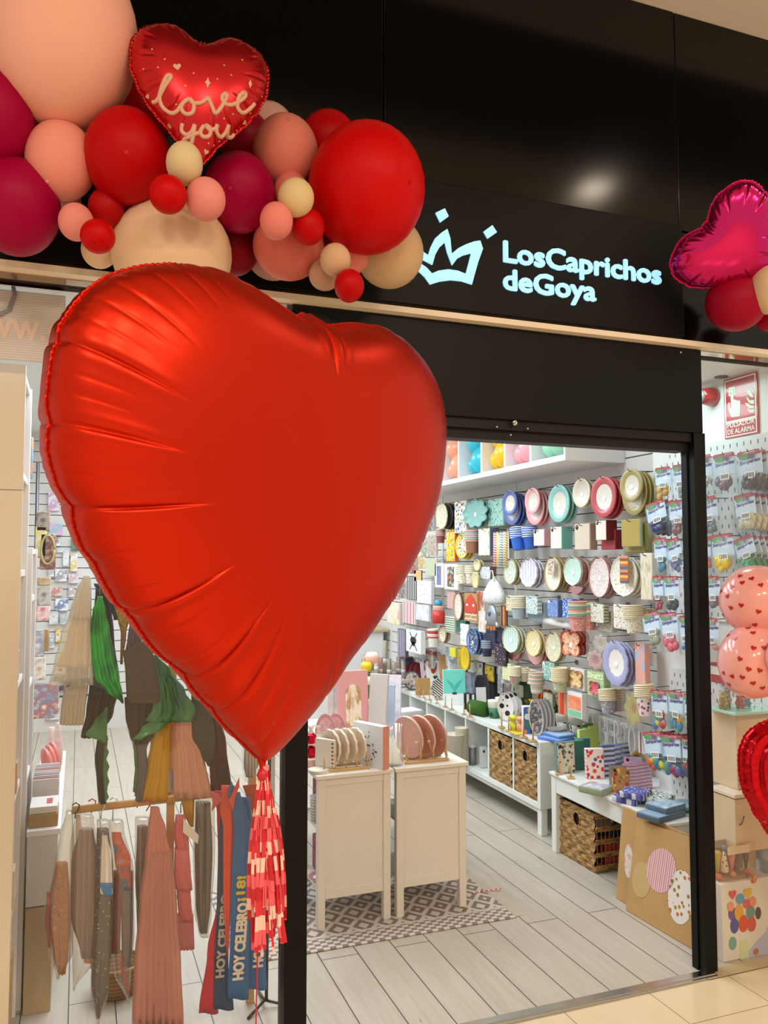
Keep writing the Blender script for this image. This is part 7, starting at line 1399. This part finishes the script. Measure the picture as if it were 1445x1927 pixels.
T('dark_costume', 'dark brown cloak hanging behind the green cape', 'costume', [('cloak', drape([(1100,180,205),(1200,172,215),(1290,168,226),(1340,162,214),(1388,152,188)], 2.93, .03, 4, .006), mat('2b2019', .7)), ('green_fin', drape([(1330,198,203),(1360,176,202),(1383,160,201),(1397,192,200)], 2.90, .01, 1, .002), IRI2), ('tail', drape([(1384,183,203),(1430,178,200),(1470,182,203),(1512,186,200)], 2.92, .02, 2, .003), mat('1d1c18', .6)), ('scalloped_edge', MB().add(*(lambda m_: (m_.v, m_.f))(pflat([(198,1384),(204,1390),(199,1402),(205,1415),(200,1428),(206,1442),(201,1456),(206,1470),(200,1486),(205,1500),(198,1510),(194,1450)], 2.908))), mat('2f6a35', .4))])
T('navy_costume', 'dark navy shiny costume shoulder beside the giant heart', 'costume', (drape([(1098,176,186),(1130,200,216),(1166,214,232)], 2.90, .02, 2, .003), mat('16263f', .35, .2)))
T('gold_strap', 'gold glitter strap hanging next to the brown felt skirt', 'strap', (drape([(1145,216,238),(1168,222,242),(1190,227,238),(1250,226,231)], 2.885, .01, 2, .002), marble(['3f301a', 'b08d3f', '5a4524'], 120, .35, .4)))
T('purple_costume', 'grey purple ruffled top above the brown felt skirt', 'costume', (drape([(1172,244,258),(1200,240,266),(1226,236,272)], 2.875, .03, 4, .004), mat('5a4f5c', .8)))
T('felt_skirt', 'brown grey felt skirt hanging in the middle of the costumes', 'skirt', [('skirt', drape([(1208,250,282),(1228,232,288),(1270,236,296),(1312,238,303),(1322,242,300)], 2.865, .03, 2, .004), marble(['45382d', '5a4a3c', '4a3d31'], 140, .9)), hanger(262, 1210, 2.875, UR)])
T('green_cape', 'second iridescent green cape right of the brown felt skirt', 'cape', [('cape', drape([(1232,288,296),(1262,288,322),(1300,292,348),(1335,286,370),(1358,272,364)], 2.88, .02, 4, .006), IRI2), ('tail_point', drape([(1352,285,330),(1372,265,305),(1392,250,268)], 2.884, .012, 1, .003), IRI2), hanger(296, 1236, 2.88, UR)])
T('sheer_costume', 'dark sheer costume with grey green tail below the felt skirt', 'costume', [('veil', drape([(1312,234,304),(1350,236,300),(1385,244,290),(1400,250,276)], 2.91, .02, 5, .006), clear('4a4038', .02, .5, .72)), ('tail', drape([(1375,246,292),(1410,252,276),(1440,254,278),(1480,251,272),(1508,256,268)], 2.92, .02, 2, .004), mat('5f5d60', .7)), ('green_edge', drape([(1380,248,254),(1420,252,258),(1455,254,260),(1490,250,256)], 2.905, .008, 1, .001), mat('2f6a3c', .5))])
T('yellow_costume', 'mustard yellow cloth hanging beside the wooden post', 'costume', (drape([(1345,288,319),(1400,283,319),(1450,273,318),(1506,254,316)], 2.935, .025, 3, .005), mat('b98a12', .7)))
T('olive_cape', 'dark olive pointed cape right of the second green cape', 'cape', (drape([(1270,352,360),(1310,360,380),(1345,360,400),(1385,362,405),(1420,378,402),(1441,390,394)], 2.90, .02, 2, .004), mat('35332a', .7)))
T('pink_costume', 'dusty pink cloth hanging right of the wooden post', 'costume', (drape([(1345,326,363),(1385,326,363),(1415,326,384),(1500,326,398)], 2.915, .03, 4, .006), mat('c4917c', .75)))
T('maroon_costume', 'dark maroon cloth behind the sashes', 'costume', (drape([(1335,390,410),(1400,392,426),(1488,396,436)], 2.93, .025, 3, .005), mat('3f1218', .7)))
T('fringe_bag', 'bag of silver grey fringe hanging under the giant heart', 'bag', [('fringe', drape([(1400,460,488),(1440,458,486),(1462,462,474)], 2.93, .02, 9, .003), stripes(['8a8884', 'c4c2be', '7a7874'], 90, 0, .3)), ('bag', drape([(1395,456,492),(1440,455,490),(1470,460,472)], 2.922, .03, 2, .002), clear('ffffff', .08, .08))])
# garments on the lower rail, each in its clear bag
lr = lambda u: ra.z+(rb_.z-ra.z)*(atY(u, 1500, RY).x-ra.x)/(rb_.x-ra.x)
BG = clear('f6f2ec', .10, .12, .08)
def bagged(name, label, cat, inner, bagrows, Y, hu, hv, hc='8a8a8c', extra=()):
    parts = [(n_, drape(r_, Y, *a_), m_) for n_, r_, a_, m_ in inner]+list(extra)
    if bagrows: parts.append(('clear_bag', drape(bagrows, Y-.002, .065, 2, .003), BG))
    if hu: parts.append(hanger(hu, hv, Y, lr(hu)+.012, hc))
    return T(name, label, cat, parts)
bagged('costume_bag', 'furry orange brown costume in a clear bag, leftmost on the lower rail', 'costume', [('fur', [(1625,104,128),(1680,95,131),(1750,94,131),(1800,100,129),(1828,108,124)], (.05, 3, .006), marble(['7a4a1f', 'b8783a', 'a05f2a', 'c98f50'], 60, .9, 0, (1, 1, 1), 4, .8)), ('red_trim', [(1680,88,96),(1730,85,94),(1780,90,95)], (.03, 1, .002), mat('a8222a', .6))], [(1528,124,136),(1575,112,140),(1640,98,140),(1710,83,138),(1790,90,138),(1834,106,113)], 2.93, 141, 1540, '2a2a2c')
bagged('costume_bag', 'mauve grey costume in a clear bag, second on the lower rail', 'costume', [('dress', [(1560,148,176),(1620,134,187),(1720,132,190),(1800,152,176)], (.04, 5, .006), stripes(['7a6468', '96807f', '8a7478'], 60, 0, .7)), ('stiff_card', [(1532,143,152),(1590,142,156)], (.01, 1, .001), mat('d9d2c4', .5)), ('orange_tag', [(1800,158,172),(1812,158,173)], (.01, 1, .001), mat('d9673a', .5))], [(1535,140,176),(1600,131,188),(1720,129,191),(1800,136,180),(1856,137,141)], 2.955, 172, 1530, 'b5222a')
bagged('polka_dress', 'dark polka dot dress with a blue and white card, third on the lower rail', 'costume', [('dress', [(1560,182,205),(1640,182,213),(1760,176,211),(1850,172,206),(1912,180,188)], (.04, 3, .006), dots('3f382f', ['e6e2da'], 70, .16, .7))], [(1545,182,206),(1640,181,214),(1780,174,211),(1860,170,205),(1922,181,187)], 2.915, 190, 1540, 'cfcfd0',
  [('card', drape([(1572,192,202),(1610,190,210),(1680,188,212),(1686,196,210)], 2.885, .006, 1, .001), mat('e2e4e6', .5)), ('blue_base', drape([(1662,187,212),(1686,195,210)], 2.880, .006, 1, .001), mat('3f7fb8', .4))])
bagged('costume_bag', 'red and grey costume with a pirate picture card, fourth on the lower rail', 'costume', [('red_part', [(1640,214,232),(1700,212,228),(1790,208,226)], (.04, 3, .004), mat('7f1a1e', .7)), ('grey_part', [(1640,226,250),(1740,228,250),(1815,230,248)], (.04, 4, .005), mat('6a6a74', .8))], [(1545,206,232),(1640,212,252),(1760,210,253),(1830,214,246),(1880,238,242)], 2.945, 212, 1545, 'dcdcdc',
  [('picture_card', drape([(1566,210,228),(1620,216,246),(1675,232,247)], 2.912, .006, 1, .001), marble(['7fa9cc', 'c9603a', '4a6a8a', 'dfe2e0'], 16)), ('red_ribbon', drape([(1800,224,230),(1870,238,244)], 2.92, .006, 1, .001), mat('b8323a', .5))])
bagged('costume_bag', 'brownish grey costume in a narrow clear bag, fifth on the lower rail', 'costume', [('coat', [(1555,258,278),(1650,255,284),(1760,258,284),(1800,272,282)], (.04, 3, .005), mat('6a5750', .8))], [(1540,254,282),(1650,253,287),(1800,266,286),(1825,276,282)], 2.96, 258, 1520, '3a3a3c')
bagged('pink_dress', 'long sheer dusty pink dress reaching the floor in the left window', 'dress', [('bodice', [(1520,283,300),(1560,278,312),(1620,272,324)], (.04, 5, .005), mat('c58478', .75)), ('veil', [(1600,274,324),(1700,262,333),(1820,252,341),(1926,248,346)], (.05, 8, .010), clear('d89a8c', .02, .6, .66)), ('veil_fold', [(1640,290,322),(1760,280,330),(1926,262,322)], (.03, 4, .008), clear('d08c7e', .02, .6, .5))], None, 2.87, 275, 1525, 'b8323a')
bagged('pink_dress', 'short coral pink ruffled dress right of the wooden post', 'dress', [('bodice', [(1535,330,348),(1565,326,354),(1600,330,356)], (.04, 3, .005), mat('cf6f70', .7)), ('ruffle', [(1596,328,356),(1640,327,359),(1672,330,362)], (.05, 9, .008), mat('d87c7c', .7)), ('ruffle', [(1668,332,358),(1700,334,360),(1731,337,364)], (.04, 9, .008), mat('cf7474', .7)), ('lace', [(1720,300,364),(1785,310,366)], (.03, 9, .006), clear('cf8a88', .02, .6, .5))], None, 2.90, 340, 1530)
T('white_card', 'slanted blank white card tucked into the coral dress', 'card', (pflat([(345,1540),(374,1572),(372,1588),(344,1566)], 2.862, .002), mat('d6d0c4', .5)))
bagged('costume_bag', 'shiny dark olive suit in a clear bag, last on the lower rail', 'costume', [('suit', [(1510,368,396),(1600,366,400),(1700,368,396),(1752,374,390)], (.05, 5, .006), mat('3d3a2c', .45)), ('yellow_collar', [(1500,340,366),(1530,345,365),(1555,356,364)], (.02, 2, .003), mat('b8891a', .6))], [(1498,362,404),(1600,363,405),(1720,366,398),(1758,374,392)], 2.94, 384, 1500)
# sashes with lettering
SB = mat('20619a', .4); SBd = mat('1d3f63', .45); SRd = mat('b5283c', .45); SCo = mat('cf4a3a', .45)
def sash(name, label, rows, Y, m, words=(), ph=0.0):
    parts = [('ribbon', drape(rows, Y, .006, 1, .006, 14, 6, ph), m)]
    for body, u, v, wpx, hpx, c in words:
        p = atY(u, v, Y-.012); k = mpp(p); a = MB(); text(a, body, frame(tuple(p), (.06, 0, 1), (-1, 0, 0)), wpx*k, hpx*k, .0008, .07); parts.append(('lettering', a, mat(c, .5)))
    return T(name, label, 'sash', parts, None)
WHT = 'd9cdbb'
sash('sash', 'crimson sash falling furthest left among the sashes', [(1488,402,428),(1530,408,424),(1600,410,420),(1700,408,414),(1790,390,406),(1907,374,411)], 2.84, SRd)
sash('sash', 'dark blue sash half hidden behind the main blue one, lettered in grey', [(1500,416,430),(1580,412,424),(1700,408,426),(1820,404,430),(1900,402,440)], 2.825, SBd, [('HOY CELEBRO', 421, 1838, 150, 15, 'a9a297')])
sash('sash', 'coral red sash twisted over the blue sashes', [(1478,416,442),(1520,414,444),(1560,420,441),(1680,420,437),(1760,424,432),(1800,427,430)], 2.80, SCo)
sash('sash', 'bright blue sash in front reading hoy celebro 18', [(1490,428,452),(1530,438,466),(1560,440,474),(1640,436,472),(1760,433,469),(1880,428,468)], 2.785, SB, [('HOY CELEBRO', 457, 1842, 138, 19, WHT), ('¡18!', 463, 1694, 44, 19, 'c9b23a')])
sash('sash', 'bright blue sash at right, partly behind the paper tassel', [(1500,452,470),(1560,462,476),(1700,466,482),(1800,468,500),(1862,466,502)], 2.82, SB, [('HOY CELEBRO', 494, 1818, 135, 18, WHT)])
T('ribbon_knot', 'knotted coral and blue ribbon ends on the rack over the sashes', 'ribbon', [('coral_end', pflat([(430,1505),(438,1490),(450,1462),(450,1480),(442,1500),(438,1525)], 2.775, .004), SCo), ('blue_end', pflat([(428,1490),(436,1470),(440,1482),(436,1500)], 2.79, .004), SB), ('pink_knot', pflat([(396,1490),(412,1494),(418,1506),(410,1512),(398,1526),(400,1510)], 2.78, .006), mat('b5505a', .5))])
T('red_flag', 'plain coral red pennant edge behind the tassel', 'flag', (pflat([(456,1478),(486,1475),(480,1530),(474,1528)], 2.86, .003), mat('b8402f', .5)))
p = atZ(222, 1898, 0.0)
T('wicker_basket', 'small round wicker basket on the floor behind the hanging costumes', 'basket', [('woven_body', MB().lathe([(.07, .001), (.085, .05), (.088, .10), (.080, .10), (.07, .02), (0, .02)], 30, Matrix.Translation((p.x, p.y+.12, 0))), stripes(['6f4f2a', 'a3794a', '8a6238'], 70, 2, .7)), ('rim', MB().tube([(p.x+.086*math.cos(t), p.y+.12+.086*math.sin(t), .103) for t in [k*math.pi/12 for k in range(25)]], .006, 6), wicker())])
# black tripod stand by the door post
b0 = atY(507, 1470, 2.90); hub = atY(498, 1882, 2.90)
T('tripod_stand', 'thin black tripod stand beside the door post', 'stand', [('pole', MB().tube([(hub.x+.006, 2.90, hub.z), (b0.x, 2.90, b0.z+.2)], .006, 10), BLACK)]+[('leg', MB().tube([(hub.x, 2.90, hub.z), (hub.x+dx_, 2.90+dy_, .004)], .005, 8), BLACK) for dx_, dy_ in ((-.07, -.06), (.08, -.03), (.0, .10))])
# narrow display bench with cards and plates behind the shelf
T('display_bench', 'narrow white display bench along the left shelf', 'bench', [('top', MB().rbox((-.150, 3.12, .60), (-.040, 4.37, .62), .002), W5), ('front', MB().rbox((-.148, 3.13, .36), (-.048, 4.36, .60), .002), mat('d6d6d2', .5)), ('base', MB().rbox((-.148, 3.13, 0), (-.06, 4.36, .355), .002), mat('b09a78', .5))])
for i in range(10): T('greeting_card', f'pale greeting card filed upright on the narrow bench, {["nearest","second","third","fourth","fifth","sixth","seventh","eighth","ninth","farthest"][i]} of the row', 'card', (MB().rbox((-.145, 3.36+.028*i, .62), (-.055, 3.362+.028*i+.004, .735), .001), mat(['e2ddd8', 'c98a8a', 'd9d4dc', 'b8b4b8', 'e6e2da'][i % 5], .4)), 'cards in the row')
T('card_tray', 'kraft tray at the near end of the narrow bench', 'tray', (MB().rbox((-.146, 3.15, .62), (-.05, 3.30, .665), .003), mat('a5824f', .6))); 
T('gift_box', 'flat white box with a small red spoon print on the kraft tray', 'box', [('box', MB().rbox((-.144, 3.155, .666), (-.052, 3.295, .690), .002), mat('dedbd4', .4)), ('spoon_print', MB().rbox((-.09, 3.19, .690), (-.07, 3.26, .6908), .0003), mat('b8323a', .5))])
for i in range(3):
    M = frame((-.105+.012*i, 3.72+.06*i, .70), (.4, -1, 0), (-.15, 0, 1)); T('paper_plate_pack', f'red rimmed oval plate pack on the narrow bench, {["nearest","middle","farthest"][i]} of three', 'paper plates', [('plates', plate_mb(M, .10, .155, .012, 'circle', .8), [mat('d9564f', .35), mat('e08078', .35)])], 'red plates on the narrow bench')
for i in range(2): T('bottle', f'pale pink tall bag on the narrow bench, {["left","right"][i]} of two', 'bag', (MB().lathe([(.018, 0), (.02, .10), (.008, .15), (.014, .19)], 12, Matrix.Translation((-.10+.03*i, 3.98+.1*i, .62))), marble(['e2b0ac', 'efd6d0'], 30)), 'pink bags on the narrow bench')
for i, y in enumerate((4.15, 4.22, 4.29)): T('display_peg', f'wooden peg of the narrow bench plate stand, {["nearest","middle","farthest"][i]}', 'display stand', (MB().tube([(-.07, y, .62), (-.07, y, .70)], .005, 8), EASEL), 'bench pegs')
# wire stand with bags between shelf and back wall
SX, SY = atY(66, 1100, 4.9).x, 4.9
T('display_stand', 'slim grey floor stand hung with bags, behind the left shelf', 'stand', [('pole', MB().tube([(SX, SY, 0), (SX, SY, 2.1)], .01, 10), DARKMETAL), ('base', MB().lathe([(.12, 0), (.12, .012), (0, .015)], 24, Matrix.Translation((SX, SY, 0))), DARKMETAL)])
for b, c, nm, cat, d in (((68,962,94,1000),['5a5048', 'a89a8c', '3f3834'],'gift_pack','pack','dark grey bundled pack, topmost'), ((66,990,88,1048),['dcdcd4', 'd9c46a', 'e4e4de'],'gift_bag','bag','white card bag with yellow dots'), ((75,1004,105,1072),['cfc39a', '7a2f38', 'e0d8b8'],'rope_bag','bag','cream bag with rope handle'), ((70,1086,96,1102),['b08a55', 'd9c8a8'],'gift_pack','pack','kraft topped straw pack'), ((70,1102,96,1140),['7f7468', 'cfc8c0', '9a8f84'],'straw_pack','straws','grey striped straw pack'), ((67,1140,94,1168),['d9707a', 'efd8d4', 'c9505f'],'straw_pack','straws','pink striped straw pack'), ((59,1185,84,1236),['e2e0e2', '9a98a0', 'e9e8ea'],'gift_bag','bag','white bag with grey star lines'), ((82,1184,92,1226),['a07a45', 'b58d55'],'kraft_box','box','narrow kraft box'), ((62,1236,86,1280),['c9a884', 'efe6dc', '8a6a4a'],'straw_pack','straws','brown and cream striped pack'), ((57,1286,110,1352),['efe0d6', 'b5706a', '8a8fa8', 'e6d6c8'],'ribbon_bag','bag','large clear bag of ribbons, lowest'), ((46,822,62,900),['8a4a9c', 'e08a4a', '4a8aa8', 'e4e0dc'],'gift_pack','pack','bright purple and orange pack, high up')):
    M, w, h = cardY(*b, SY-.03); rope = []
    if nm == 'rope_bag': rope = [('rope_handle', MB().tube([M @ Vector((w*.42*math.cos(t), h*.05+h*.40*math.sin(t), .012)) for t in [k*math.pi/10 for k in range(21)]], .006, 6), mat('b5a469', .6))]
    T(nm, d+' on the slim stand behind the left shelf', cat, [('wrapper', lbox(MB(), M, w, h, .028, 0, .006), marble(c, 22))]+rope)
# goods on the back wall
for i, (b, c1, c2, d) in enumerate((((103,1071,126,1095),'e4e2e4','8a8a92','white card with a dark slot'), ((128,1080,148,1098),'dedbe2','c9a0a8','white card with pinkish print'), ((103,1126,129,1150),'e6e4e2','3f5f9a','white box with blue and red print'), ((96,1105,118,1122),'cfc8c2','c9705a','pale tray with orange bits'), ((104,1182,114,1210),'d9a520','e8e0d0','yellow card with pink top'), ((92,1196,103,1220),'dcdde2','9aa0a8','pale grey card pack'), ((86,1302,112,1356),'e2e2e6','b08a6a','large white frame card'), ((100,1272,124,1300),'3a3a3c','5a5a5a','dark box near the skirting'), ((118,1035,130,1066),'cfd0da','e4e4ea','lilac white card'), ((132,1042,146,1076),'e2e4ea','d9b83a','white card with yellow corner'), ((106,1030,122,1040),'d8dae0','b8bcc8','pale grey blue card'), ((128,1102,140,1124),'e0dcd8','a89a98','small white tag card'), ((90,1060,102,1086),'e0e0e2','b0a8b0','white card by the stand'), ((90,925,112,962),'e0d9e6','c98fb8','white and rainbow pack'), ((92,985,118,1008),'d9a8d0','7fc0c8','rainbow striped pack'), ((94,1012,114,1028),'e4e4e6','4a4a4c','white pack with black line'), ((134,1010,150,1036),'3f6f5f','5a8a78','dark green round card'), ((150,1100,168,1132),'b8a0b8','d8c8d8','lilac card behind the tulle skirt'), ((92,1150,110,1176),'b9bcc0','dfe0e2','grey white pack'), ((112,1155,128,1176),'c8cccc','a8b0b0','pale green grey box'))):
    M, w, h = cardY(*b, 8.11); T('card_pack', d+' hanging on the far back wall', 'card', (lbox(MB(), M, w*.96, h*.96, .036, 0, .004), marble([c1, c2, c1, c1], 18)), 'card goods on the back wall')
# clear drum on the floor under the bench end
p = atZ(66, 1838, 0.0); T('clear_drum', 'clear plastic drum with a greenish ring on the floor at left', 'drum', [('drum', MB().lathe([(.07, 0), (.075, .16), (.07, .165), (0, .16)], 26, Matrix.Translation((p.x+.03, p.y+.12, 0))), clear('eef0f0', .08, .05, .18)), ('ring', MB().tube([(p.x+.03+.05*math.cos(t), p.y+.045, .07+.035*math.sin(t)) for t in [k*math.pi/12 for k in range(25)]], .006, 6), marble(['5f6a3a', 'a8a890', '4a5230'], 40, .3))])
